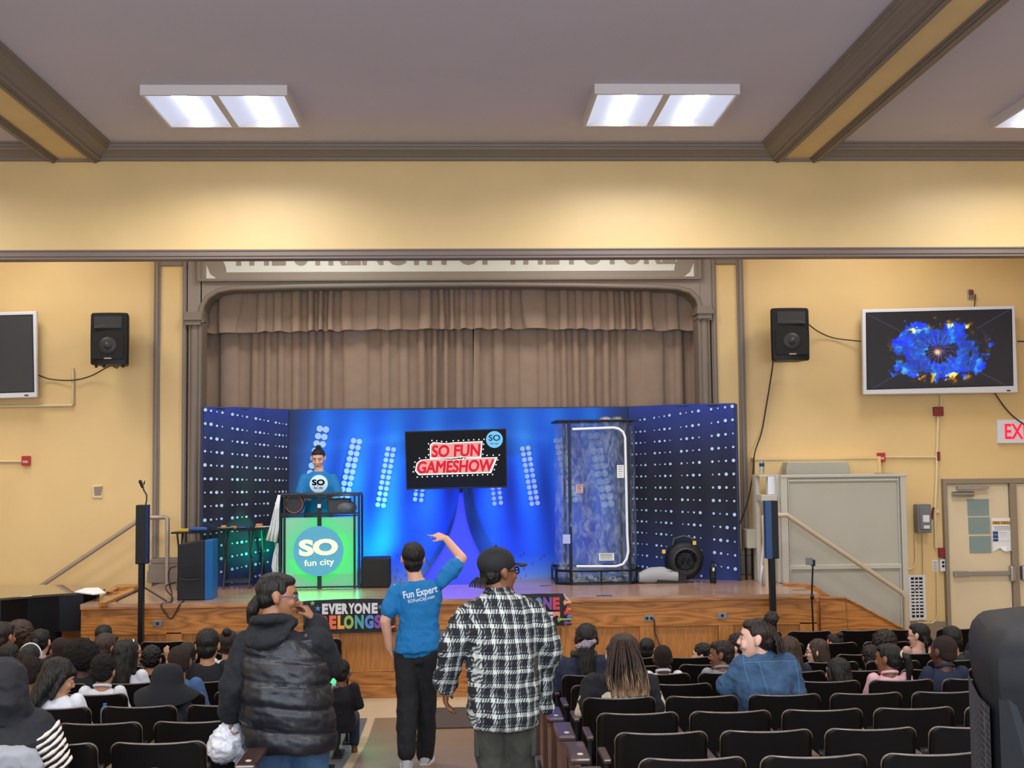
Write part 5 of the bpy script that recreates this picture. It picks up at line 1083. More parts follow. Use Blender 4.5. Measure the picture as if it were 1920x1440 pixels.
# ================================================================== PEOPLE
def V(*a): return Vector(a[0]) if len(a) == 1 else Vector(a)
def remesh(q, vox, smooth=3, factor=.5):
    me = bpy.data.meshes.new('tmp'); me.from_pydata(q.v, [], q.f); bm = bmesh.new(); bm.from_mesh(me); bmesh.ops.recalc_face_normals(bm, faces=bm.faces); bm.to_mesh(me); bm.free()
    o = bpy.data.objects.new('tmp', me); COL.objects.link(o)
    r = o.modifiers.new('r', 'REMESH'); r.mode = 'VOXEL'; r.voxel_size = vox
    if smooth: s = o.modifiers.new('s', 'SMOOTH'); s.iterations = smooth; s.factor = factor
    dg = bpy.context.evaluated_depsgraph_get(); out = bpy.data.meshes.new_from_object(o.evaluated_get(dg))
    bpy.data.objects.remove(o); bpy.data.meshes.remove(me); out.materials.clear()
    out.polygons.foreach_set('use_smooth', [True]*len(out.polygons)); return out
def displace(me, fn):
    """moves every vertex along its normal by fn(co)"""
    N = [v.normal.copy() for v in me.vertices]
    for v, n in zip(me.vertices, N): v.co += n*fn(v.co)
    me.update(); return me
def mobj(name, me, m, parent, loc=None, rot=None):
    if not me.materials: me.materials.append(m)
    o = bpy.data.objects.new(name, me); link(o, parent)
    if me.materials[0] != m: o.material_slots[0].link = 'OBJECT'; o.material_slots[0].material = m
    if loc is not None: o.location = loc
    if rot is not None: o.rotation_euler = rot
    return o
class Head:
    def __init__(s, c, yaw=0, pitch=0, roll=0, sc=1.0):
        s.c = V(c); s.s = sc; s.R = Matrix.Rotation(math.radians(yaw), 3, 'Z')@Matrix.Rotation(math.radians(pitch), 3, 'X')@Matrix.Rotation(math.radians(roll), 3, 'Y')
    def p(s, *a): return s.c+s.R@(V(*a)*s.s)
    def ell(s, q, c, r, n=16, m=10, tilt=0): q.ell(s.p(c), [x*s.s for x in r], s.R@Matrix.Rotation(tilt, 3, 'X'), n, m)
    def seg(s, q, a, b, r0, r1=None): q.seg(s.p(a), s.p(b), r0*s.s, (r1 if r1 is not None else r0)*s.s, 12)
def head_geo(q, h, child=False, smile=False):
    E = h.ell
    E(q, (0, -.012, .035), (.074, .093, .083), 20, 12)
    R = h.R@Vector((1, 0, 0)); F = h.R@Vector((0, 1, 0)); s = h.s
    secs = [((0, .02, .085), .05, .055), ((0, .024, .05), .064, .064), ((0, .026, .02), .068, .066), ((0, .028, -.01), .067, .062), ((0, .03, -.04), .062, .058), ((0, .034, -.07), .052, .05), ((0, .045, -.095), .036, .038), ((0, .052, -.11), .020, .024)]
    q.loft([(h.p(c), a*s, b*s) for c, a, b in secs], R, F, 18)
    h.seg(q, (0, .086, .022), (0, .108, -.020), .007, .012 if not child else .010)
    E(q, (.012, .100, -.024), (.008, .010, .007), 8, 6); E(q, (-.012, .100, -.024), (.008, .010, .007), 8, 6)
    E(q, (0, .078, .040), (.048, .014, .011)); E(q, (0, .088, -.050), (.026, .010, .007)); E(q, (0, .085, -.060), (.022, .010, .007)); E(q, (0, .078, -.096), (.020, .018, .014))
    for x in (-1, 1):
        E(q, (.037*x, .070, -.018), (.025, .022, .022)); 
        E(q, (.079*x, -.008, .004), (.010, .020, .032), 12, 8, .2); E(q, (.074*x, -.002, -.022), (.008, .010, .012), 8, 6)
        if smile: E(q, (.042*x, .074, -.035), (.022, .018, .018))
def neck_geo(q, h, base, r=.052):
    q.seg(h.p(0, -.015, -.05), V(base), r*h.s, r*h.s*1.15)
def face_parts(h, parent, off, brow=(.08, .05, .04), lipc='A0605A', eye=True, smile=False, iris='2A1A12', name_prefix=''):
    def mk(nm, q, m): return q.build(nm, m, parent, False, smooth=60)
    o = h.c; 
    for x in (-1, 1):
        q = MB(); h.ell(q, (.031*x, .0795, .012), (.013, .010, .0075), 12, 8); q.v = [v-off for v in q.v]; e = mk('eye', q, M['eye_white'])
        q = MB(); h.ell(q, (.031*x, .0865, .012), (.0055, .0045, .0055), 10, 6); q.v = [v-off for v in q.v]; q.build('iris', M['iris'], e, False, smooth=60)
        q = MB(); q.tube([h.p(.014*x, .0925, .030), h.p(.030*x, .0905, .037), h.p(.048*x, .0790, .031)], .0035*h.s, 6); q.v = [v-off for v in q.v]; mk('eyebrow', q, M['brow'])
    q = MB(); pts = [(-.026, .083, -.052), (-.013, .0955, -.054), (0, .0985, -.0555), (.013, .0955, -.054), (.026, .083, -.052)]
    if smile: pts = [(x*1.15, y-.002*(abs(x) > .02), z+(.008 if abs(x) > .02 else (.002 if abs(x) > .01 else -.002))) for x, y, z in pts]
    q.tube([h.p(p) for p in pts], .0045*h.s, 8, [.002*h.s, .0045*h.s, .005*h.s, .0045*h.s, .002*h.s]); q.v = [v-off for v in q.v]; mk('lips', q, mm('lip'+lipc, lipc, .45) if 'lip'+lipc not in M else M['lip'+lipc])
    if smile:
        q = MB(); q.tube([h.p(-.018, .0925, -.0545), h.p(0, .1005, -.0575), h.p(.018, .0925, -.0545)], .0028*h.s, 6); q.v = [v-off for v in q.v]; mk('teeth', q, M['eye_white'])
mm('eye_white', 'B5ABA4', .35); mm('iris', '1D130E', .2); mm('brow', '1E1613', .8)
def hand_geo(q, w, d, n, thumb, curl=.5, s=1.0, spread=.0, fingers=None):
    """w wrist, d direction of the fingers, n palm normal, thumb: side sign along d x n"""
    w, d, n = V(w), V(d).normalized(), V(n); n = (n-d*n.dot(d)).normalized(); lat = d.cross(n)
    secs = [(w-d*.02*s, .028*s, .020*s), (w+d*.015*s, .033*s, .018*s), (w+d*.05*s, .041*s, .016*s), (w+d*.085*s, .041*s, .014*s), (w+d*.095*s, .036*s, .010*s)]
    q.loft(secs, lat, n, 14)
    L = [.072, .082, .076, .058]
    for i in range(4):
        cu = (fingers[i] if fingers else curl); la = (-.031+.0205*i)*(-thumb)
        p = w+d*(.088-.004*abs(i-1.4))*s+lat*la*s; dd = (d+lat*(la*spread*8)).normalized(); a = 0; pr = .0092*s
        for k, f in enumerate((.45, .30, .25)):
            a += cu*(.75 if k == 0 else .95); dr = (dd*math.cos(a)+n*math.sin(a)).normalized(); p2 = p+dr*L[i]*f*s
            q.seg(p, p2, pr, pr*.93, 10); p = p2; pr *= .93
    t0 = w+d*.028*s+lat*.030*thumb*s; td = (d*.75+lat*thumb*.62+n*.35).normalized(); t1 = t0+td*.042*s
    q.seg(t0-td*.01*s, t1, .0135*s, .0105*s, 10); td2 = (d*.9+lat*thumb*(.25-.4*curl)+n*(.3+.6*curl)).normalized(); q.seg(t1, t1+td2*.032*s, .0102*s, .0085*s, 10)
def torso(q, J, g=0, top=True, low=0.0, k=1.0):
    """loft from hips to shoulders. J: pelvis, chest, neckb, R (right vec), w (half widths dict)"""
    P, C, N = V(J['pelvis']), V(J['chest']), V(J['neck']); R = V(J['R']).normalized(); up = (N-P).normalized(); F = up.cross(R)*1.0
    F = F if F.dot(V(J.get('F', (0, 1, 0)))) >= 0 else -F
    W = J['W']; # hip, waist, chest, shoulder : (rx, ry)
    pts = []
    lo = P-up*(.10+low)
    secs = [(lo, W[0][0]*.92+g*1.0, W[0][1]*.9+g), (P, W[0][0]+g, W[0][1]+g), (P.lerp(C, .33), (W[0][0]*.35+W[1][0]*.65)+g, (W[0][1]*.35+W[1][1]*.65)+g), (P.lerp(C, .6), W[1][0]+g, W[1][1]+g), (C, W[2][0]+g, W[2][1]+g), (C.lerp(N, .5), W[3][0]+g, W[3][1]+g), (C.lerp(N, .82), W[3][0]*.72+g, W[3][1]*.8+g), (N, W[3][0]*.40+g*.6, W[3][1]*.62+g*.6)]
    q.loft([(c, a, b) for c, a, b in secs], R, F, 24, .9)
def limb(q, pts, rr, g=0):
    for i in range(len(pts)-1): q.seg(pts[i], pts[i+1], rr[i]+g, rr[i+1]+g, 14)
def noisef(sc, amp, seed=0, stretch=(1, 1, 1)):
    return lambda c: amp*noise.fractal(Vector((c.x*sc*stretch[0]+seed, c.y*sc*stretch[1], c.z*sc*stretch[2])), .8, 2.0, 3)
mm('skin_light', 'D9A58C', .5); mm('skin_pale', 'DDAF98', .5); mm('skin_tan', 'B98765', .5); mm('skin_brown', '7E5037', .5); mm('skin_dark', '563627', .5); mm('skin_mid', '9C6B4C', .5)
def hairmat(nm, c, sc=60, stretch=(1, 1, .12), bump=.9, rough=.45):
    m = mat(nm, c, rough, bump=bump, bscale=sc, stretch=stretch, var=.35, vscale=sc*.6, spec=.35); M[nm] = m; return m
hairmat('hair_black', '16130F'); hairmat('hair_darkbrown', '251A14'); hairmat('hair_brown', '3B2A20'); hairmat('hair_curly', '191411', 110, (1, 1, 1), 1, .8); hairmat('hair_fuzz', '2A1F1A', 220, (1, 1, 1), .8, .9); hairmat('hair_brownfuzz', '33241D', 200, (1, 1, 1), .8, .9)
def hair_mesh(h, style, vox=.006):
    """hair volume for a head frame h; returns a mesh"""
    q = MB(); E = h.ell; extra = None
    if style == 'fuzz': E(q, (0, -.018, .040), (.078, .094, .085), 20, 12); E(q, (0, -.045, -.005), (.068, .058, .06)); f = noisef(60, .0015)
    elif style == 'short': E(q, (0, -.018, .044), (.083, .100, .088), 20, 12); E(q, (0, .034, .088), (.066, .052, .034)); E(q, (0, -.050, -.015), (.070, .060, .068)); f = noisef(25, .004, 3, (1, 1, .4))
    elif style == 'curly': E(q, (0, -.018, .050), (.086, .100, .090), 20, 12); E(q, (0, -.050, .0), (.076, .062, .065)); f = noisef(45, .010, 5)
    elif style == 'afro': E(q, (0, -.03, .045), (.135, .125, .125), 24, 14); f = noisef(35, .014, 9)
    elif style == 'bigcurly': E(q, (0, -.04, .03), (.125, .12, .12), 24, 14); E(q, (.05, -.05, -.06), (.07, .07, .08)); E(q, (-.05, -.05, -.06), (.07, .07, .08)); f = noisef(30, .014, 2)
    elif style in ('sleek', 'bun', 'ponytail', 'cornrow', 'braids', 'pigtails', 'halfup'):
        E(q, (0, -.018, .040), (.079, .097, .086), 20, 12); E(q, (0, -.050, -.005), (.070, .058, .062)); E(q, (0, -.02, .02), (.079, .06, .07)); E(q, (0, .030, .084), (.064, .052, .034)); f = noisef(30, .0022, 1, (1, 1, .3))
        if style == 'cornrow': f = lambda c: .004*math.sin((h.R.transposed()@(c-h.c)).x*330/h.s)
    elif style in ('long', 'bangs', 'bob'):
        E(q, (0, -.020, .042), (.086, .102, .090), 20, 12); R = h.R@V(1, 0, 0); F = h.R@V(0, 1, 0); up = h.R@V(0, 0, 1); s = h.s
        L = {'long': -.30, 'bangs': -.26, 'bob': -.12}[style]
        q.loft([(h.p(0, -.03, .04), .088*s, .086*s), (h.p(0, -.045, -.03), .092*s, .078*s), (h.p(0, -.06, -.10), .095*s, .066*s), (h.p(0, -.075, L*.7), .092*s, .048*s), (h.p(0, -.08, L), .070*s, .028*s)], R, F, 24)
        for x in (-1, 1): h.seg(q, (.078*x, .02, .03), (.082*x, .0, -.12), .022, .016)
        if style == 'bangs': E(q, (0, .062, .058), (.062, .036, .036))
        f = noisef(22, .006, 4, (1, 1, .12))
    me = remesh(q, vox*h.s, 3); return displace(me, f)
def tail_mesh(pts, rr, vox=.006, amp=.004, sc=40, seed=0):
    q = MB(); 
    for i in range(len(pts)-1): q.seg(pts[i], pts[i+1], rr[i], rr[i+1], 10)
    return displace(remesh(q, vox, 2), noisef(sc, amp, seed, (1, 1, .2)))
def strands(q, pts, R, n, spread, r=.004, seed=0, wav=.01):
    """n thin locks following the guide pts, spread sideways"""
    rnd = random.Random(seed)
    for k in range(n):
        a = rnd.uniform(-1, 1); b = rnd.uniform(-1, 1); ph = rnd.random()*6; L = rnd.uniform(.86, 1.0); P = []; m = len(pts)
        for i, (p, w) in enumerate(zip(pts, spread)):
            t = i/(m-1)
            if t > L and i > 1: break
            P.append(V(p)+V(R[0])*(a*w)+V(R[1])*(b*w*.35)+V(R[0])*wav*math.sin(ph+t*7)*t)
        q.tube(P, r, 5, [r*(1 if i < len(P)-1 else .4) for i in range(len(P))])
# ---- seated audience: one body per head direction, shared by copies
def seated_J(adult=False):
    k = 1.0
    J = dict(pelvis=(0, .20, .47), chest=(0, .13, .72), neck=(0, .135, .87), R=(1, 0, 0), W=[(.135, .10), (.115, .088), (.125, .09), (.12, .07)], sh=.135, head=(0, .15, .985))
    return J
SKEL = {}
def kid_meshes(yaw, pose):
    key = (yaw, pose)
    if key in SKEL: return SKEL[key]
    J = seated_J(); h = Head(J['head'], yaw, -4 if pose != 'down' else -22, 0, 1.10); q = MB(); head_geo(q, h, True); neck_geo(q, h, V(J['neck'])+V(0, 0, -.03), .046); torso(q, J)
    shirt = MB(); torso(shirt, J, .012)
    legs = MB()
    for s in (-1, 1):
        S0 = V(s*J['sh'], .13, .835); El = V(s*.19, .17, .64); Wr = V(s*.11, .33, .58)
        if pose == 'raise' and s == 1: El = V(.21, .25, .78); Wr = V(.12, .30, .98)
        limb(q, [S0, El, Wr], [.040, .033, .024]); hand_geo(q, Wr, (Wr-El).normalized() if pose != 'raise' or s < 0 else V(-.2, .1, 1), V(0, 0, -1) if pose != 'raise' or s < 0 else V(0, 1, 0), -s, .5 if pose != 'raise' else .2, .78, .3)
        limb(shirt, [S0, El, El.lerp(Wr, .85)], [.044, .040, .032], .010)
        Hp = V(s*.075, .22, .46); Kn = V(s*.10, .52, .46); An = V(s*.10, .56, .12); limb(q, [Hp, Kn, An], [.070, .050, .035]); q.seg(An+V(0, 0, -.04), An+V(0, .12, -.06), .035, .028)
        limb(legs, [Hp, Kn, An+V(0, 0, .05)], [.075, .055, .045], .010)
    legs.ell((0, .22, .47), (.15, .13, .10))
    col = MB(); R_ = []
    for k in range(17): a = 2*PI*k/16; R_.append(V(math.cos(a)*.062, .13+math.sin(a)*.055, .885-.018*math.sin(a)))
    col.tube(R_, .013, 8)
    SKEL[key] = (remesh(q, .0085, 2), displace(remesh(shirt, .010, 3), noisef(9, .006, yaw)), remesh(legs, .014, 2), h, col)
    return SKEL[key]
HAIRC = {}
AUD = []
def audience(px, py_top, row, label, skin='skin_brown', hair='short', hm='hair_black', shirt='navy', yaw=0, pose='rest', collar=None, dy=0, sc=1.0, legs='navy', group=None, extra=None, face=False, side=None):
    Y = ROWS[row]+.17+dy; top = at(px, py_top, Y); fz = floor_z(Y)
    ht = {'afro': .17, 'bigcurly': .15, 'curly': .14}.get(hair, .128)*1.10-.015
    s = (top.z-fz)/(1.0+ht); s_root = max(.80, min(1.22, s)) if sc == 1.0 else sc
    # keep the measured head height: any remainder goes into sitting lower or higher on the seat
    z0 = top.z-(1.0+ht)*s_root
    hx = top.x; body, shm, lgm, h, col = kid_meshes(yaw, pose)
    t = thing('person', label, 'person', (hx, Y-.15*s_root, z0), group); t.scale = (s_root,)*3
    mobj('body', body, M[skin], t)
    mobj('shirt', shm, M[shirt], t); mobj('trousers', lgm, M[legs], t)
    if collar: c = MB(); c.v = list(col.v); c.f = list(col.f); c.m = list(col.m); c.build('collar', M[collar], t, False, smooth=60)
    key = (hair, yaw, pose == 'down')
    if key not in HAIRC: HAIRC[key] = hair_mesh(h, hair, .0075)
    hr = mobj('hair', HAIRC[key], M[hm], t)
    if hair in ('bun',): q = MB(); h.ell(q, (0, -.09, .11), (.038, .036, .036)); mobj('hair_bun', displace(remesh(q, .006, 2), noisef(50, .005)), M[hm], hr)
    if hair == 'ponytail': 
        mobj('ponytail', tail_mesh([h.p(0, -.10, .05), h.p(.01, -.145, .02), h.p(.02, -.15, -.06), h.p(.02, -.13, -.17)], [.020, .032, .032, .014], amp=.004), M[hm], hr)
        q = MB(); R_ = [h.p(0, -.115, .045)+h.R@V(math.cos(a)*.024, 0, math.sin(a)*.024) for a in [2*PI*k/12 for k in range(13)]]; q.tube(R_, .009, 6); q.build('hair_tie', M[extra or 'black_plastic'], hr, False, smooth=60)
    if hair == 'pigtails':
        for x in (-1, 1):
            P = [h.p(.05*x, -.07, .0), h.p(.075*x, -.09, -.06), h.p(.07*x, -.09, -.12), h.p(.065*x, -.08, -.18)]; mobj('braid', tail_mesh(P, [.018, .020, .016, .010], amp=.006, sc=70), M[hm], hr)
    if extra and hair != 'ponytail':
        q = MB()
        if extra == 'headband': 
            R_ = [h.p(math.cos(a)*.084, .01+.02*0, .042+math.sin(a)*.092) for a in [PI*k/14-.15 for k in range(16)]]; q.tube(R_, .006, 6); q.build('headband', M['white_plastic'], hr, False, smooth=60)
        elif extra.startswith('clip_'):
            rnd = random.Random(1)
            for k in range(4 if extra == 'clip_white' else 1): h.ell(q, (.055*(-1 if yaw < 0 else 1)*(1 if extra != 'clip_pink' else .6)+rnd.uniform(-.02, .02), -.06+rnd.uniform(-.03, .02), .075+rnd.uniform(-.03, .03)), (.014, .020, .012), 10, 6)
            q.build('hair_clip', M[{'clip_white': 'white_plastic', 'clip_orange': 'orange', 'clip_pink': 'foam_pink'}[extra]], hr, False, smooth=60)
    if face: face_parts(h, t, V(0, 0, 0))
    if extra == 'glasses' or face == 'glasses': glasses(h, t, 'black_plastic')
    occupied.add((side or ('L' if px < 870 else 'R'), row, int(round((abs(hx)-(LX0*-1 if px < 870 else RX0))/PITCH)))); return t
def glasses(h, parent, m, off=V(0, 0, 0), r=.0018):
    q = MB()
    for x in (-1, 1):
        R_ = [h.p(.031*x+math.cos(a)*.023, .100-abs(math.cos(a)*.5+.5*x*1)*.004, .010+math.sin(a)*.018) for a in [2*PI*k/14 for k in range(15)]]; q.tube(R_, .0028*h.s, 6); q.tube([h.p(.053*x, .096, .014), h.p(.080*x, .04, .014), h.p(.083*x, -.01, .010)], .0025*h.s, 6)
    q.tube([h.p(-.009, .101, .014), h.p(.009, .101, .014)], .0025*h.s, 6); q.v = [v-off for v in q.v]
    return q.build('glasses', M[m], parent, False, smooth=60)
mm('shirt_white', 'D5D6DA', .85, bump=.2, bscale=30); mm('shirt_black', '15151A', .85); mm('shirt_navy', '1B2138', .85, bump=.2, bscale=30); mm('shirt_pink', 'D9A9AE', .85, bump=.2, bscale=30); mm('shirt_hotpink', 'D8486A', .8); mm('shirt_blue', '3E5E86', .85); mm('shirt_grey', '8D8F94', .85); mm('shirt_charcoal', '2B2C31', .85); mm('denim', '33506E', .85, var=.25, vscale=14, bump=.35, bscale=120); mm('denim_dark', '26354A', .85, var=.15, vscale=10); mm('shirt_peach', 'C9A090', .8)
# left block
audience(194, 1225, 4, 'person with tight black curls and white shirt collar seen from behind', 'skin_tan', 'curly', 'hair_curly', 'shirt_white', collar='shirt_white')
audience(58, 1229, 4, 'person with round dark cropped hair beside the girl with a fringe', 'skin_brown', 'curly', 'hair_fuzz', 'shirt_black')
audience(110, 1234, 3, 'person with long black hair and fringe turned right, white shirt', 'skin_tan', 'bangs', 'hair_black', 'shirt_white', yaw=-70, pose='down', face=True)
audience(335, 1209, 4, 'person with short fuzzy brown hair and blue shirt behind the floppy hat', 'skin_mid', 'fuzz', 'hair_brownfuzz', 'shirt_blue', yaw=20)
audience(390, 1178, 5, 'person with short black hair and black sweatshirt near the aisle', 'skin_tan', 'short', 'hair_black', 'shirt_black')
audience(429, 1180, 6, 'person with pulled back hair and a black flower bow, white shirt', 'skin_tan', 'bun', 'hair_darkbrown', 'shirt_white', yaw=0)
audience(236, 1199, 5, 'person with long straight black hair over a white shirt', 'skin_tan', 'long', 'hair_black', 'shirt_white', yaw=-20)
audience(285, 1209, 6, 'person with a raised hand touching curly black hair', 'skin_tan', 'curly', 'hair_black', 'shirt_navy', pose='raise')
audience(154, 1196, 5, 'person with a big round black afro in black jacket', 'skin_dark', 'afro', 'hair_curly', 'shirt_black')
audience(113, 1194, 6, 'person with shaved brown head looking left', 'skin_brown', 'fuzz', 'hair_brownfuzz', 'shirt_charcoal', yaw=35)
audience(76, 1178, 7, 'person with dark ponytail and thin white headband', 'skin_light', 'ponytail', 'hair_black', 'shirt_charcoal', extra='black_plastic')
audience(40, 1161, 8, 'person with big reddish brown curls and an orange clip', 'skin_brown', 'bigcurly', 'hair_brown', 'shirt_black', extra='clip_orange')
audience(7, 1166, 7, 'person with dark hair and bright pink collar at the left edge', 'skin_mid', 'short', 'hair_darkbrown', 'shirt_hotpink', yaw=-20, collar='shirt_hotpink')
audience(195, 1171, 8, 'person with dark straight hair in front of the stage, left block', 'skin_tan', 'short', 'hair_black', 'shirt_charcoal')
audience(201, 1187, 6, 'person with swept dark brown hair just left of the column speaker', 'skin_mid', 'short', 'hair_brown', 'shirt_charcoal', yaw=-35)
audience(246, 1200, 7, 'person with glasses and white headband in dark hair', 'skin_tan', 'long', 'hair_darkbrown', 'shirt_charcoal', yaw=-70, extra='headband', face='glasses')
audience(18, 1206, 6, 'person with loose dark hair low in the seat at the left edge', 'skin_tan', 'bob', 'hair_black', 'shirt_navy')
audience(56, 1208, 5, 'person with a thin white headband over flat black hair', 'skin_tan', 'sleek', 'hair_black', 'shirt_charcoal', extra='headband')
audience(352, 1204, 6, 'person with black hair just behind the fuzzy brown head', 'skin_tan', 'short', 'hair_black', 'shirt_navy')
audience(640, 1236, 6, 'person in black at the aisle end behind the woman in the vest', 'skin_brown', 'short', 'hair_black', 'shirt_black', side='L', legs='denim_dark', dy=-.05)
# right block
audience(1213, 1196, 7, 'person with short black hair left of the round cropped head', 'skin_tan', 'short', 'hair_black', 'shirt_charcoal', yaw=-20)
audience(1242, 1208, 5, 'person with round close cropped black hair and white collar', 'skin_dark', 'fuzz', 'hair_fuzz', 'shirt_white', collar='shirt_white')
audience(1316, 1205, 7, 'person with wavy black hair turned left, pale face showing', 'skin_pale', 'curly', 'hair_black', 'shirt_charcoal', yaw=70, face=True)
audience(1352, 1200, 5, 'person with cornrow braids looking left, light grey collar', 'skin_brown', 'cornrow', 'hair_darkbrown', 'shirt_grey', yaw=70, collar='shirt_grey', face=True)
audience(1382, 1186, 6, 'person with dark curls partly hidden behind the denim jacket woman', 'skin_pale', 'curly', 'hair_darkbrown', 'shirt_charcoal', yaw=60, face=True)
audience(1479, 1193, 5, 'person with long brown hair and a pink clip beside the denim jacket', 'skin_tan', 'long', 'hair_brown', 'shirt_navy', extra='clip_pink')
audience(1531, 1198, 6, 'person with brown bob and black glasses looking left', 'skin_pale', 'bob', 'hair_brown', 'shirt_navy', yaw=70, face='glasses')
audience(1565, 1187, 8, 'person with slicked back dark hair beyond the one with glasses', 'skin_tan', 'bun', 'hair_darkbrown', 'shirt_navy', yaw=30)
audience(1569, 1233, 4, 'person with loose wavy black hair low in the seat', 'skin_tan', 'bob', 'hair_black', 'shirt_black', yaw=35)
audience(1656, 1179, 7, 'person with big soft dark curls behind the pink shirt', 'skin_brown', 'bigcurly', 'hair_darkbrown', 'shirt_charcoal')
audience(1632, 1208, 6, 'person with small dark curls left of the ponytail', 'skin_brown', 'curly', 'hair_darkbrown', 'shirt_charcoal')
audience(1665, 1205, 4, 'person in pink shirt with black ponytail and cream hair tie', 'skin_brown', 'ponytail', 'hair_black', 'shirt_pink', yaw=45, extra='stud', collar='shirt_pink')
audience(1722, 1167, 7, 'person with white flower clips and braids wearing glasses', 'skin_light', 'pigtails', 'hair_black', 'shirt_peach', yaw=50, extra='clip_white', face='glasses')
audience(1768, 1190, 4, 'person with shaved head and navy hooded sweatshirt, arms spread', 'skin_dark', 'fuzz', 'hair_brownfuzz', 'shirt_navy', yaw=25, collar='shirt_navy')
audience(1784, 1172, 6, 'person with black hair and orange clip behind the navy hood', 'skin_tan', 'sleek', 'hair_black', 'shirt_charcoal', extra='clip_orange')
audience(1839, 1164, 8, 'person with black hair just above the near loudspeaker', 'skin_tan', 'short', 'hair_black', 'shirt_black')
# ---- adults, each posed on joints measured in the room
def shift(me, off):
    for v in me.vertices: v.co -= off
    me.update(); return me
class Adult:
    def __init__(s, label, base, h, J, arm=(.052, .042, .032), leg=(.088, .062, .046), neck_r=.058, skin='skin_light', vox=.0085, name='person'):
        s.J = J; s.h = h; s.arm = arm; s.leg = leg; s.off = V(base); s.t = thing(name, label, 'person', base); s.neck_r = neck_r
        q = MB(); head_geo(q, h, False, J.get('smile', False)); q.seg(h.p(0, -.02, -.05), V(J['neck'])+V(0, 0, -.02), neck_r*.92, neck_r*1.1); torso(q, J)
        for k in 'LR':
            limb(q, [J['S'+k], J['E'+k], J['W'+k]], arm)
            hd = J['hand'+k]; hand_geo(q, J['W'+k], hd[0], hd[1], hd[2], hd[3], hd[4] if len(hd) > 4 else 1.0, .25, hd[5] if len(hd) > 5 else None)
            if 'H'+k in J:
                limb(q, [J['H'+k], J['K'+k], J['A'+k]], leg); A = V(J['A'+k]); T = V(J.get('T'+k, A+V(0, .16, -.05))); q.seg(A+V(0, 0, -.04), T, .042, .034)
        s.body = mobj('body', shift(remesh(q, vox, 2), s.off), M[skin], s.t)
    def cloth(s, name, m, g, parts, fn=None, vox=.012, low=0, hip_top=.10, arm_to=1.0, leg_to=1.0, sm=4, extra=None, armg=None, W=None, parent=None):
        J = dict(s.J); 
        if W: J['W'] = W
        q = MB(); ag = g if armg is None else armg
        if 'torso' in parts: torso(q, J, g, low=low)
        for k in 'LR':
            if 'arms' in parts:
                E = V(J['E'+k]); Wd = V(J['W'+k]); S0 = V(J['S'+k])
                if arm_to <= 1: limb(q, [S0, S0.lerp(E, arm_to)], [s.arm[0], s.arm[1]*.5+s.arm[0]*.5+.012], ag)
                else: limb(q, [S0, E, E.lerp(Wd, arm_to-1)], [s.arm[0]+.004, s.arm[1]+.004, s.arm[2]+.006], ag)
            if 'legs' in parts: 
                K, A = V(J['K'+k]), V(J['A'+k]); limb(q, [J['H'+k], K, K.lerp(A, leg_to)], [s.leg[0]+.004, s.leg[1]+.006, s.leg[2]+.012], g)
        if 'hips' in parts: P = V(J['pelvis']); q.loft([(P+V(0, 0, -.13), J['W'][0][0]*.8+g, J['W'][0][1]*.85+g), (P, J['W'][0][0]+g, J['W'][0][1]+g), (P+V(0, 0, hip_top), J['W'][1][0]*.5+J['W'][0][0]*.5+g, J['W'][1][1]*.5+J['W'][0][1]*.5+g)], V(J['R']), V(J.get('F', (0, 1, 0))), 24, .9)
        if extra: extra(q)
        me = remesh(q, vox, sm)
        if fn: displace(me, fn)
        return mobj(name, shift(me, s.off), M[m] if isinstance(m, str) else m, parent or s.t)
    def part(s, name, q, m, smooth=60, parent=None, bevel=0):
        q.v = [v-s.off for v in q.v]; return q.build(name, M[m] if isinstance(m, str) else m, parent or s.t, False, smooth=smooth, bevel=bevel)
    def vox(s, name, q, m, vx=.006, fn=None, parent=None, sm=2):
        me = remesh(q, vx, sm)
        if fn: displace(me, fn)
        return mobj(name, shift(me, s.off), M[m] if isinstance(m, str) else m, parent or s.t)
    def hair(s, style, m, vx=.006): return mobj('hair', shift(hair_mesh(s.h, style, vx), s.off), M[m], s.t)
def wrinkles(a=.010, sc=7, seed=0, st=(1, 1, 1)):
    def f(c):
        n = noise.fractal(Vector((c.x*sc*st[0]+seed, c.y*sc, c.z*sc*st[2])), .7, 2.1, 4); r = 1-abs(noise.noise(Vector((c.x*sc*1.4*st[0]+seed, c.y*sc, c.z*sc*1.4*st[2]+c.x*sc*.8)))*2)
        return a*(n*.8+.5*max(0, r)**3)
    return f
def project_text(adult, target, name, body, c, w, h, m, d=(0, 1, 0), bold=.01, tilt=0, off=.004, start=.6):
    """prints lettering on a garment: the flat glyphs are laid onto the cloth surface"""
    vs, fs = text_geo(body, w, h, bold); d = V(d); me = bpy.data.meshes.new('b'); c = V(c)
    bm = bmesh.new(); V_ = [bm.verts.new(v) for v in vs]
    for f in fs:
        try: bm.faces.new([V_[i] for i in f])
        except ValueError: pass
    bmesh.ops.triangulate(bm, faces=bm.faces); bmesh.ops.subdivide_edges(bm, edges=[e for e in bm.edges if e.calc_length() > .02], cuts=2)
    tm = target.data; bvh = BVHTree.FromPolygons([v.co+adult.off for v in tm.vertices], [p.vertices for p in tm.polygons])
    X = V(1, 0, 0) if d.y > 0 else V(-1, 0, 0); R = Matrix.Rotation(-tilt if d.y > 0 else tilt, 3, 'Y')
    for v in bm.verts:
        p = c+R@(X*v.co.x+V(0, 0, v.co.z)); hit = bvh.ray_cast(p-d*start, d); v.co = ((hit[0] if hit[0] is not None else p)-d*off)-adult.off
    bm.to_mesh(me); bm.free(); me.materials.append(m); return link(bpy.data.objects.new(name, me), target)
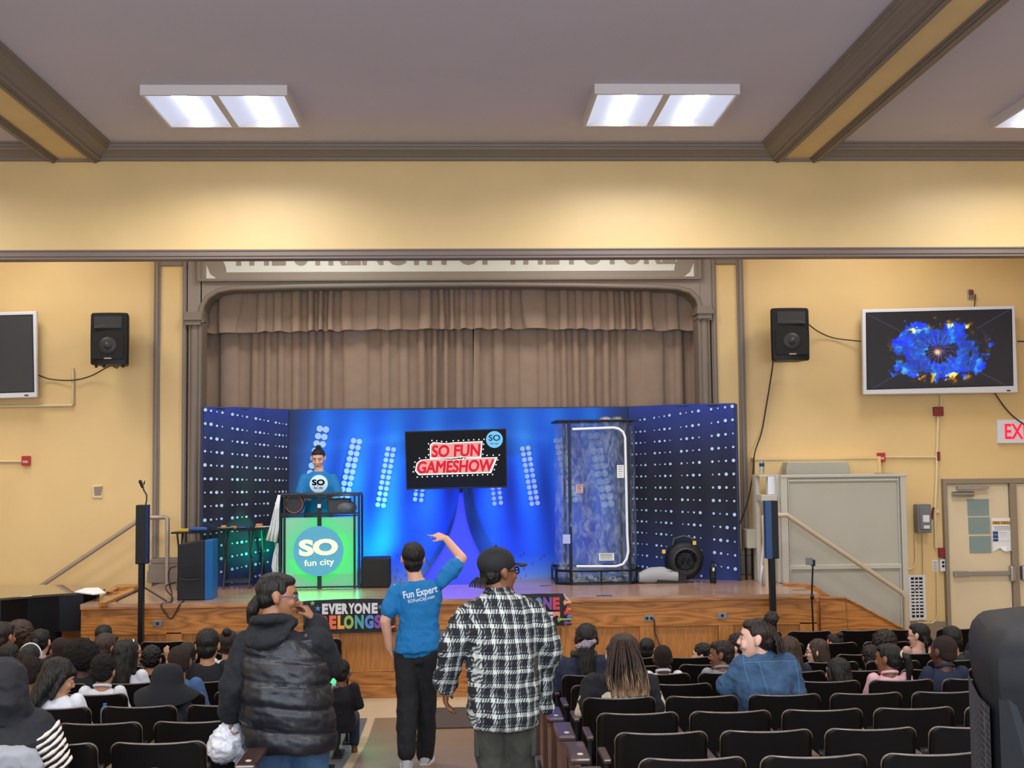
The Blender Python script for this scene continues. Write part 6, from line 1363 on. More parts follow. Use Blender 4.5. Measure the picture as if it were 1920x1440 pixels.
def disc_print(adult, target, name, c, r, m, d, off=.003):
    tm = target.data; bvh = BVHTree.FromPolygons([v.co+adult.off for v in tm.vertices], [p.vertices for p in tm.polygons]); d = V(d); c = V(c); q = MB(); vs = [c]; fs = []
    n = 28
    for k in (.35, .7, 1):
        for i in range(n): vs.append(c+V(math.cos(2*PI*i/n)*r*k, 0, math.sin(2*PI*i/n)*r*k))
    for i in range(n): fs.append((0, 1+i, 1+(i+1) % n)); [fs.append((1+k*n+i, 1+(k+1)*n+i, 1+(k+1)*n+(i+1) % n, 1+k*n+(i+1) % n)) for k in range(2)]
    out = []
    for p in vs: hit = bvh.ray_cast(p-d*.6, d); out.append((hit[0] if hit[0] is not None else p)-d*off-adult.off)
    q.add(out, fs); return q.build(name, m, target, False, smooth=80)
def shoe(ad, A, T, m1, m2, k=1.0, lift=0.0):
    """A ankle, T toe tip (both world)"""
    A, T = V(A), V(T); q = MB(); d = (T-A); d.z = 0; d.normalize(); lat = V(d.y, -d.x, 0); B = V(A.x, A.y, T.z)
    R_ = []
    for f, w_, hh in ((-.075, .030, .055), (-.05, .040, .075), (0, .042, .085), (.06, .043, .06), (.12, .048, .045), (.16, .042, .036), (.19, .022, .024)):
        c = B+d*f*k; R_.append([c+lat*w_*math.cos(2*PI*j/14)+V(0, 0, .012+hh*(.5+.5*math.sin(2*PI*j/14))) for j in range(14)])
    q.rings(R_); sh = ad.part('shoe', q, m1, 60)
    q = MB(); R_ = []
    for f, w_ in ((-.082, .030), (-.05, .043), (0, .045), (.06, .046), (.12, .051), (.165, .044), (.195, .024)): c = B+d*f*k; R_.append([c+lat*w_*sx+V(0, 0, z) for sx, z in ((-1, 0), (1, 0), (1, .024), (-1, .024))])
    q.rings(R_); ad.part('sole', q, m2, 50, parent=sh)
    q = MB(); q.loft([(A+V(0, 0, -.03), .036, .036), (A+V(0, 0, .03), .038, .038)], n=14); ad.part('shoe_collar', q, m1, 50, parent=sh)
mm('tee_blue', '0F74B4', .8, bump=.15, bscale=60, var=.05, vscale=10); mm('trouser_black', '14161B', .8); mm('cargo', '3C3D36', .85, var=.1, vscale=10); mm('jeans', '33506F', .85, var=.2, vscale=9, bump=.2, bscale=150); mm('vest_black', '181A20', .42, bump=.15, bscale=14); mm('sleeve_black', '12151B', .85); mm('cap_black', '16171B', .8); mm('shoe_grey', 'B4B6B8', .7, var=.2, vscale=30); mm('sole_white', 'DADADA', .6)
# 1 -- man in the blue T-shirt
Y = 9.95; A = lambda x, y, dy=0: at(x, y, Y+dy)
fzb = lambda y_: floor_z(y_)
J = dict(pelvis=A(783, 1212), chest=A(786, 1130, .02), neck=A(781, 1087), R=(1, .05, .10), W=[(.155, .11), (.145, .10), (.165, .11), (.165, .085)], SL=A(744, 1103), SR=A(828, 1090), EL=A(722, 1165, -.04), ER=A(866, 1047, .10), WL=A(731, 1216, .02), WR=A(836, 1010, .22),
         handL=(V(.35, .35, -.9), V(1, 0, 0), -1, .9, .95), handR=(V(-.85, .35, .35), V(-.2, .6, -.8), 1, .35, 1.0, [.1, .6, .8, .9]), HL=A(765, 1225), HR=A(802, 1225), KL=A(764, 1312, -.03), KR=A(798, 1308, .10), AL=V(X_(759, 9.80), 9.80, fzb(9.8)+.15), AR=V(X_(795, 10.12), 10.12, fzb(10.12)+.09))
J['TL'] = V(J['AL'])+V(-.01, .17, -.14); J['TR'] = V(J['AR'])+V(.03, .17, -.085)
h = Head(A(774, 1050, .02), 8, 4, 2, 1.13)
ad = Adult('person in a blue Fun Expert T-shirt walking up the aisle with right arm raised', (X_(778, 9.95), 9.95, fzb(9.95)), h, J, skin='skin_light', arm=(.050, .043, .030), leg=(.093, .070, .050))
J2 = dict(J)
tee = ad.cloth('t_shirt', 'tee_blue', .018, ('torso', 'arms'), wrinkles(.014, 7, 2), .011, low=-.03, arm_to=.66, armg=.010, extra=lambda q: q.loft([(V(J['pelvis'])+V(0, 0, z), w_, d_) for z, w_, d_ in ((.12, .168, .128), (.02, .180, .145), (-.03, .184, .15))], V(1, .05, .08), V(0, 1, 0), 24, .9))
ad.cloth('trousers', 'trouser_black', .010, ('hips', 'legs'), wrinkles(.012, 8, 4, (1, 1, .5)), .012, leg_to=1.0, hip_top=-.01)
ad.hair('short', 'hair_black')
bp_ = A(789, 1107); white = mat('print_white', 'DDE4EA', .7)
project_text(ad, tee, 'printed_lettering', 'Fun Expert', A(789, 1110), .275, .075, white, (0, 1, 0), .02, .17); project_text(ad, tee, 'printed_lettering', 'SOFunCity.com', A(791, 1121.5), .215, .035, white, (0, 1, 0), .01, .17)
shoe(ad, J['AL'], V(J['AL'])+V(-.01, .2, -.13), 'shoe_grey', 'sole_white'); shoe(ad, J['AR'], V(J['AR'])+V(.03, .2, -.09), 'shoe_grey', 'sole_white')
# 2 -- man in the plaid overshirt
def plaid():
    m = bpy.data.materials.new('plaid'); m.use_nodes = True; nt = m.node_tree; b = nt.nodes['Principled BSDF']; b.inputs['Roughness'].default_value = .95
    tc = nt.nodes.new('ShaderNodeTexCoord'); ns = nt.nodes.new('ShaderNodeTexNoise'); ns.inputs['Scale'].default_value = 6; ns.inputs['Detail'].default_value = 2
    va = nt.nodes.new('ShaderNodeVectorMath'); va.operation = 'MULTIPLY_ADD'; va.inputs[1].default_value = (.03, .03, .03); nt.links.new(tc.outputs['Object'], ns.inputs['Vector']); nt.links.new(ns.outputs['Color'], va.inputs[0]); nt.links.new(tc.outputs['Object'], va.inputs[2])
    sp = nt.nodes.new('ShaderNodeSeparateXYZ'); nt.links.new(va.outputs[0], sp.inputs[0])
    def mth(op, a, b_=None, c=None):
        n = nt.nodes.new('ShaderNodeMath'); n.operation = op
        for i, v in enumerate((a, b_, c)):
            if v is None: continue
            if isinstance(v, (int, float)): n.inputs[i].default_value = v
            else: nt.links.new(v, n.inputs[i])
        return n.outputs[0]
    def band(coord, per, off, wd): return mth('LESS_THAN', mth('FRACT', mth('ADD', mth('DIVIDE', coord, per), off)), wd)
    x = mth('ADD', sp.outputs['X'], mth('MULTIPLY', sp.outputs['Y'], .6)); z = sp.outputs['Z']; P1 = .070; P2 = .084
    wx = mth('MAXIMUM', band(x, P1, .1, .30), mth('MULTIPLY', band(x, P1, .70, .12), .55)); wz = mth('MAXIMUM', band(z, P2, .1, .28), mth('MULTIPLY', band(z, P2, .72, .10), .45))
    both = mth('MULTIPLY', mth('ADD', wx, wz), .5); diag = band(mth('ADD', x, mth('MULTIPLY', z, -.45)), .0135, 0, .5); twill = mth('MULTIPLY', diag, .9)
    w_ = mth('ADD', mth('MULTIPLY', both, .95), mth('MULTIPLY', mth('SUBTRACT', twill, .45), mth('ADD', .10, mth('MULTIPLY', mth('SUBTRACT', 1.0, mth('ABSOLUTE', mth('SUBTRACT', mth('MULTIPLY', both, 2.0), 1.0))), .55))))
    r = nt.nodes.new('ShaderNodeValToRGB'); e = r.color_ramp.elements; e[0].position = .04; e[0].color = lin('1B1D22'); e[1].position = .95; e[1].color = lin('C3C8C0'); x_ = e.new(.40); x_.color = lin('54595F')
    nt.links.new(w_, r.inputs[0]); nt.links.new(r.outputs[0], b.inputs['Base Color']); return m
M['plaid'] = plaid()
Y = 7.3
J = dict(pelvis=A(943, 1262), chest=A(937, 1178), neck=A(934, 1110), R=(1, -.06, .02), W=[(.185, .15), (.185, .145), (.20, .145), (.175, .105)], SL=A(880, 1152), SR=A(996, 1149), EL=A(845, 1222, -.02), ER=A(1032, 1216, .0), WL=A(836, 1283, .06), WR=A(1012, 1268, .16),
         handL=(V(-.02, .12, -1), V(1, 0, 0), -1, .45, 1.2), handR=(V(-.7, .6, -.3), V(-.3, -.6, -.6), 1, .7, 1.0), HL=A(918, 1285), HR=A(970, 1285), KL=A(922, 1415, .02), KR=A(972, 1415, .04), AL=V(X_(922, 7.25), 7.25, fzb(7.25)+.09), AR=V(X_(980, 7.4), 7.4, fzb(7.4)+.09))
h = Head(A(934, 1074, .02), -58, 0, 0, 1.13)
ad = Adult('person in a black and white plaid overshirt and black cap standing in the aisle', (X_(940, 7.3), 7.3, fzb(7.3)), h, J, skin='skin_brown', arm=(.054, .050, .034), leg=(.098, .070, .050), neck_r=.062)
def hem(q):
    P = V(J['pelvis']); q.loft([(P+V(.0, 0, .12), .205, .165), (P+V(0, 0, -.10), .208, .172), (P+V(.0, 0, -.24), .21, .17), (P+V(.0, 0, -.31), .19, .155)], V(1, 0, 0), V(0, 1, 0), 28, .85)
    q.loft([(A(1018, 1250, .06), .03, .03), (A(1022, 1300, .08), .045, .04), (A(1026, 1340, .08), .05, .03)], V(1, 0, 0), V(0, 1, 0), 12)
sh = ad.cloth('plaid_overshirt', 'plaid', .028, ('torso', 'arms'), wrinkles(.022, 6, 7), .012, low=.10, arm_to=1.95, armg=.028, extra=hem)
q = MB(); q.loft([(A(934, 1100), .066, .066), (A(934, 1108), .082, .076), (A(935, 1118), .12, .095)], V(1, 0, 0), V(0, 1, 0), 20); ad.vox('collar', q, 'plaid', .010, wrinkles(.006, 10, 1), parent=sh)
ad.cloth('cargo_trousers', 'cargo', .018, ('hips', 'legs'), wrinkles(.014, 8, 4, (1, 1, .6)), .013, leg_to=1.0)
for sx, kx in ((-1, 'L'), (1, 'R')): q = MB(); c = V(J['K'+kx]).lerp(V(J['H'+kx]), .25); q.box((c.x+sx*.085-.015, c.y-.07, c.z-.10), (c.x+sx*.085+.02, c.y+.07, c.z+.08)); ad.part('cargo_pocket', q, 'cargo', bevel=.01)
ad.hair('fuzz', 'hair_black')
q = MB(); h.ell(q, (0, -.014, .055), (.087, .106, .082), 24, 14); q.loft([(h.p(0, -.012, .030), .086, .106), (h.p(0, -.012, .062), .087, .107)], h.R@V(1, 0, 0), h.R@V(0, 1, 0), 28)
q2 = MB(); cap = ad.vox('baseball_cap', q, 'cap_black', .006, sm=1)
q = MB(); R_ = [[h.p(x, .075+ .10*math.sqrt(max(0, 1-(x/.075)**2))*f, .052-.012*f-1.5*x*x) for x in [(-.072+.144*k/12) for k in range(13)]] for f in (0, .5, 1)]; q.rings(R_, close=False, caps=False); o = ad.part('cap_brim', q, 'cap_black', parent=cap); sd = o.modifiers.new('thickness', 'SOLIDIFY'); sd.thickness = .006
q = MB(); h.seg(q, (0, -.013, .135), (0, -.013, .139), .008); ad.part('cap_button', q, 'cap_black', parent=cap)
g = glasses(h, ad.t, 'black_plastic', ad.off); g.modifiers.new('thicker', 'DISPLACE').strength = .0025; 
q = MB()
for k in range(9): a = (k-4)*.012; q.tube([h.p(a, -.10, -.02), h.p(a*1.3, -.125, -.045), h.p(a*1.5+.006*(k % 3-1), -.13, -.07)], .005, 6)
ad.part('hair_locks', q, 'hair_black')
shoe(ad, J['AL'], V(J['AL'])+V(-.02, .2, -.09), 'cap_black', 'sole_white'); shoe(ad, J['AR'], V(J['AR'])+V(.02, .2, -.09), 'cap_black', 'sole_white')
# 3 -- woman in the quilted vest
Y = 6.88
J = dict(pelvis=A(540, 1345), chest=A(530, 1245), neck=A(512, 1178), R=(1, -.12, .02), W=[(.225, .19), (.215, .18), (.205, .15), (.18, .115)], SL=A(464, 1212), SR=A(592, 1203, .02), EL=A(437, 1285, -.02), ER=A(618, 1246, .12), WL=A(433, 1343, .03), WR=A(590, 1166, .12),
         handL=(V(0, .1, -1), V(1, 0, 0), -1, 1.0, .9), handR=(V(-.55, .10, .85), V(-.8, 0, -.5), 1, .95, 1.12, [.7, .9, 1.1, 1.2]), HL=A(505, 1370), HR=A(580, 1370), KL=A(508, 1490), KR=A(578, 1490, .03), AL=V(X_(510, 6.85), 6.85, fzb(6.85)+.09), AR=V(X_(575, 6.95), 6.95, fzb(6.95)+.09))
h = Head(A(520, 1120, .02), -80, -6, 0, 1.10)
ad = Adult('person in a black quilted vest with glasses, hand raised to the mouth', (X_(535, 6.88), 6.88, fzb(6.88)), h, J, skin='skin_mid', arm=(.056, .050, .034), leg=(.115, .080, .052), neck_r=.062)
ad.cloth('sweatshirt', 'sleeve_black', .016, ('torso', 'arms'), wrinkles(.014, 7, 3), .012, arm_to=1.92, armg=.024)
z0 = V(J['neck']).z
def quilt(c):
    z = c.z+.10*c.x; f = ((z0-z)/.125) % 1.0; return .012*(min(1, abs(math.sin(PI*f))*2.2)-.8)+.014*noise.fractal(Vector((c.x*5, c.y*5, c.z*11+c.x*3)), .8, 2, 4)
def vlow(q):
    P = V(J['pelvis']); q.loft([(P+V(0, 0, .12), .235, .20), (P+V(0, 0, -.02), .25, .215), (P+V(.01, 0, -.13), .255, .215), (P+V(.01, 0, -.17), .24, .20)], V(1, -.12, 0), V(.12, 1, 0), 28, .9)
    for k in 'LR': q.ell(V(J['S'+k]).lerp(V(J['neck']), .18)+V(0, 0, -.01), (.075, .085, .075))
vst = ad.cloth('quilted_vest', 'vest_black', .034, ('torso',), quilt, .012, low=.02, extra=vlow)
q = MB(); N = V(J['neck']); q.loft([(N+V(-.03, -.08, -.10), .07, .04), (N+V(-.025, -.10, -.04), .13, .06), (N+V(-.0, -.06, .03), .135, .09), (N+V(.0, -.01, .055), .10, .10)], V(1, -.2, .1), V(.2, 1, .5), 24)
q.tube([N+V(math.cos(a)*.105, -.015+math.sin(a)*.095, .035-.03*math.sin(a)) for a in [2*PI*k/20 for k in range(21)]], .030, 10); ad.vox('hood', q, 'sleeve_black', .009, wrinkles(.012, 9, 5), parent=vst)
ad.cloth('jeans', 'jeans', .010, ('hips', 'legs'), wrinkles(.010, 8, 4), .013, leg_to=1.0, hip_top=-.04)
hr = ad.hair('sleek', 'hair_black')
q = MB(); P = [h.p(0, -.095, -.02), h.p(0, -.115, -.07), h.p(-.01, -.12, -.13)]; 
for i in range(2): q.seg(P[i], P[i+1], (.032, .036, .020)[i], (.032, .036, .020)[i+1])
ad.vox('ponytail', q, 'hair_black', .007, noisef(30, .004, 1, (1, 1, .2)), parent=hr)
face_parts(h, ad.t, ad.off); g = glasses(h, ad.t, 'foam_blue', ad.off)
shoe(ad, J['AL'], V(J['AL'])+V(-.02, .2, -.09), 'cap_black', 'sole_white'); shoe(ad, J['AR'], V(J['AR'])+V(.02, .2, -.09), 'cap_black', 'sole_white')
# plastic bag hanging by her left hand
M['bag_white'] = mat('bag_white', 'D4D6DC', .25, bump=.9, bscale=14, spec=.6)
q = MB(); c = A(428, 1392, .05); q.loft([(A(432, 1352, .05), .02, .02), (A(427, 1368, .05), .06, .05), (c, .10, .08), (A(424, 1412, .05), .11, .085), (A(424, 1428, .05), .07, .06)], n=20)
tag(lambda_ := bpy.data.objects.new('plastic_bag', displace(remesh(q, .009, 2), wrinkles(.022, 12, 2))), 'crumpled white plastic bag held low by the person in the vest', 'bag'); COL.objects.link(lambda_); lambda_.data.materials.append(M['bag_white'])
c0 = V(c); shift(lambda_.data, c0); lambda_.location = c0
# ---- seated adults
def seated(label, Y, px, neck, SL, SR, EL, ER, WL, WR, h, W, skin, base_dy=0, **k):
    fz = floor_z(Y); x0 = X_(px, Y, 1250); J = dict(pelvis=(x0, Y-.0, fz+.50), chest=V(x0, Y-.02, fz+.50).lerp(V(neck), .58), neck=neck, R=k.pop('R', (1, 0, 0)), W=W, SL=SL, SR=SR, EL=EL, ER=ER, WL=WL, WR=WR, smile=k.pop('smile', False),
        handL=(k.pop('dL', V(.5, .6, -.2)), V(0, 0, -1), -1, .5, .92), handR=(k.pop('dR', V(-.5, .6, -.2)), V(0, 0, -1), 1, .5, .92))
    for s_, kx in ((-1, 'L'), (1, 'R')): J['H'+kx] = V(x0+s_*.09, Y+.02, fz+.48); J['K'+kx] = V(x0+s_*.12, Y+.42, fz+.47); J['A'+kx] = V(x0+s_*.12, Y+.46, fz+.09)
    a = Adult(label, (x0, Y, fz), h, J, skin=skin, **k); occupied.add(('L' if px < 870 else 'R', min(range(10), key=lambda r: abs(ROWS[r]+.17-Y)), max(0, int(round((abs(x0)-(1.505 if px < 870 else .98))/PITCH))))); return a, J
# 4 -- woman in the denim jacket
Y = 8.12
h = Head(A(1419, 1199, -.02), 76, 0, 0, 1.13)
ad, J = seated('person in a blue denim jacket with hair bun, smiling and looking left', Y, 1430, A(1428, 1228), A(1392, 1250), A(1474, 1246), A(1362, 1286, .05), A(1493, 1300, .0), A(1392, 1300, .22), A(1478, 1330, .2), h, [(.17, .13), (.165, .12), (.18, .125), (.175, .09)], 'skin_pale', smile=True, dL=V(.9, .4, 0))
jk = ad.cloth('denim_jacket', 'denim', .022, ('torso', 'arms'), wrinkles(.016, 8, 5), .010, low=.0, arm_to=1.85, armg=.022)
q = MB(); q.loft([(A(1427, 1213), .060, .062), (A(1427, 1222), .074, .070), (A(1428, 1230), .105, .085)], n=20); ad.vox('collar', q, 'denim', .008, wrinkles(.004, 10), parent=jk)
tm = jk.data; bvh = BVHTree.FromPolygons([v.co+ad.off for v in tm.vertices], [p.vertices for p in tm.polygons])
def seam(pts, nm='seam'):
    out = []
    for i in range(len(pts)-1):
        for k in range(10): 
            x = pts[i][0]+(pts[i+1][0]-pts[i][0])*k/9; y = pts[i][1]+(pts[i+1][1]-pts[i][1])*k/9; p = A(x, y); hit = bvh.ray_cast(p-V(0, .6, 0), V(0, 1, 0))
            if hit[0] is not None: out.append(hit[0]+V(0, -.001, 0))
    if len(out) > 2: q = MB(); q.tube(out, .004, 5); ad.part(nm, q, 'denim_seam', parent=jk)
mm('denim_seam', '4F6C8C', .8)
seam([(1390, 1240), (1430, 1236), (1490, 1238)]); seam([(1416, 1237), (1424, 1270), (1432, 1300)]); seam([(1486, 1238), (1492, 1270), (1494, 1305)]); seam([(1391, 1226), (1390, 1245), (1397, 1275)])
hr = ad.hair('sleek', 'hair_darkbrown')
q = MB(); h.ell(q, (0, -.088, .125), (.040, .042, .042)); q.seg(h.p(0, -.07, .10), h.p(0, -.082, .125), .022); ad.vox('hair_bun', q, 'hair_darkbrown', .006, noisef(45, .006), parent=hr)
q = MB(); strands(q, [h.p(0, -.085, .06), h.p(0, -.125, .0), h.p(0, -.14, -.07), h.p(0, -.135, -.12)], (h.R@V(1, 0, 0), h.R@V(0, 1, 0)), 60, [.04, .06, .07, .06], .006, 3, .01); ad.part('loose_hair', q, 'hair_darkbrown', parent=hr)
face_parts(h, ad.t, ad.off, smile=True, lipc='A8675E')
ad.cloth('trousers', 'trouser_black', .012, ('hips', 'legs'), None, .014)
# 5 -- woman with long highlighted hair
Y = 8.10
h = Head(A(1165, 1227, .0), 50, 0, 0, 1.06)
ad, J = seated('person with long brown hair fading to blonde, black and cream jacket', Y, 1165, A(1164, 1262), A(1112, 1285), A(1214, 1283), A(1098, 1330, -.02), A(1232, 1330, -.02), A(1120, 1360, .2), A(1205, 1360, .2), h, [(.17, .13), (.16, .12), (.175, .125), (.17, .09)], 'skin_pale')
ad.cloth('jacket', 'shirt_black', .020, ('torso', 'arms'), wrinkles(.014, 7, 2), .011, arm_to=1.9, armg=.020)
mm('cream', 'C9BDA2', .85)
for sx, kx in ((-1, 'L'), (1, 'R')):
    q = MB(); S0, E0 = V(J['S'+kx]), V(J['E'+kx]); q.seg(S0.lerp(E0, .35)+V(sx*.045, -.02, 0), E0+V(sx*.04, -.02, -.02), .025, .035); ad.vox('cream_sleeve_stripe', q, 'cream', .009, wrinkles(.006, 9))
q = MB(); q.loft([(A(1166, 1297, -.14), .10, .02), (A(1166, 1304, -.145), .13, .02), (A(1166, 1330, -.14), .13, .02)], n=16); ad.part('cream_panel', q, 'cream')
face_parts(h, ad.t, ad.off)
hb = hairmat('hair_ombre', '3A281E', 70); nt = hb.node_tree; b = nt.nodes['Principled BSDF']; tc = nt.nodes.new('ShaderNodeTexCoord'); sp_ = nt.nodes.new('ShaderNodeSeparateXYZ'); nz2 = nt.nodes.new('ShaderNodeTexNoise'); nz2.inputs['Scale'].default_value = 45; mp_ = nt.nodes.new('ShaderNodeMapping'); mp_.inputs['Scale'].default_value = (1, 1, .08)
nt.links.new(tc.outputs['Object'], sp_.inputs[0]); nt.links.new(tc.outputs['Object'], mp_.inputs[0]); nt.links.new(mp_.outputs[0], nz2.inputs['Vector'])
m1 = nt.nodes.new('ShaderNodeMath'); m1.operation = 'MULTIPLY_ADD'; m1.inputs[1].default_value = -4.2; m1.inputs[2].default_value = 3.95+.0; nt.links.new(sp_.outputs['Z'], m1.inputs[0])
m2 = nt.nodes.new('ShaderNodeMath'); m2.operation = 'MULTIPLY_ADD'; m2.inputs[1].default_value = 2.2; nt.links.new(nz2.outputs[0], m2.inputs[0]); nt.links.new(m1.outputs[0], m2.inputs[2])
rp_ = nt.nodes.new('ShaderNodeValToRGB'); rp_.color_ramp.elements[0].position = .62; rp_.color_ramp.elements[0].color = lin('38271D'); rp_.color_ramp.elements[1].position = 1.0; rp_.color_ramp.elements[1].color = lin('A5825E')
m3 = nt.nodes.new('ShaderNodeMath'); m3.operation = 'DIVIDE'; m3.inputs[1].default_value = 2.0; nt.links.new(m2.outputs[0], m3.inputs[0]); nt.links.new(m3.outputs[0], rp_.inputs[0]); nt.links.new(rp_.outputs[0], b.inputs['Base Color'])
q = MB(); h.ell(q, (0, -.020, .042), (.087, .103, .092), 20, 12); bk = V(0, -.115, 0)
q.loft([(A(1168, 1205, -.02), .085, .085), (A(1172, 1235, -.06), .115, .075), (A(1174, 1262, -.10), .135, .060), (A(1178, 1288, -.14), .135, .040), (A(1182, 1306, -.16), .125, .022)], n=26)
for x_ in (-1, 1): h.seg(q, (.078*x_, .03, .05), (.092*x_, .01, -.10), .022, .020)
me = displace(remesh(q, .006, 2), lambda c: .007*math.sin(c.x*150+6*noise.noise(Vector((c.x*8, 0, c.z*4))))*max(0, min(1, (h.c.z+.06-c.z)*9))+.003*noise.noise(Vector((c.x*50, c.y*50, c.z*6))))
hr = mobj('hair', shift(me, ad.off), hb, ad.t)
q = MB(); strands(q, [A(1168, 1200, -.10), A(1172, 1235, -.155), A(1174, 1265, -.175), A(1178, 1292, -.19), A(1182, 1309, -.19)], (V(1, 0, 0), V(0, 1, 0)), 110, [.06, .11, .13, .135, .13], .0045, 5, .012); ad.part('hair_locks', q, hb, parent=hr)
ad.cloth('trousers', 'trouser_black', .012, ('hips', 'legs'), None, .014)
# 6 -- woman with braids
Y = 9.80
h = Head(A(1100, 1201, .0), -8, 0, 0, 1.12)
ad, J = seated('person with long thin black braids tied with a grey scarf, black coat', Y, 1090, A(1095, 1229), A(1056, 1249), A(1130, 1247), A(1042, 1295, -.02), A(1142, 1290, .0), A(1050, 1325, .2), A(1130, 1320, .2), h, [(.17, .13), (.17, .12), (.185, .125), (.18, .09)], 'skin_dark')
ad.cloth('coat', 'shirt_navy', .026, ('torso', 'arms'), wrinkles(.014, 7, 2), .012, arm_to=1.9, armg=.028)
hr = ad.hair('braids', 'hair_black')
mm('scarf', '8E8088', .85, var=.5, vscale=45)
q = MB(); q.tube([h.p(math.cos(a)*.062, -.105+math.sin(a)*.022, -.01+math.cos(a)*.02) for a in [2*PI*k/16 for k in range(17)]], .020, 8); h.ell(q, (.0, -.12, -.01), (.045, .03, .03)); ad.vox('hair_scarf', q, 'scarf', .007, wrinkles(.010, 20), parent=hr)
q = MB()
for k in range(20):
    a = (k-9.5)/9.5; 
    for r_ in range(2): P = [h.p(a*.05, -.115-r_*.012, -.02), h.p(a*.055, -.145-r_*.01, -.08), A(1102+a*15, 1232, -.17-r_*.012), A(1103+a*15+(k % 3-1)*2, 1262+(k*7 % 5)*2, -.18-r_*.012)]; q.tube(P, .0045, 6)
for k in range(15):
    a = (k-7)/7*1.15; q.tube([h.p(math.sin(a)*.05, .03, .118-.02*abs(a)), h.p(math.sin(a)*.082, -.05, .10*math.cos(a)+.02), h.p(math.sin(a)*.06, -.105, .03*math.cos(a))], .0055, 6)
ad.part('braids', q, 'hair_black', parent=hr)
q = MB(); q.tube([A(1095, 1226, 0)+V(math.cos(a)*.085, math.sin(a)*.075, .01*math.sin(2*a)) for a in [2*PI*k/18 for k in range(19)]], .022, 10); ad.vox('neck_scarf', q, 'cargo', .009, wrinkles(.014, 14))
ad.cloth('trousers', 'trouser_black', .012, ('hips', 'legs'), None, .014)
# 7 -- hooded figure lower left
Y = 5.95
h = Head(A(8, 1293, .0), 20, -6, 0, 1.0)
ad, J = seated('person in a black hooded sweatshirt with white striped sleeve, lower left corner', Y, 5, A(10, 1335), A(-55, 1368), A(72, 1366), A(-75, 1450), A(98, 1440, -.02), A(-40, 1500, .2), A(70, 1500, .2), h, [(.18, .13), (.175, .125), (.19, .13), (.185, .10)], 'skin_brown')
hd = ad.cloth('hooded_sweatshirt', 'shirt_black', .026, ('torso', 'arms'), wrinkles(.016, 6, 2), .011, arm_to=1.9, armg=.026)
q = MB(); h.ell(q, (0, -.02, .035), (.108, .125, .115), 24, 14); q.loft([(h.p(0, -.02, .03), .105, .12), (h.p(0, -.03, -.06), .115, .12), (A(10, 1345), .15, .12), (A(10, 1360), .19, .12)], h.R@V(1, 0, 0), h.R@V(0, 1, 0), 26); ad.vox('hood', q, 'shirt_black', .009, wrinkles(.012, 8, 3), parent=hd)
mm('stripe_white', 'CFC6BC', .85)
S0, E0 = V(J['SR']), V(J['ER'])
for k in range(7):
    t = .08+.15*k; c = S0.lerp(E0, t); q = MB(); pts = [c+V(math.cos(a)*.086, math.sin(a)*.086-.0, .05*math.sin(a+.9)) for a in [-2.6+2.9*j/10 for j in range(11)]]; q.tube(pts, .008, 6, [.002]+[.006+.004*((k*5+j_) % 3)/2 for j_ in range(9)]+[.003]); ad.part('white_stripe', q, 'stripe_white', parent=hd)
ad.cloth('trousers', 'shirt_grey', .012, ('hips', 'legs'), None, .014)
q = MB(); q.loft([(A(15, 1398, -.15), .05, .02), (A(20, 1410, -.17), .12, .05), (A(20, 1440, -.17), .15, .06), (A(20, 1470, -.17), .15, .06)], n=18)
ad.vox('grey_shirt_tail', q, 'shirt_grey', .010, wrinkles(.012, 10))
# 8 -- presenter behind the booth
Y = 15.62
h = Head(A(597, 860, 0), 178, -20, 0, 1.08); zf = SZ
J = dict(pelvis=A(598, 958), chest=A(598, 912), neck=A(598, 884), R=(1, 0, 0), F=(0, 1, 0), W=[(.16, .12), (.145, .105), (.165, .12), (.165, .085)], SL=A(571, 897), SR=A(625, 897), EL=A(563, 928, -.05), ER=A(634, 928, -.05), WL=A(574, 931, -.25), WR=A(622, 931, -.25),
         handL=(V(.3, -.9, -.1), V(0, 0, -1), 1, .3, .95), handR=(V(-.3, -.9, -.1), V(0, 0, -1), -1, .3, .95), HL=A(585, 962), HR=A(611, 962))
for kx, x_ in (('L', 586), ('R', 611)): c = V(X_(x_, Y), Y, SZ+.47); J['K'+kx] = c; J['A'+kx] = V(c.x, Y, SZ+.09); J['T'+kx] = V(c.x, Y-.16, SZ+.05)
ad = Adult('person on stage in blue SO fun city T-shirt looking down behind the booth', (X_(598, Y), Y, SZ), h, J, skin='skin_pale', arm=(.050, .043, .030))
tee = ad.cloth('t_shirt', 'tee_blue', .022, ('torso', 'arms'), wrinkles(.006, 7, 9), .011, arm_to=.85, armg=.010, low=0)
ad.cloth('trousers', 'navy', .012, ('hips', 'legs'), None, .014)
hr = ad.hair('sleek', 'hair_darkbrown'); q = MB(); h.ell(q, (0, -.04, .128), (.035, .03, .028)); ad.vox('hair_bun', q, 'hair_darkbrown', .006, noisef(40, .003), parent=hr)
face_parts(h, ad.t, ad.off)
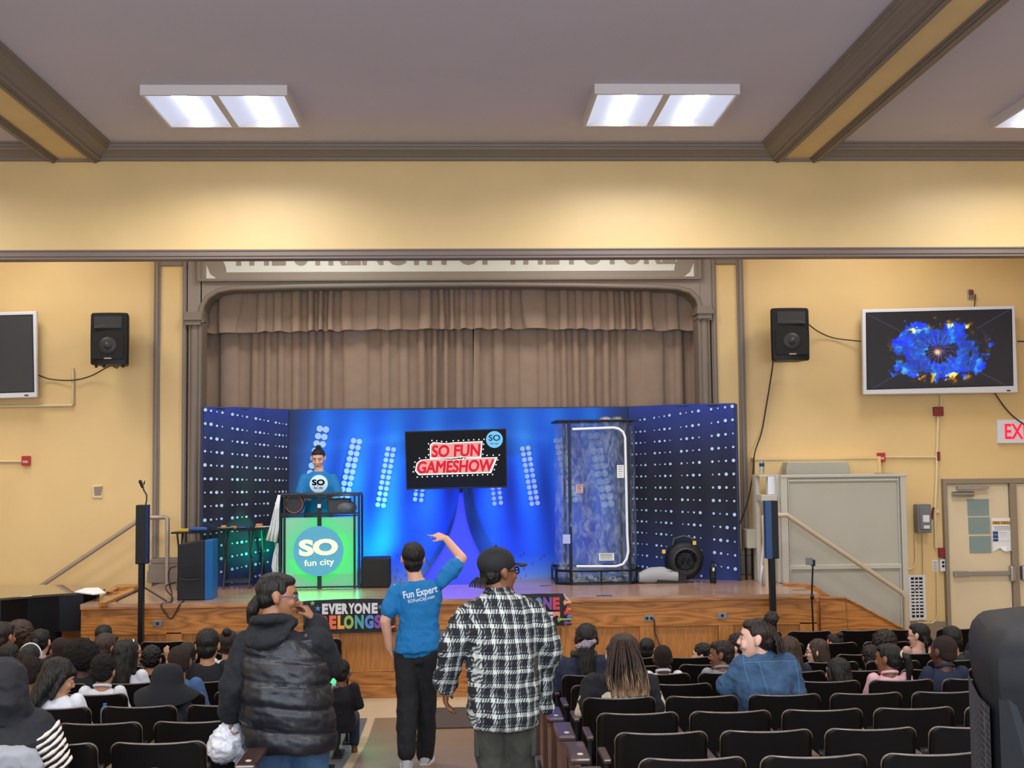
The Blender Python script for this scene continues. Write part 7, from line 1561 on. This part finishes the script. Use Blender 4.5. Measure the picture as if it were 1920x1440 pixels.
lcn = A(599.5, 907, 0); disc_print(ad, tee, 'logo_disc', lcn, .112, M['print_dot_small'] and mat('logo_pale', 'C4E2F2', .7), (0, 1, 0))
bv_ = BVHTree.FromPolygons([v.co+ad.off for v in tee.data.vertices], [p.vertices for p in tee.data.polygons]); hy = min(h_[0].y for h_ in (bv_.ray_cast(lcn+V(dx, -.8, dz), V(0, 1, 0)) for dx in (-.07, 0, .07) for dz in (-.05, 0, .05)) if h_[0] is not None)-.006
text('logo_lettering', 'SO', (lcn.x, hy, lcn.z+.02), .150, .065, mat('logo_navy_print', '1C3F63', .7), tee, 0, fat=.005); text('logo_lettering', 'fun city', (lcn.x, hy, lcn.z-.05), .11, .028, M['box_grey'], tee, 0, fat=.001)
for kx in 'LR': shoe(ad, J['A'+kx], V(J['A'+kx])+V(0, -.2, -.09), 'cap_black', 'sole_white')
# 9 -- child under the floppy hat
t = audience(315, 1250, 3, 'person in a wide floppy black felt hat seen from behind', 'skin_tan', 'short', 'hair_black', 'shirt_charcoal')
hh = kid_meshes(0, 'rest')[3]
q = MB(); R_ = []
for rr_, zz in ((.004, .150), (.05, .147), (.085, .128), (.104, .085), (.110, .035), (.113, .012), (.135, .002), (.175, -.012), (.215, -.028), (.218, -.034), (.175, -.020), (.135, -.006), (.10, .004)):
    k_ = max(0, (rr_-.113)/.1)
    R_.append([hh.p(rr_*1.02*math.cos(2*PI*j/32), -.02+rr_*math.sin(2*PI*j/32)*(1-.35*k_), zz-k_*(.115*max(0, -math.sin(2*PI*j/32))+.025*math.sin(4*PI*j/32+.6))) for j in range(32)])
q.rings(R_); q.build('floppy_hat', mat('felt_black', '14161A', .95), t, False, smooth=70)
# bottle on an armrest of the left block
t = thing('drink_bottle', 'small clear green bottle with blue cap between seats, left block', 'bottle', (-2.30, 8.06, floor_z(7.94)+.612)); mm('cap_blue', '2A62C0', .4); M['bottle_green'] = mat('bottle_green', '5E8C8C', .15); M['bottle_green'].node_tree.nodes['Principled BSDF'].inputs['Transmission Weight'].default_value = .5
bottle(t, .125, .028, M['bottle_green'], M['bottle_green'], M['cap_blue'])
place_seats(); place_ends()
